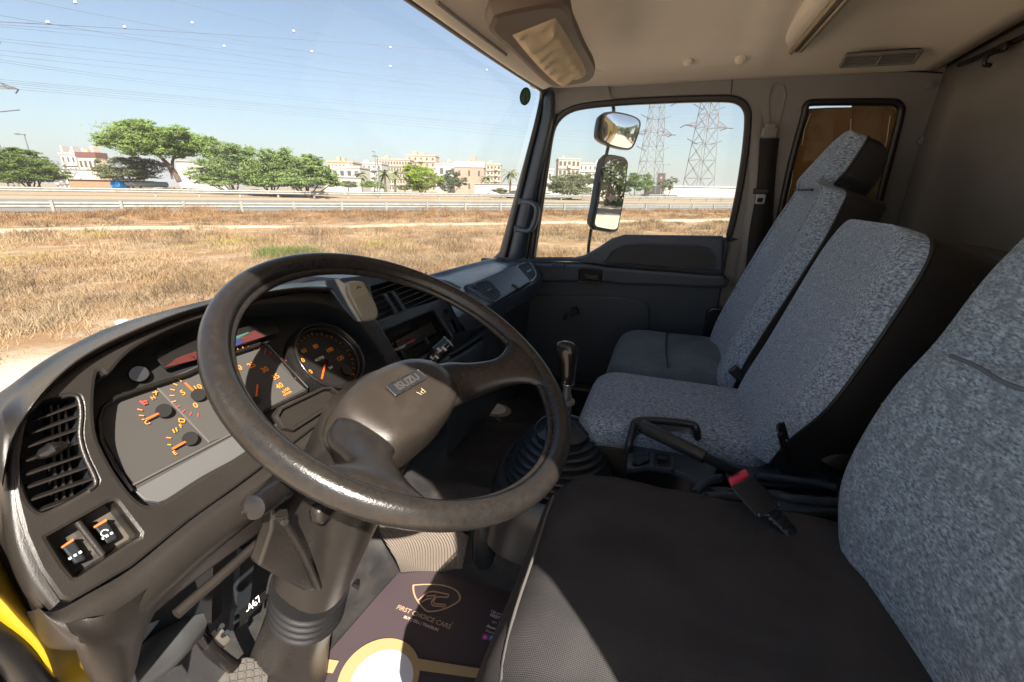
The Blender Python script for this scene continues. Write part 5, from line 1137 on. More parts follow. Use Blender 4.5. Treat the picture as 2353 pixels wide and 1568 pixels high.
b.obj('ring_text', mat('dim grey print', (.16, .16, .17), .5), p2, False)
# ================================================================ PEDALS
def pedal(name, label, pad, y, stem, mt, n_=(0, -.7, .7), ribs=0):
    t = thing(name, label, 'pedal'); c = on((sum(p[0] for p in pad)/len(pad), sum(p[1] for p in pad)/len(pad)), y=y); PP = Plane(c, n_)
    u_ = [PP.uv(p) for p in pad]; u_ = [(q.x, q.y) for q in crv(u_, 3, True)]
    plate('pedal_pad', PP, [u_], mt, t, .012, .004, 0)
    b = MB(); a0_, a1_ = min(q[0] for q in u_), max(q[0] for q in u_); b0_, b1_ = min(q[1] for q in u_), max(q[1] for q in u_); cx_, cy_ = (a0_+a1_)/2, (b0_+b1_)/2; R2_ = min(a1_-a0_, b1_-b0_)/2*.86
    from_ = -5
    if ribs == 1:
        for i in range(-5, 6):
            for s_ in (-1, 1):
                d = Vector((1, s_)).normalized(); n2 = Vector((-d.y, d.x)); o_ = n2*i*.0125; hl = math.sqrt(max(0, R2_**2-(i*.0125)**2))
                if hl > .005: b.beam(PP.w(cx_+o_.x-d.x*hl, cy_+o_.y-d.y*hl, .0015), PP.w(cx_+o_.x+d.x*hl, cy_+o_.y+d.y*hl, .0015), .003, .004, up=PP.n)
    elif ribs == 2:
        for i in range(7): x_ = a0_+(a1_-a0_)*(.14+.12*i); b.beam(PP.w(x_, b0_+.01, .001), PP.w(x_, b1_-.01, .001), .004, .004, up=PP.n)
    if b.v: b.obj('tread', mt, t)
    if stem: tube('pedal_arm', stem, .011, PLG, t, 10, 5)
    return t
PED = mat('worn pedal rubber', (.11, .10, .092), .5)
pedal('clutch_pedal', 'round clutch pedal pad with raised diamond tread, left of the steering column', [Z1(*p) for p in ((1060, 1560), (1130, 1480), (1200, 1442), (1280, 1470), (1310, 1530), (1270, 1620), (1150, 1680), (1060, 1640))], .60, [on(Z1(*p), y=y) for p, y in (((1130, 1490), .62), ((1040, 1420), .62), ((985, 1340), .63), ((960, 1270), .66), ((930, 1200), .70))], PED, (.1, -.45, .9), 1)
pedal('brake_pedal', 'small brake pedal with ribbed pad half hidden behind the gaiter of the column', [Z5(*p) for p in ((640, 1000), (740, 900), (830, 930), (850, 1050), (800, 1120), (690, 1170), (640, 1120))], .62, [on(Z5(*p), y=y) for p, y in (((740, 960), .63), ((770, 850), .66), ((760, 740), .72))], mat('pedal dusty', (.09, .075, .066), .6), (.1, -.6, .8), 2)
pedal('accelerator_pedal', 'long ribbed accelerator pedal right of the steering column', [Z5(*p) for p in ((800, 640), (860, 600), (900, 640), (1010, 820), (1010, 860), (920, 980), (890, 1000), (860, 860))], .66, None, mat('pedal ribbed', (.060, .050, .042), .4), (.0, -.6, .8), 2)
# linkage bracket and cables below the dash
pb = thing('pedal_bracket', 'dark pedal bracket and rods under the dashboard with a small plate marked 467', 'pedal bracket')
b = MB(); b.beam(on(Z1(1160, 1290), y=.66), on(Z1(1200, 900), y=.66), .012, .03); b.beam(on(Z1(1010, 1260), y=.70), on(Z1(1020, 900), y=.72), .03, .03); b.obj('bracket_arm', PLB, pb)
NP = Plane(on(Z1(1225, 1205), y=.60), (-.35, -.6, .7)); npu = [NP.uv(Z1(*p)) for p in ((1165, 1225), (1290, 1120), (1300, 1160), (1165, 1300))]
plate('marked_plate', NP, [npu], mat('plate black', (.006, .006, .006), .9, spec=.05), pb, .006, .001, 0); textm('-467', .015, PM(NP, NP.hit(Z1(1232, 1190), .0006), 0, ang_of(NP, Z1(1200, 1215), Z1(1255, 1165))), WHP, 'plate_number', pb, ext=.0001)
cl = [on(Z1(*p), y=.62) for p in ((1010, 1345), (1070, 1285), (1125, 1350), (1065, 1415))]
b = MB(); b.add(cl+[q+Vector((0, .006, -.012)) for q in cl], [(0, 1, 2, 3), (7, 6, 5, 4), (0, 4, 5, 1), (1, 5, 6, 2), (2, 6, 7, 3), (3, 7, 4, 0)]); o = b.obj('steel_clip', mat('dull steel', (.28, .26, .22), .45, metal=.4), pb); mod_bevel(o, .002)
for p in ((1060, 1310), (1085, 1340)): 
    b = MB(); q = on(Z1(*p), y=.61); b.tube([q, q+Vector((0, -.012, .012))], .004, 8); b.obj('clip_bolt', PLB, pb)
tube('grey_duct', [on(Z1(*p), y=y) for p, y in (((560, 1600), .52), ((700, 1500), .54), ((820, 1390), .56), ((920, 1290), .58))], [.022, .024, .026, .024], GRYP, pb, 10, 4)
b = MB(); b.box(on(Z1(760, 1300), y=.58), (.10, .03, .08)); b.obj('dark_box', PLB, pb)
# foot rest flap (brown felt on toe board right of column)
ff = thing('felt_cover', 'tan ribbed felt cover sagging over the toe board behind the steering column', 'floor cover')
fl = [[on(Z5(*p), z=z) for p, z in r_] for r_ in ((((880, 530), -.80), ((1100, 510), -.80), ((1350, 560), -.81), ((1480, 620), -.84)), (((930, 640), -.84), ((1100, 640), -.84), ((1350, 680), -.86), ((1460, 720), -.88)), (((1010, 780), -.89), ((1120, 790), -.91), ((1330, 800), -.92), ((1440, 830), -.93)), (((1040, 860), -.94), ((1140, 850), -.945), ((1330, 850), -.945), ((1450, 850), -.947)))]
o = grid('felt_sheet', fl, TAN, ff, 5); solid(o, .004, 0)
# tunnel side cover with oval hole
tf = thing('rubber_boot', 'grey rubber boot with an oval hole at the foot of the gear console', 'rubber boot')
c_ = on(Z5(1590, 660), z=-.86); b = MB(); b.loft([sect(c_+Vector((0, 0, z)), (1, 0, 0), (0, 1, 0), w_, w_, 22, 2.4) for z, w_ in ((-.07, .065), (-.04, .072), (.0, .070), (.04, .062), (.08, .05), (.085, .03))]); b.obj('boot', PLB, tf)
dv = (-c_).normalized(); BP2 = Plane(on(Z5(1625, 645), z=-.86)+dv*.036, dv); plate('oval_hole', BP2, [circ(0, 0, .013, 20, .018)], MATS['pure black'], tf, .002, 0, .001)
plate('hole_rim', BP2, [circ(0, 0, .016, 24, .021), circ(0, 0, .0125, 24, .0175)], PL, tf, .004, .001, .002)
# crumpled clear wrapper and bits behind seats
wr = thing('plastic_wrapper', 'crumpled clear plastic wrapper glinting behind the console', 'wrapper')
q = on(X3(2010, 540), z=-.53); vs = []; fs = []; rr_ = random.Random(5)
for j in range(7):
    for i in range(9): vs.append(q+Vector(((i-4)*.008, (j-3)*.007, rr_.uniform(0, .018))))
for j in range(6):
    for i in range(8): k = j*9+i; fs.append((k, k+1, k+10, k+9))
mk('wrapper_film', vs, fs, mat('clear film', (.10, .10, .10), .1, coat=1), wr, False)
yb_ = thing('yellow_label', 'torn yellow and black label on the floor behind the middle seat', 'label')
q = on(Y6(780, 990), x=.80); b = MB(); YP = Plane(q, (-.4, .3, .85)); plate('label_paper', YP, [[YP.uv(Y6(*p)) for p in ((728, 990), (770, 955), (790, 950), (812, 968), (770, 1000), (745, 1025))]], mat('yellow label', (.45, .45, .02), .6), yb_, .001, 0, 0)
plate('label_paper', YP, [[YP.uv(Y6(*p)) for p in ((820, 905), (835, 898), (870, 920), (850, 932))]], mat('yellow label', (.45, .45, .02), .6), yb_, .001, 0, 0)
cp = thing('paper_bag', 'dim brown paper bag on the floor between the seat backs', 'paper bag')
BPp = [on(Y6(*p), x=.82) for p in ((860, 880), (1040, 680), (1110, 660), (1190, 640), (1180, 760), (1000, 900))]
b = MB(); b.add(BPp+[q+Vector((.06, -.05, -.03)) for q in BPp], [(0, 1, 2, 3, 4, 5), (11, 10, 9, 8, 7, 6)]+[(i, i+6, (i+1) % 6+6, (i+1) % 6) for i in range(6)]); b.obj('bag_paper', mat('brown paper', (.14, .12, .09), .8), cp, False)
# ================================================================ YELLOW DOOR OPENING of the driver's side (sill and A-pillar foot)
jb = thing('door_jamb', 'yellow painted door jamb with a dark rubber weatherstrip at the lower left', 'door jamb')
J = [[on(p, y=y) for p, y in r_] for r_ in ((((-90, 1150), 0.595), ((-30, 1235), 0.575), ((40, 1330), 0.575), ((120, 1420), 0.575), ((200, 1540), 0.575), ((240, 1700), 0.575)),
     (((-90, 1290), 0.515), ((0, 1345), 0.515), ((60, 1400), 0.525), ((120, 1470), 0.545), ((150, 1560), 0.565), ((160, 1700), 0.565)),
     (((-90, 1330), 0.505), ((-20, 1375), 0.505), ((30, 1430), 0.515), ((90, 1500), 0.535), ((120, 1590), 0.555), ((130, 1700), 0.555)),
     (((-90, 1420), 0.575), ((-60, 1450), 0.575), ((-10, 1500), 0.575), ((40, 1560), 0.595), ((60, 1620), 0.605), ((70, 1700), 0.605)),
     (((-90, 1520), 0.535), ((-60, 1540), 0.535), ((-20, 1570), 0.535), ((0, 1610), 0.555), ((10, 1650), 0.565), ((20, 1700), 0.565)))]
grid('painted_jamb', J, YEL, jb, 4)
tube('weatherstrip', [on(p, y=y) for p, y in (((-90, 1430), 0.535), ((-20, 1460), 0.535), ((35, 1510), 0.545), ((75, 1570), 0.555), ((100, 1610), 0.555), ((110, 1720), 0.555))], .014, RUB, jb, 10, 4)
tube('weatherstrip', [on(p, y=y) for p, y in (((-90, 1500), 0.555), ((-40, 1540), 0.565), ((0, 1590), 0.570), ((20, 1640), 0.575), ((50, 1720), 0.565))], .012, RUB, jb, 10, 4)
# open door header over the driver's opening, hidden A pillar of driver's side
b = MB(); b.box((-.03, .62, -.02), (.06, .10, .80)); b.obj('driver_side_pillar', YEL, cab, False)
K5 = .76
_m0 = mat
def mat(name, col, rough=.5, metal=0, bump=None, mix=None, spec=.5, coat=0, trans=0, emit=None, sheen=0, mix2=None):
    if name in MATS: return MATS[name]
    sc = lambda c: tuple(v*K5 for v in c)
    return _m0(name, sc(col), rough, metal, bump, (sc(mix[0]),)+tuple(mix[1:]) if mix else None, spec, coat, trans, emit, sheen, (sc(mix2[0]),)+tuple(mix2[1:]) if mix2 else None)
# ================================================================ OUTSIDE: ground, road, field
GZ = -2.1
RA = YAW-math.radians(64); rd_ = Vector((math.cos(RA), math.sin(RA), 0)); nd_ = Vector((-math.sin(RA), math.cos(RA), 0))
def sq(s, q, z=0): return rd_*s+nd_*q+Vector((0, 0, z))
def sstep(a, b_, x): t = max(0, min(1, (x-a)/(b_-a))); return t*t*(3-2*t)
def tz(s, q):
    z = GZ+.06*sstep(45.6, 46.4, q)+.54*max(0, min(1, (q-46.4)/14.9))+.30*sstep(61.5, 63.5, q)+.22*sstep(66, 74, q)
    if 3 < q < 45.4: z += .10*noise.noise(Vector((s*.22, q*.22, 0)))*sstep(3, 9, q)+.22*sstep(37, 41, q)*(1-sstep(42.5, 45.2, q))*max(0, .5+noise.noise(Vector((s*.16, 3, 1))))
    return z
vs = []; fs = []
qs_ = [-900, -300, -120, -50, -25, -12, -6, -3]+[x*.5-2 for x in range(0, 92)]+[44+x*.7 for x in range(0, 34)]+[70, 74, 80, 90, 110, 150, 220, 350, 600, 1200, 3000]
ss_ = [-3000, -1200, -600, -300, -200, -140, -110]+[-90+x*1.5 for x in range(0, 120)]+[100, 120, 150, 200, 300, 500, 900, 1800, 3000]
for s_ in ss_:
    for q in qs_: vs.append(sq(s_, q, tz(s_, q) if abs(s_) < 200 else tz(s_*0, q)))
n_ = len(qs_)
for i in range(len(ss_)-1):
    for j in range(n_-1): a = i*n_+j; fs.append((a, a+n_, a+n_+1, a+1))
GM = bpy.data.materials.new('dry sandy ground'); GM.use_nodes = True; n = GM.node_tree.nodes; l = GM.node_tree.links; bs_ = n['Principled BSDF']; bs_.inputs['Roughness'].default_value = .95; bs_.inputs['Specular IOR Level'].default_value = .1
tcn = n.new('ShaderNodeTexCoord')
def nz_(sc, det=6, st=None):
    t = n.new('ShaderNodeTexNoise'); t.inputs['Scale'].default_value = sc; t.inputs['Detail'].default_value = det; l.new(tcn.outputs['Object'], t.inputs[0]); return t
def mr(inp, a, b_, c=0, d=1):
    r = n.new('ShaderNodeMapRange'); r.inputs[1].default_value = a; r.inputs[2].default_value = b_; r.inputs[3].default_value = c; r.inputs[4].default_value = d; l.new(inp, r.inputs[0]); return r.outputs[0]
def mxc(f_, a, b_):
    x = n.new('ShaderNodeMix'); x.data_type = 'RGBA'
    for k, v in ((0, f_), (6, a), (7, b_)):
        if isinstance(v, tuple): x.inputs[k].default_value = (v[0]*.80, v[1]*.745, v[2]*.70, 1)
        else: l.new(v, x.inputs[k])
    return x.outputs[2]
SAND = (.42, .345, .26); STRAW = (.31, .235, .15); ORG = (.27, .175, .10)
c1 = mxc(mr(nz_(.35).outputs[0], .42, .6), STRAW, ORG); c2 = mxc(mr(nz_(1.3).outputs[0], .5, .66), c1, SAND)
dp = n.new('ShaderNodeVectorMath'); dp.operation = 'DOT_PRODUCT'; dp.inputs[1].default_value = nd_; l.new(tcn.outputs['Object'], dp.inputs[0])
wob = n.new('ShaderNodeMath'); wob.operation = 'MULTIPLY_ADD'; l.new(nz_(.25, 4).outputs[0], wob.inputs[0]); wob.inputs[1].default_value = 4.0; l.new(dp.outputs['Value'], wob.inputs[2])
def band(a, b_, e):
    u_ = mr(wob.outputs[0], a-e, a+e); v_ = mr(wob.outputs[0], b_-e, b_+e, 1, 0); mm = n.new('ShaderNodeMath'); mm.operation = 'MULTIPLY'; l.new(u_, mm.inputs[0]); l.new(v_, mm.inputs[1]); return mm.outputs[0]
c3 = mxc(band(29.6, 32.0, .35), c2, (.62, .53, .43)); c4 = mxc(band(-400, 9.2, .8), c3, (.68, .60, .52)); c5 = mxc(mr(dp.outputs['Value'], 47, 50), c4, (.36, .30, .23))
c6 = mxc(mr(nz_(6, 8).outputs[0], .35, .75), c5, mxc(.35 if False else mr(nz_(30, 3).outputs[0], .3, .7, .1, .5), c5, (.25, .17, .10)))
l.new(c6, bs_.inputs['Base Color'])
bp = n.new('ShaderNodeBump'); bp.inputs['Strength'].default_value = .6; bp.inputs['Distance'].default_value = .05; l.new(nz_(14, 6).outputs[0], bp.inputs['Height']); l.new(bp.outputs[0], bs_.inputs['Normal'])
g = mk('ground', vs, fs, GM); tag(g, 'sandy ground with dry straw coloured patches', 'ground', kind='structure')
ASP = mat('pale asphalt', (.19, .185, .175), .85, mix=((.22, .215, .205), 2, .4, .7), bump=(40, .3, .01))
b = MB(); b.add([sq(s_, q, GZ+.075+.54*(q-46.4)/14.9) for s_ in (-400, 800) for q in (46.6, 61.2)], [(0, 2, 3, 1)]); o = b.obj('road', ASP, None, False); tag(o, 'pale grey asphalt road between the two guardrails', 'road', kind='structure')
b = MB()
for q in (47.4, 60.4): b.add([sq(s_, q+d, GZ+.084+.54*(q-46.4)/14.9) for s_ in (-400, 800) for d in (0, .18)], [(0, 2, 3, 1)])
o = b.obj('road_marking', mat('road paint', (.7, .7, .68), .7), None, False); tag(o, 'white edge lines painted on the road', 'road marking', kind='structure')
# guardrails
GAL = mat('galvanised steel', (.31, .31, .29), .55, metal=.2, mix=((.22, .22, .205), 3, .4, .7))
def guardrail(label, q0, base, top, s0, s1, sp, ph, side):
    t = thing('guardrail', label, 'guardrail', group='guardrails along the road'); t.location = sq(0, q0, base)
    for z0_ in (-.10, -.33):
        prof = [(0, .085), (.06, .05), (.075, 0), (.06, -.05), (0, -.085), (-.02, -.06), (-.02, .06)]
        b = MB(); b.loft([[Vector(sq(s_, side*-p[0], top-base+z0_+p[1]*1.25)) for p in prof] for s_ in [s0+i*(s1-s0)/40 for i in range(41)]], True); b.obj('beam', GAL, t, False)
    s_ = ph
    while s_ < s0: s_ += sp
    pm_ = None
    while s_ < s1:
        if pm_ is None:
            b = MB(); b.box((0, 0, (top-base)/2+.04), (.19, .12, top-base+.14), Matrix.Rotation(RA, 3, 'Z')); o = b.obj('post', mat('post steel', (.27, .28, .26), .55), t, False); pm_ = o.data
        else: o = bpy.data.objects.new('post', pm_); COL.objects.link(o); o.parent = t
        o.location = sq(s_, -.13 if side > 0 and q0 < 50 else .12, 0); s_ += sp
    return t
guardrail('galvanised two rib guardrail on the near side of the road, closest to the dry field', 45.3, GZ, GZ+.80, -75, 190, 4, -15.6, 1)
guardrail('galvanised guardrail on the far side of the road in front of the trees', 63.0, GZ+.90, GZ+1.70, -95, 230, 4, -13, 1)
# grass and shrubs
GRM = bpy.data.materials.new('dry grass blades'); GRM.use_nodes = True; n = GRM.node_tree.nodes; l = GRM.node_tree.links; bs_ = n['Principled BSDF']; bs_.inputs['Roughness'].default_value = .9; bs_.inputs['Specular IOR Level'].default_value = .15
tcn = n.new('ShaderNodeTexCoord')
dp = n.new('ShaderNodeVectorMath'); dp.operation = 'DOT_PRODUCT'; dp.inputs[1].default_value = nd_; l.new(tcn.outputs['Object'], dp.inputs[0])
c1 = mxc(mr(nz_(.5, 3).outputs[0], .40, .60), (.375, .295, .19), (.30, .20, .11)); c2 = mxc(mr(nz_(.28, 3).outputs[0], .54, .66, 0, .8), c1, (.26, .215, .145))
c2 = mxc(mr(nz_(9, 2).outputs[0], .4, .7, 0, .75), c2, (.42, .33, .22)); far = mxc(mr(dp.outputs['Value'], 31, 35), c2, mxc(mr(nz_(.9, 3).outputs[0], .4, .6), (.25, .145, .07), (.33, .225, .125)))
gat = n.new('ShaderNodeAttribute'); gat.attribute_name = 'green'
c3 = mxc(gat.outputs['Fac'], far, (.30, .30, .06)); g2 = n.new('ShaderNodeAttribute'); g2.attribute_name = 'lush'; c4 = mxc(g2.outputs['Fac'], c3, (.10, .17, .05)); g3 = n.new('ShaderNodeAttribute'); g3.attribute_name = 'scrub'; c4 = mxc(g3.outputs['Fac'], c4, (.13, .10, .07)); l.new(c4, bs_.inputs['Base Color'])
bs_.inputs['Subsurface Weight'].default_value = 0
rg_ = random.Random(11)
gv_ = []; gf_ = []; gc_ = []; gl_ = []; gs_ = []; SC = 0
spots = [(on(p, z=GZ), r_) for p, r_ in (((20, 590), 1.7), ((215, 545), .9), ((520, 558), 1.6), ((900, 565), 1.0))]
lush = [(on(p, z=GZ), r_) for p, r_ in (((630, 590), .8), ((700, 590), .7))]
def tuft(c, h, n_b, spread, gr, lu):
    for _ in range(n_b):
        a = rg_.uniform(0, 6.283); r_ = spread*rg_.random()**.5; bx = c[0]+math.cos(a)*r_; by = c[1]+math.sin(a)*r_; hh = h*rg_.uniform(.45, 1.15); ln_ = rg_.uniform(-1.5, 1.5)*hh; a2 = a+rg_.uniform(-1, 1); wd = .0022+.0028*math.hypot(c[0], c[1])*.10
        dx, dy = math.cos(a2), math.sin(a2); px_, py_ = hv.y*wd, -hv.x*wd
        fa = rg_.uniform(0, 3.14); px_, py_ = math.cos(fa)*wd, math.sin(fa)*wd
        k = len(gv_); z0 = c[2]-.02
        mxp = bx+dx*ln_*.4; myp = by+dy*ln_*.4
        gv_.extend([(bx-px_, by-py_, z0), (bx+px_, by+py_, z0), (mxp+px_*.7, myp+py_*.7, z0+hh*.6), (mxp-px_*.7, myp-py_*.7, z0+hh*.6), (bx+dx*ln_, by+dy*ln_, z0+hh)])
        gf_.append((k, k+1, k+2, k+3)); gf_.append((k+3, k+2, k+4)); gc_.extend([gr]*5); gl_.extend([lu]*5); gs_.extend([SC]*5)
cnt = 0
while cnt < 8000:
    # sample in the field by angle and distance so density follows what can be seen
    dist = 6.5+60*rg_.random()**1.35; ang_ = YAW+math.radians(rg_.uniform(-30, 56)); x = math.cos(ang_)*dist; y = math.sin(ang_)*dist
    p = Vector((x, y, 0)); q = p.dot(nd_); s_ = p.dot(rd_)
    if q < 7 or q > 44.6: continue
    wq = q+4*(.5+.5*noise.noise(Vector((x*.25, y*.25, 0))))
    if 29.4 < wq < 32.1 and rg_.random() > .06: continue
    dn_ = noise.noise(Vector((x*.45, y*.45, 7)))
    if dn_ < .04 and rg_.random() > .12: continue
    if q < 10 and rg_.random() > (q-6)/5: continue
    if noise.noise(Vector((x*.15, y*.15, 33))) < -.12 and rg_.random() > .3: continue
    gr = 0; lu = 0
    for c_, r_ in spots:
        if (c_-p).xy.length < r_*rg_.uniform(.6, 1.3): gr = rg_.uniform(.3, .75)
    for c_, r_ in lush:
        if (c_-p).xy.length < r_*rg_.uniform(.6, 1.2): lu = .8
    h = rg_.uniform(.06, .24)*(1+.8*max(0, dn_)); 
    if lu: h = .35
    nb = 42 if dist < 18 else 18 if dist < 32 else 13
    tuft((x, y, tz(s_, q)), h, nb, rg_.uniform(.12, .35)*(1+dist*.012), gr, lu); cnt += 1
# darker shrub mounds before the rail
SC = 0
for i in range(560):
    s_ = rg_.uniform(-70, 95); q = rg_.uniform(37.5, 44.3)
    if noise.noise(Vector((s_*.15, q*.12, 4))) < -.22: continue
    p = sq(s_, q); SC = rg_.choice((0, .25, .5)); tuft((p.x, p.y, tz(s_, q)), rg_.uniform(.28, .55)*(1.55 if noise.noise(Vector((s_*.11, 0, 9))) > .25 else 1), 46, rg_.uniform(.5, 1.0), 0, 0)
for i in range(2300):
    dist = 9+46*rg_.random()**1.1; ang_ = YAW+math.radians(rg_.uniform(-30, 54)); x = math.cos(ang_)*dist; y = math.sin(ang_)*dist; p = Vector((x, y, 0)); q = p.dot(nd_); s_ = p.dot(rd_)
    if q < 10 or q > 44: continue
    wq = q+4*(.5+.5*noise.noise(Vector((x*.25, y*.25, 0))))
    if 29.0 < wq < 32.4 or noise.noise(Vector((x*.18, y*.18, 21))) < -.05: continue
    SC = rg_.uniform(.4, 1.0); tuft((x, y, tz(s_, q)), rg_.uniform(.14, .40), 46, rg_.uniform(.3, .75), 0, 0)
me = bpy.data.meshes.new('dry_grass'); me.from_pydata(gv_, [], gf_); me.update()
for nm, arr in (('green', gc_), ('lush', gl_), ('scrub', gs_)):
    at = me.attributes.new(nm, 'FLOAT', 'POINT'); at.data.foreach_set('value', arr)
o = link('dry_grass', me, GRM, None, False); tag(o, 'dry orange and straw coloured grass and scrub over the field', 'grass', kind='stuff')
wb = MB()
for p, s_ in (((280, 742), .16),): 
    q = on(p, z=GZ+.05); wb.box(q, (.14, .12, .09), Matrix.Rotation(.4, 3, 'Z'))
o = wb.obj('litter_scrap', mat('white litter', (.75, .73, .70), .6), None, False); tag(o, 'small white scrap of litter on the sand beyond the dash', 'litter')
mod_bevel(o, .02)
# ================================================================ TREES
def at(px, d, z=-.95, py=430):
    """point at horizontal depth d seen at image column px (near the horizon row)"""
    r_ = ray((px, py)); r_ = Vector((r_.x, r_.y, 0)); return r_*(d/r_.dot(hv))+Vector((0, 0, z))
def up_px(py, px, d):
    r_ = ray((px, py)); t = d/Vector((r_.x, r_.y, 0)).dot(hv); return r_.z*t
def leafmat(name, c1_, c2_, c3_=None):
    m = mat(name, c1_, .75, mix=(c2_, .9, .38, .62), mix2=((c3_ or c2_), 4, .5, .75), spec=.2); return m
BARK = mat('grey brown bark', (.16, .11, .08), .9, bump=(20, .6, .02), mix=((.10, .07, .05), 5, .4, .6))
LM1 = leafmat('acacia leaves', (.22, .32, .085), (.14, .22, .06), (.34, .42, .14))
LM2 = leafmat('dark green leaves', (.21, .30, .10), (.13, .20, .065), (.33, .40, .15))
LM3 = leafmat('lime green leaves', (.25, .33, .03), (.17, .26, .03), (.33, .40, .06))
LM4 = leafmat('grey green leaves', (.19, .21, .11), (.12, .14, .07), (.27, .28, .16))
def crown_mesh(blobs, nleaf, size, rr, droop=.0, frond=False):
    vs = []; fs = []
    tot = sum(b_[3]*b_[4] for b_ in blobs)
    for (cx_, cy_, cz_, rx_, rz_) in blobs:
        nn = int(nleaf*rx_*rz_/tot)
        # sub clumps
        cl_ = []
        for _ in range(max(7, nn//95)):
            u = Vector((rr.gauss(0, 1), rr.gauss(0, 1), rr.gauss(0, 1))).normalized()*rr.uniform(.45, 1.08); cl_.append((u, rr.uniform(.10, .26)))
        for _ in range(nn):
            u, cr_ = rr.choice(cl_); v = u+Vector((rr.gauss(0, 1), rr.gauss(0, 1), rr.gauss(0, .55)))*cr_
            p = Vector((cx_+v.x*rx_, cy_+v.y*rx_, cz_+v.z*rz_))
            d = Vector((rr.gauss(0, 1), rr.gauss(0, 1), rr.gauss(0, .5)-droop)).normalized(); e = d.cross(Vector((rr.gauss(0, 1), rr.gauss(0, 1), rr.gauss(0, 1)))).normalized()
            L_ = size*rr.uniform(.6, 1.4)*(1.6 if frond else 1); W_ = L_*(.22 if frond else .45); k = len(vs)
            vs += [p-d*L_/2, p+e*W_/2, p+d*L_/2, p-e*W_/2]; fs.append((k, k+1, k+2, k+3))
    return vs, fs
def tree(name, label, cat, px, d, base, blobs, nleaf, size, lm, trunk=None, seed=1, group=None, droop=.1, frond=False, tr=.12):
    """blobs in picture terms: (px, py, half width px, half height px) at depth d (+ depth shift m)"""
    rr = random.Random(seed); org = at(px, d, base); t = thing(name, label, cat, org, group); k = 1/(F/math.cos(PITCH))*d
    B_ = []; bl2 = []
    for q in blobs:
        bl2.append((q[0], q[1], q[2]*.84, q[3]*.84)+tuple(q[4:]))
        for _ in range(7): a2 = rr.uniform(0, 6.283); f2 = rr.uniform(.55, .95); sz = rr.uniform(.22, .42); bl2.append((q[0]+math.cos(a2)*q[2]*f2, q[1]-math.sin(a2)*q[3]*f2*(1 if math.sin(a2) > 0 else .6), q[2]*sz, q[3]*sz, rr.uniform(-1, 1)*q[2]*.05))
    for q in bl2:
        c = at(q[0], d+(q[4] if len(q) > 4 else 0), 0); z_ = up_px(q[1], q[0], d); B_.append((c.x-org.x, c.y-org.y, z_-base, q[2]*k, q[3]*k))
    vs, fs = crown_mesh(B_, int(nleaf*2.6), size*.74, rr, droop, frond); mk('crown', vs, fs, lm, t, False)
    b = MB(); b0 = Vector((0, 0, -.1))
    if trunk: 
        for T_ in trunk:
            P_ = [Vector((at(x, d, 0)-Vector((org.x, org.y, 0))))+Vector((0, 0, up_px(y, x, d)-base)) for x, y in T_[0]]; b.tube(crv(P_, 4), crv1(T_[1], 4), 8)
    else:
        for q in B_[::8]:
            e_ = Vector((q[0], q[1], q[2])); mid = b0.lerp(e_, .5)+Vector((0, 0, -.15*e_.z)); P_ = crv([b0+Vector((rr.uniform(-.2, .2), rr.uniform(-.2, .2), 0)), mid, e_], 4); b.tube(P_, [tr*(1-.75*i/(len(P_)-1)) for i in range(len(P_))], 7)
    b.obj('trunk', BARK, t); return t
TB = -.98
tree('acacia_tree', 'big flat topped light green acacia with a leaning dark trunk beyond the far guardrail', 'tree', 405, 62, TB,
     [(330, 310, 60, 26), (300, 325, 48, 22), (385, 318, 62, 28), (430, 325, 62, 30), (470, 330, 44, 24), (345, 292, 34, 14), (270, 322, 24, 12), (420, 345, 50, 20), (340, 345, 46, 18), (490, 345, 22, 18)], 26000, .28, LM1,
     [([(415, 418), (405, 390), (385, 362), (370, 330)], [.32, .28, .2, .1]), ([(405, 390), (412, 365), (440, 335)], [.2, .16, .07]), ([(400, 412), (395, 385), (360, 368), (310, 366)], [.14, .12, .09, .04]), ([(385, 362), (350, 345), (315, 330)], [.14, .1, .05]), ([(412, 365), (465, 352), (480, 335)], [.12, .08, .04])], 3, droop=.25, frond=True)
tree('shrub_tree', 'dense grey green thicket behind and left of the leaning acacia trunk', 'tree', 310, 66, TB, [(300, 388, 54, 26), (300, 404, 60, 14), (260, 395, 34, 18), (350, 385, 42, 24), (240, 384, 20, 14)], 9000, .28, LM4, None, 4, 'trees beyond the road')
tree('shrub_tree', 'dark feathery tree at the far left edge in front of a street lamp', 'tree', 70, 58, TB, [(60, 380, 58, 34), (70, 405, 70, 16), (95, 385, 48, 26), (30, 372, 34, 26), (110, 402, 44, 16), (70, 355, 40, 12)], 13000, .30, leafmat('mid green leaves', (.12, .17, .035), (.07, .11, .025), (.20, .24, .06)), None, 5, 'trees beyond the road', droop=.3, frond=True)
tree('leafy_tree', 'rounded mid green tree touching the right side of the acacia', 'tree', 540, 62, TB, [(530, 375, 62, 42), (520, 408, 62, 20), (530, 420, 62, 12), (470, 412, 30, 14), (500, 395, 40, 26), (560, 360, 40, 30), (520, 350, 40, 22), (470, 400, 40, 18)], 16000, .26, LM2, None, 6, 'trees beyond the road')
tree('leafy_tree', 'tall dark green tree in the middle of the tree clump', 'tree', 625, 60, TB, [(620, 385, 52, 40), (625, 412, 58, 18), (625, 421, 60, 12), (590, 400, 30, 26), (645, 360, 36, 26), (600, 400, 40, 28), (660, 380, 40, 34)], 15000, .26, LM2, None, 7, 'trees beyond the road')
tree('leafy_tree', 'dark green drooping tree sloping down at the right end of the clump', 'tree', 705, 59, TB, [(700, 395, 48, 34), (705, 412, 56, 16), (705, 422, 60, 11), (660, 405, 30, 24), (740, 408, 34, 22), (675, 405, 40, 28), (715, 370, 34, 16), (765, 420, 18, 12)], 13000, .28, LM2, None, 8, 'trees beyond the road', droop=.4, frond=True)
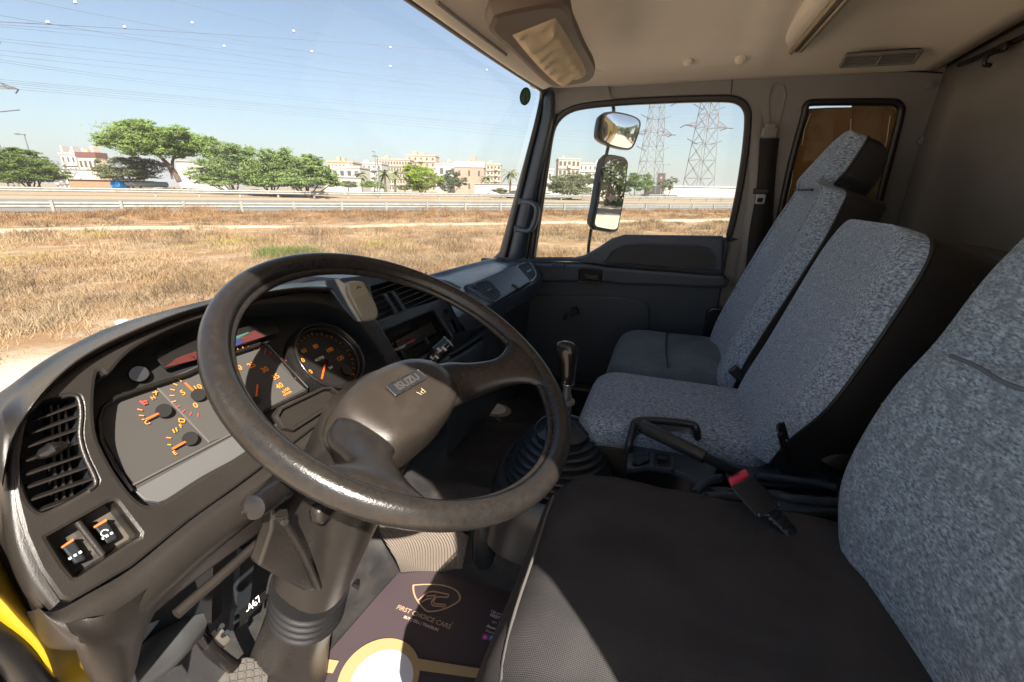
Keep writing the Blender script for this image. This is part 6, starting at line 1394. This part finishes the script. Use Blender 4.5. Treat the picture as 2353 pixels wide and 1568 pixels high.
tree('bright_tree', 'bright lime green tree in front of the beige buildings', 'tree', 970, 80, TB, [(965, 405, 36, 26), (950, 392, 24, 18), (985, 418, 34, 20), (958, 425, 26, 16)], 9000, .30, LM3, None, 9)
tree('leafy_tree', 'small grey green tree to the right of the lime green one', 'tree', 1030, 82, TB, [(1028, 420, 26, 20), (1040, 405, 18, 14), (1060, 420, 18, 10)], 5000, .3, leafmat('blue green leaves', (.11, .16, .07), (.07, .10, .05)), None, 10, 'trees beyond the road')
tree('shrub_tree', 'pale olive bush under the white apartment block seen through the door window', 'tree', 1310, 78, TB-.1, [(1300, 425, 44, 24), (1310, 438, 54, 12), (1335, 420, 34, 20), (1280, 428, 24, 18), (1350, 412, 22, 14), (1315, 408, 24, 12)], 10000, .28, LM4, None, 12, 'trees beyond the road')
tree('leafy_tree', 'green tree just right of the tall wing mirror', 'tree', 1460, 100, TB, [(1458, 420, 26, 20), (1440, 430, 14, 14)], 4500, .34, leafmat('fresh green leaves', (.14, .22, .05), (.09, .15, .04)), None, 13, 'trees beyond the road')
tree('leafy_tree', 'dark tree at the foot of the left pylon', 'tree', 1487, 104, TB, [(1487, 428, 16, 18), (1484, 408, 12, 9)], 3000, .34, LM2, None, 14, 'trees beyond the road')
tree('shrub_tree', 'small sparse tree between the two pylons', 'tree', 1535, 100, TB, [(1530, 425, 16, 16), (1545, 415, 12, 10), (1520, 420, 10, 8)], 1600, .34, LM4, None, 15, 'trees beyond the road')
# trees behind the truck, seen only in the wing mirrors
for i, (x, y) in enumerate(((6, -34), (11, -38), (2.5, -36), (16, -33), (9, -46))):
    t = thing('roadside_tree', ('tallest', 'farther', 'leaning', 'rightmost', 'most distant')[i]+' leafy tree behind the truck, reflected in the mirrors', 'tree', (x, y, GZ), 'trees reflected in the mirrors')
    vs, fs = crown_mesh([(0, 0, 4.6, 3.6, 4.0), (1, .6, 2.4, 3, 2.4)], 4000, .45, random.Random(i+40)); mk('crown', vs, fs, LM2, t, False)
    b = MB(); b.tube([(0, 0, 0), (.1, 0, 2), (0, .1, 4)], [.2, .16, .08], 8); b.obj('trunk', BARK, t)
# palms
def palm(label, px, d, py_top, seed, base=TB):
    rr = random.Random(seed); org = at(px, d, base); t = thing('palm_tree', label, 'palm tree', org, 'palm trees'); h = up_px(py_top, px, d)-base-.8
    b = MB(); b.tube([(0, 0, 0), (.1, 0, h*.5), (0, 0, h)], [.3, .24, .2], 8); b.obj('trunk', BARK, t)
    vs = []; fs = []
    for i in range(26):
        a = rr.uniform(0, 6.28); el = rr.uniform(-.6, 1.1); L_ = rr.uniform(1.8, 2.8); d_ = Vector((math.cos(a), math.sin(a), 0)); P_ = [Vector((0, 0, h))+d_*L_*s_*math.cos(el*.7)+Vector((0, 0, L_*(s_*math.sin(el)-s_*s_*.6))) for s_ in (0, .25, .5, .75, 1)]; n2 = Vector((-d_.y, d_.x, 0))
        for s_ in (-1, 1):
            for j in range(4):
                k = len(vs); w1 = .28*math.sin(math.pi*(j+.3)/4.6); w2 = .28*math.sin(math.pi*(j+1.3)/4.6) if j < 3 else .02
                vs += [P_[j], P_[j+1], P_[j+1]+n2*s_*w2+Vector((0, 0, -w2*.8)), P_[j]+n2*s_*w1+Vector((0, 0, -w1*.8))]; fs.append((k, k+1, k+2, k+3))
    mk('crown', vs, fs, LM4, t, False)
for lab, px, d, py in (('palm in front of the beige buildings, leftmost', 830, 110, 392), ('palm standing right beside the tall street lamp', 885, 105, 388), ('palm between the street lamp and the lime green tree', 908, 112, 390), ('palm next to the windscreen pillar on the right', 1172, 110, 388), ('small palm in front of the pink wall', 1118, 130, 402)): palm(lab, px, d, py, px)
for i, (px, py, w_, h_) in enumerate(((800, 424, 26, 8), (860, 425, 30, 9), (930, 432, 16, 7), (1150, 440, 16, 6), (20, 414, 26, 9))):
    tree('low_bush', ('low bush left of the palms', 'low bush under the street lamp', 'low bush at the foot of the lime green tree', 'low bush near the parked white car', 'low bush at the left edge behind the guardrail')[i], 'bush', px, 76, TB, [(px, py, w_, h_)], 2200, .26, LM4 if i != 1 else LM2, None, 60+i, 'low bushes beyond the road')
# ================================================================ BUILDINGS
WALLP = mat('pale plaster', (.46, .39, .31), .85, mix=((.40, .34, .27), .2, .4, .7)); WALLW = mat('white plaster', (.50, .48, .45), .85, mix=((.44, .42, .39), .3, .4, .7)); WALLO = mat('peach plaster', (.72, .48, .32), .85); WIN = mat('dark window glass', (.09, .09, .09), .3); ROOFR = mat('dark red cladding', (.15, .06, .05), .7)
def building(name, label, cat, px0, px1, pyt, d, mt, base=TB, depth=12, nf=4, nc=8, par=.6, yaw=0, group=None, win=True, ww=.5, wh=.42, pyb=None, cap=None):
    A_ = at(px0, d, base); B_ = at(px1, d, base); c = (A_+B_)/2; w_ = (B_-A_).length; ex = (B_-A_).normalized(); ey = Vector((-ex.y, ex.x, 0))
    if ey.dot(hv) < 0: ey = -ey
    h = up_px(pyt, (px0+px1)/2, d)-base
    t = thing(name, label, cat, c, group); R3 = Matrix((ex, ey, Vector((0, 0, 1)))).transposed()
    b = MB(); b.box((0, 0, 0), (1, 1, 1)); b.v = [tuple(R3 @ Vector((v[0]*w_, v[1]*depth+depth/2, v[2]*h+h/2))) for v in b.v]; b.obj('wall', mt, t, False)
    b = MB(); b.box((0, 0, 0), (1, 1, 1)); b.v = [tuple(R3 @ Vector((v[0]*(w_+.5), v[1]*(depth+.5)+depth/2, v[2]*par+h+par/2))) for v in b.v]; b.obj('parapet', cap or mt, t, False)
    rq = random.Random(int(px0)); nt_ = rq.randint(1, 3) if win else 0
    for _ in range(nt_):
        tx_, tw_, th_2 = rq.uniform(-.4, .4)*w_, rq.uniform(.08, .16)*w_, rq.uniform(.8, 2.2)
        b = MB(); b.box((0, 0, 0), (1, 1, 1)); b.v = [tuple(R3 @ Vector((v[0]*tw_+tx_, v[1]*2.5+depth*.4, v[2]*th_2+h+par+th_2/2))) for v in b.v]; b.obj('roof_box', mt, t, False)
    if win and nf > 2:
        for j in range(1, nf):
            b = MB(); b.box((0, 0, 0), (1, 1, 1)); b.v = [tuple(R3 @ Vector((v[0]*(w_+.1), v[1]*.5-.2, v[2]*.22+h*j/nf))) for v in b.v]; b.obj('floor_ledge', mt, t, False)
        bx2 = rq.choice((-.25, .0, .25))*w_
        for j in range(nf):
            b = MB(); b.box((0, 0, 0), (1, 1, 1)); b.v = [tuple(R3 @ Vector((v[0]*w_*.14+bx2, v[1]*1.1-.6, v[2]*h/nf*.34+h*(j+.22)/nf))) for v in b.v]; b.obj('balcony', mt, t, False)
    if win:
        ww_ = w_/nc*ww; fh = h/nf; m_ = None
        for j in range(nf):
            for i in range(nc):
                if m_ is None:
                    b = MB(); b.box((0, 0, 0), (ww_, .12, fh*wh), R3); o = b.obj('window', WIN, t, False); m_ = o.data
                else: o = bpy.data.objects.new('window', m_); COL.objects.link(o); o.parent = t
                o.location = R3 @ Vector((-w_/2+w_*(i+.5)/nc, -.04, fh*(j+.55)))
    return t
building('apartment_building', 'long beige apartment block behind the palms', 'building', 868, 945, 368, 240, WALLP, nf=5, nc=12)
building('apartment_building', 'stepped pink beige building, the tallest of the far row', 'building', 938, 1003, 359, 250, mat('pink plaster', (.46, .35, .27), .85), nf=6, nc=5, ww=.3)
building('apartment_building', 'low orange trimmed house just right of the tree clump', 'building', 757, 815, 374, 200, mat('cream plaster', (.46, .36, .25), .85), nf=3, nc=7)
building('villa', 'white villa with a pale curved front between the trees and the palms', 'building', 765, 830, 386, 170, WALLW, nf=2, nc=4)
building('villa', 'white house with a small red sign left of the palms', 'building', 812, 880, 377, 215, WALLW, nf=4, nc=6, ww=.3)
building('tall_block', 'wide white building with a striped canopy right of the lime green tree', 'building', 1003, 1055, 379, 210, WALLW, nf=2, nc=2, ww=.3)
building('pink_wall_building', 'pink walled building under a white canopy in the middle distance', 'building', 1045, 1112, 385, 190, mat('salmon plaster', (.40, .27, .20), .85), nf=2, nc=3, ww=.2, cap=WALLW, par=2.2)
building('apartment_building', 'cream four storey block at the right end of the far row', 'building', 1110, 1150, 379, 220, WALLP, nf=5, nc=5)
building('boundary_wall', 'low white wall beside the parked white car', 'wall', 1090, 1215, 424, 120, WALLW, depth=.4, win=False, par=.1)
building('boundary_wall', 'white wall section left of the palms at ground level', 'wall', 745, 830, 408, 100, WALLW, depth=.4, win=False, par=.1)
building('apartment_building', 'white apartment block with orange window bays left of the mirror', 'building', 1281, 1330, 367, 210, mat('warm white plaster', (.48, .41, .34), .85), nf=4, nc=5, ww=.6, wh=.5)
building('apartment_building', 'white receding wing of the apartment block behind the mirror', 'building', 1328, 1400, 378, 222, WALLW, nf=4, nc=7, ww=.3)
building('villa', 'small white house right beside the windscreen pillar in the door window', 'building', 1240, 1270, 392, 160, WALLW, nf=2, nc=2, ww=.3)
building('warehouse', 'long blank white warehouse wall at the foot of the pylons', 'warehouse', 1525, 1720, 431, 135, WALLW, base=TB-.4, depth=20, win=False, par=.3)
building('boundary_wall', 'low white compound wall below the pylons', 'wall', 1200, 1560, 446, 115, WALLW, base=TB-.3, depth=.4, win=False, par=.1)
building('villa', 'dark red topped villa at far left behind the trees', 'building', 196, 238, 362, 150, mat('beige plaster', (.66, .50, .38), .85), nf=2, nc=4, cap=ROOFR, par=1.5, depth=4)
building('villa', 'white villa left of the dark red topped one', 'building', 158, 192, 356, 155, WALLW, nf=3, nc=3, ww=.3, depth=4)
building('boundary_wall', 'white boundary wall between the two trees at far left', 'wall', 130, 235, 390, 110, WALLW, depth=.4, win=False, par=.1)
building('boundary_wall', 'white roofed shed seen under the acacia crown', 'wall', 415, 520, 372, 100, WALLW, depth=5, win=False, par=.1)
# ================================================================ PYLONS AND WIRES
PYM = mat('galvanised pylon steel', (.20, .195, .19), .5, metal=.2); PYR = mat('red pylon steel', (.19, .12, .11), .6)
INS = mat('dark insulators', (.05, .06, .07), .4)
def pylon(label, px, d, H, w0, arms, yaw, base=TB, th=.16, lab=None, redz=()):
    org = at(px, d, base); t = thing('pylon', label, 'pylon', org, 'lattice power pylons'); Rz = Matrix.Rotation(yaw, 3, 'Z')
    def wd(z): return w0*(1-z/H)**1.0*.86+w0*.14 if z < H*.55 else (w0*(1-.55)*.86+w0*.14)*(1-.5*(z-H*.55)/(H*.45))
    b = MB(); br = MB(); zs = [0]; 
    while zs[-1] < H: zs.append(zs[-1]+wd(zs[-1])*.85)
    zs[-1] = H
    for i in range(len(zs)-1):
        z0, z1 = zs[i], zs[i+1]; a_, c_ = wd(z0)/2, wd(z1)/2; bb = br if any(lo < (z0+z1)/2 < hi for lo, hi in redz) else b
        C0 = [Rz @ Vector((sx*a_, sy*a_, z0)) for sx, sy in ((-1, -1), (1, -1), (1, 1), (-1, 1))]; C1 = [Rz @ Vector((sx*c_, sy*c_, z1)) for sx, sy in ((-1, -1), (1, -1), (1, 1), (-1, 1))]
        for k in range(4):
            bb.beam(C0[k], C1[k], th*1.3); j = (k+1) % 4; bb.beam(C0[k], C1[j], th*.7); bb.beam(C0[j], C1[k], th*.7); bb.beam(C1[k], C1[j], th*.7)
    b.obj('lattice_tower', PYM, t, False); 
    if br.v: br.obj('red_lattice_section', PYR, t, False)
    for z_, L_, red in arms:
        for s_ in (-1, 1):
            b = MB(); w_ = wd(z_)/2; tip = Rz @ Vector((s_*L_, 0, z_+.2))
            for sy in (-1, 1): b.beam(Rz @ Vector((s_*w_, sy*w_, z_)), tip, th*.8); b.beam(Rz @ Vector((s_*w_, sy*w_, z_+1.6)), tip, th*.8)
            for f_ in (.3, .55, .8):
                P0 = (Rz @ Vector((s_*w_, w_, z_))).lerp(tip, f_); P1 = (Rz @ Vector((s_*w_, -w_, z_+1.6))).lerp(tip, f_-.15); b.beam(P0, P1, th*.5); b.beam((Rz @ Vector((s_*w_, -w_, z_))).lerp(tip, f_), P0, th*.5)
            o = b.obj('cross_arm', PYR if red else PYM, t, False)
            b = MB(); e2_ = tip+Rz @ Vector((s_*1.2, 0, .9)); b.tube([tip, tip+Rz @ Vector((s_*-.3, 2.6, -.4))], .11, 6); b.tube([tip, tip+Rz @ Vector((s_*-.3, -2.6, -.4))], .11, 6); b.obj('insulator_string', INS, o, False)
            # V strings below
            b = MB(); p0 = Rz @ Vector((s_*wd(z_-4)/2, 0, z_-4.6)); b.tube([p0, p0+Rz @ Vector((s_*(L_*.5), 0, 1.3))], .10, 6); b.obj('insulator_string', INS, t, False)
    return t
kpx = 150*math.cos(PITCH)/F
pylon('red and white lattice pylon on the left in the door window', 1490, 150, 46, 6.6, [(18.2, 6.0, True), (27.0, 6.0, False), (35, 5, False)], YAW-math.radians(80), th=.125, redz=((16.5, 21),))
pylon('red and white lattice pylon on the right in the door window, the nearer one', 1604, 142, 48, 6.6, [(19.5, 7.4, True), (28.5, 7.4, False), (38, 6, False)], YAW-math.radians(72), th=.135, redz=((17.5, 23), ))
pylon('pylon cut by the left picture edge, only its arm tips and a leg in view', -70, 85, 44, 12, [(17.2, 10.2, False), (24.6, 9.6, False), (31.5, 8.7, False)], YAW-math.radians(40), th=.16)
WIRE = mat('power line cable', (.15, .16, .17), .5)
BALLW = mat('marker ball white', (.85, .83, .82), .5); BALLR = mat('marker ball red', (.5, .12, .12), .5)
def S2(x, y): return (x*.91914, y*.91914)
wires = [((55, 96, 141), .045, [(0, 0)]), ((39, 156, 259), .028, []), ((-12, 119, 214), .024, []), ((-110, 64, 186), .024, []), ((-180, -4, 124), .022, []), ((-260, -60, 40), .018, []),
         ((62, 122, 205), .022, []), ((67, 139, 214), .020, []), ((97, 165, 226), .020, []), ((104, 178, 235), .020, []), ((126, 195, 247), .020, []), ((138, 210, 262), .018, []), ((149, 238, 283), .018, []), ((155, 245, 292), .018, []),
         ((199, 263, 320), .020, []), ((204, 266, 324), .018, []), ((208, 271, 330), .018, []), ((214, 277, 337), .018, []), ((220, 283, 346), .020, [])]
balls = {0: [(401/3.361, 188/3.361), (1047/3.361, 228/3.361), (650+1095/3.361, 400/3.361)], 1: [(650+435/3.361, 436/3.361)], 2: [(650+283/3.361, 263/3.361)], 5: [(632/3.361, 20/3.361)], 3: [(1615/3.361, 193/3.361), (650+1905/3.361, 590/3.361)], 7: [(1883/3.361, 390/3.361), (650+1095/3.361, 560/3.361)]}
order_ = sorted(range(len(wires)), key=lambda i: wires[i][0][1]); ORD = 'highest,second highest,third highest,fourth highest,fifth highest,sixth highest,seventh highest,eighth highest,ninth highest,tenth,eleventh,twelfth,thirteenth,fourteenth,fifteenth,fourth lowest,third lowest,second lowest,lowest'.split(',')
for wi, (ys3, r_, _) in enumerate(wires):
    a_, b_, c_ = ys3; P_ = []
    xs3 = (0, 700, 1330)
    def yq(x): # quadratic through three points
        x0, x1, x2 = xs3; return a_*(x-x1)*(x-x2)/((x0-x1)*(x0-x2))+b_*(x-x0)*(x-x2)/((x1-x0)*(x1-x2))+c_*(x-x0)*(x-x1)/((x2-x0)*(x2-x1))
    def ye(x): return yq(x) if x <= 1330 else yq(1330)+(x-1330)*.02+((yq(1330)-yq(1230))/100)*(x-1330)*.5*max(.2, 1-(x-1330)/900)
    def dp_(x): return 62+(x+60)/1390*88
    for i in range(34):
        x = -60+i*60; y = ye(x); r3 = ray(S2(x, y)); hd_ = Vector((r3.x, r3.y, 0)).dot(hv); P_.append(r3*(min(dp_(x), 170)/hd_))
    t = thing('power_line', 'thin overhead power cable, '+ORD[order_.index(wi)]+' of the cables where they cross mid sky', 'power line', group='overhead power lines')
    if wi == 0: t['label'] = 'thickest dark overhead cable sloping gently across the upper sky'; t['group'] = ''; del t['group']
    b = MB(); b.tube([Vector(p) for p in P_], r_*.78, 5, False); b.obj('cable', WIRE, t)
    for bi, (bx, by) in enumerate(balls.get(wi, [])):
        x_ = bx; r3 = ray(S2(bx, by)); hd_ = Vector((r3.x, r3.y, 0)).dot(hv); c = r3*(min(dp_(bx), 170)/hd_)
        for nm, mt_, z0, z1 in (('marker_ball', BALLW, 0, 8), ('marker_ball_underside', BALLR, 8, 12)):
            bm_ = MB(); rb = .22 if bx < 700 else .26
            bm_.loft([[c+Vector((math.cos(a2)*math.sin(th_), math.sin(a2)*math.sin(th_), math.cos(th_)))*rb for a2 in [2*math.pi*k_/14 for k_ in range(14)]] for th_ in [math.pi*(.02+.96*j/12) for j in range(z0, z1+1)]], True); bm_.obj(nm, mt_, t)
# ================================================================ LAMP POSTS, BILLBOARD, CARS, BARRELS
def lamp(label, px, py_top, d, arm=1.0, twin=False, sign=False):
    org = at(px, d, TB); t = thing('street_lamp', label, 'street lamp', org, 'street lamps'); h = up_px(py_top, px, d)-TB
    b = MB(); b.tube([(0, 0, -.1), (0, 0, h*.5), (0, 0, h)], [.11, .09, .06], 8); b.obj('pole', mat('lamp pole grey', (.16, .17, .18), .5), t)
    for s_ in ((-1, 1) if twin else (-1,)):
        b = MB(); b.tube([Vector((0, 0, h-.1)), -rv*(-s_)*arm*.3*-1+Vector((0, 0, h+.05)), rv*s_*arm+Vector((0, 0, h+.1))], [.05, .05, .12], 6); b.box(rv*s_*(arm+.2)+Vector((0, 0, h+.1)), (.4, .6, .16)); b.obj('lamp_head', mat('lamp head grey', (.20, .21, .22), .5), t)
lamp('leaning street lamp above the leftmost tree', 92, 311, 62, .6)
lamp('thin tall pole left of the black topped street lamp, in front of the beige block', 867, 350, 105, .1)
lamp('dark street lamp with a short head in front of the beige block', 872, 361, 66, .15)
lamp('twin armed street lamp between the pylons', 1519, 378, 120, 1.2, True)
bb_ = thing('banner_post', 'tall dark portrait banner hanging from a post between the two pylons', 'banner', at(1517, 110, TB))
k_ = 110*math.cos(PITCH)/F; h1_z = up_px(400, 1517, 110)-TB; h2_z = up_px(425, 1517, 110)-TB
BPn = Plane(bb_.location+Vector((0, 0, (h1_z+h2_z)/2)), -hv, rv); bb_.location = (0, 0, 0)
plate('banner', BPn, [[(-.85, -1.35), (.85, -1.35), (.85, 1.35), (-.85, 1.35)]], mat('banner dark', (.05, .03, .04), .6), bb_, .1)
plate('portrait_shape', BPn, [circ(0, .35, .28, 16, .36)], mat('banner face', (.30, .18, .14), .6), bb_, .02, 0, .02)
plate('portrait_shoulders', BPn, [[(-.6, -1.1), (.6, -1.1), (.5, -.3), (.15, -.1), (-.15, -.1), (-.5, -.3)]], mat('banner body', (.11, .07, .08), .6), bb_, .02, 0, .02)
b = MB(); 
for x_ in (-1.0, 1.0): b.beam(BPn.w(x_, 1.5), BPn.w(x_, -1.35-h2_z-.5), .14, .14)
b.obj('post', mat('lamp pole grey', (.16, .17, .18), .5), bb_, False)
def car(name, label, px, d, z, L_, col, yaw):
    t = thing(name, label, 'car', at(px, d, z), 'cars beyond the road'); Rz = Matrix.Rotation(yaw, 3, 'Z')
    body = [(-L_/2, .35), (-L_/2, .75), (-L_*.44, .92), (-L_*.30, .98), (-L_*.16, 1.38), (L_*.12, 1.42), (L_*.28, 1.02), (L_*.44, .88), (L_/2, .70), (L_/2, .35)]
    b = MB(); b.loft([[Rz @ Vector((x, y, z_ if z_ < 1 else z_)) for x, z_ in body] for y in (-.85, -.7, .7, .85)]); o = b.obj('body', col, t); mod_bevel(o, .05)
    wn = [(-L_*.26, 1.0), (-L_*.15, 1.33), (L_*.11, 1.36), (L_*.22, 1.02)]
    b = MB(); b.loft([[Rz @ Vector((x, y, z_)) for x, z_ in wn] for y in (-.87, .87)]); b.obj('side_window', WIN, t, False)
    for sx in (-1, 1):
        for sy in (-1, 1):
            b = MB(); b.tube([Rz @ Vector((sx*L_*.31, sy*.68, .33)), Rz @ Vector((sx*L_*.31, sy*.90, .33))], .33, 16); b.obj('wheel', RUB, t)
CWH = mat('white car paint', (.8, .8, .8), .25); CDK = mat('dark car paint', (.05, .055, .06), .25)
car('parked_car', 'white saloon parked near the low white wall', 1130, 92, -1.0, 4.6, CWH, RA+.2)
car('parked_car', 'dark blue saloon low behind the far guardrail', 1190, 78, -1.25, 4.4, CDK, RA)
car('parked_car', 'pale car in the door window left of the mirror arm', 1290, 86, -1.2, 4.4, CWH, RA+.1)
# debris under acacia
BLUE = mat('blue drum plastic', (.04, .36, 1.0), .4)
t = thing('blue_pipe_bundle', 'long blue ended pipe bundle lying on the verge under the acacia', 'pipes', at(310, 66, -.9))
o_ = t.location.copy(); b = MB(); b.tube([at(263, 66, -.1)-o_, at(292, 66, -.1)-o_], .6, 12); b.obj('blue_end', BLUE, t); b = MB(); b.tube([at(292, 66, .1)-o_, at(385, 66.5, .05)-o_], .36, 12); b.obj('grey_pipe', mat('pale blue grey', (.32, .42, .48), .5), t)
t = thing('rubbish_heap', 'brown heap of dry branches beside the blue ended pipes', 'heap', at(405, 66, -1.0)); vs, fs = crown_mesh([(0, 0, .3, 2.6, .5)], 900, .5, random.Random(8)); mk('branches', vs, fs, mat('dry branches', (.26, .13, .06), .9), t, False)
t = thing('blue_drum', 'small blue drum at the foot of the tree clump', 'drum', at(586, 61, -.95)); b = MB(); b.tube([(0, 0, 0), (0, 0, .55)], .45, 14); b.tube([(0, 0, .5), (0, 0, .6)], .48, 14); b.obj('drum_shell', BLUE, t)
t = thing('white_tarp', 'flat white tarpaulin lying before the tree clump', 'tarp', at(520, 63, -.95)); o_ = t.location.copy(); vs = []; fs = []
for i in range(12):
    for j in range(4): vs.append(at(490+i*5, 62+j*.8, -.62+.18*random.random())-o_)
for i in range(11):
    for j in range(3): k = i*4+j; fs.append((k, k+4, k+5, k+1))
mk('tarp_sheet', vs, fs, CWH, t)
vb = building('earth_bank', 'brown earth bank behind the guardrail, left of the acacia', 'bank', 160, 290, 414, 74, mat('brown earth', (.30, .20, .12), .95, bump=(3, .6, .05)), depth=6, win=False, par=.05)
# ================================================================ HAZE
hz_ = MB(); hz_.box((0, 0, 24.5), (9400, 9400, 55.5)); ho_ = hz_.obj('haze', None, None, False)
hm = bpy.data.materials.new('haze air'); hm.use_nodes = True; hn = hm.node_tree; hn.nodes.clear()
oo = hn.nodes.new('ShaderNodeOutputMaterial'); pv = hn.nodes.new('ShaderNodeVolumePrincipled'); pv.inputs['Color'].default_value = (.93, .95, 1, 1); pv.inputs['Density'].default_value = .0005; pv.inputs['Anisotropy'].default_value = .2
hn.links.new(pv.outputs[0], oo.inputs['Volume']); ho_.data.materials.append(hm); tag(ho_, 'thin pale haze over the far buildings', 'haze', kind='stuff')
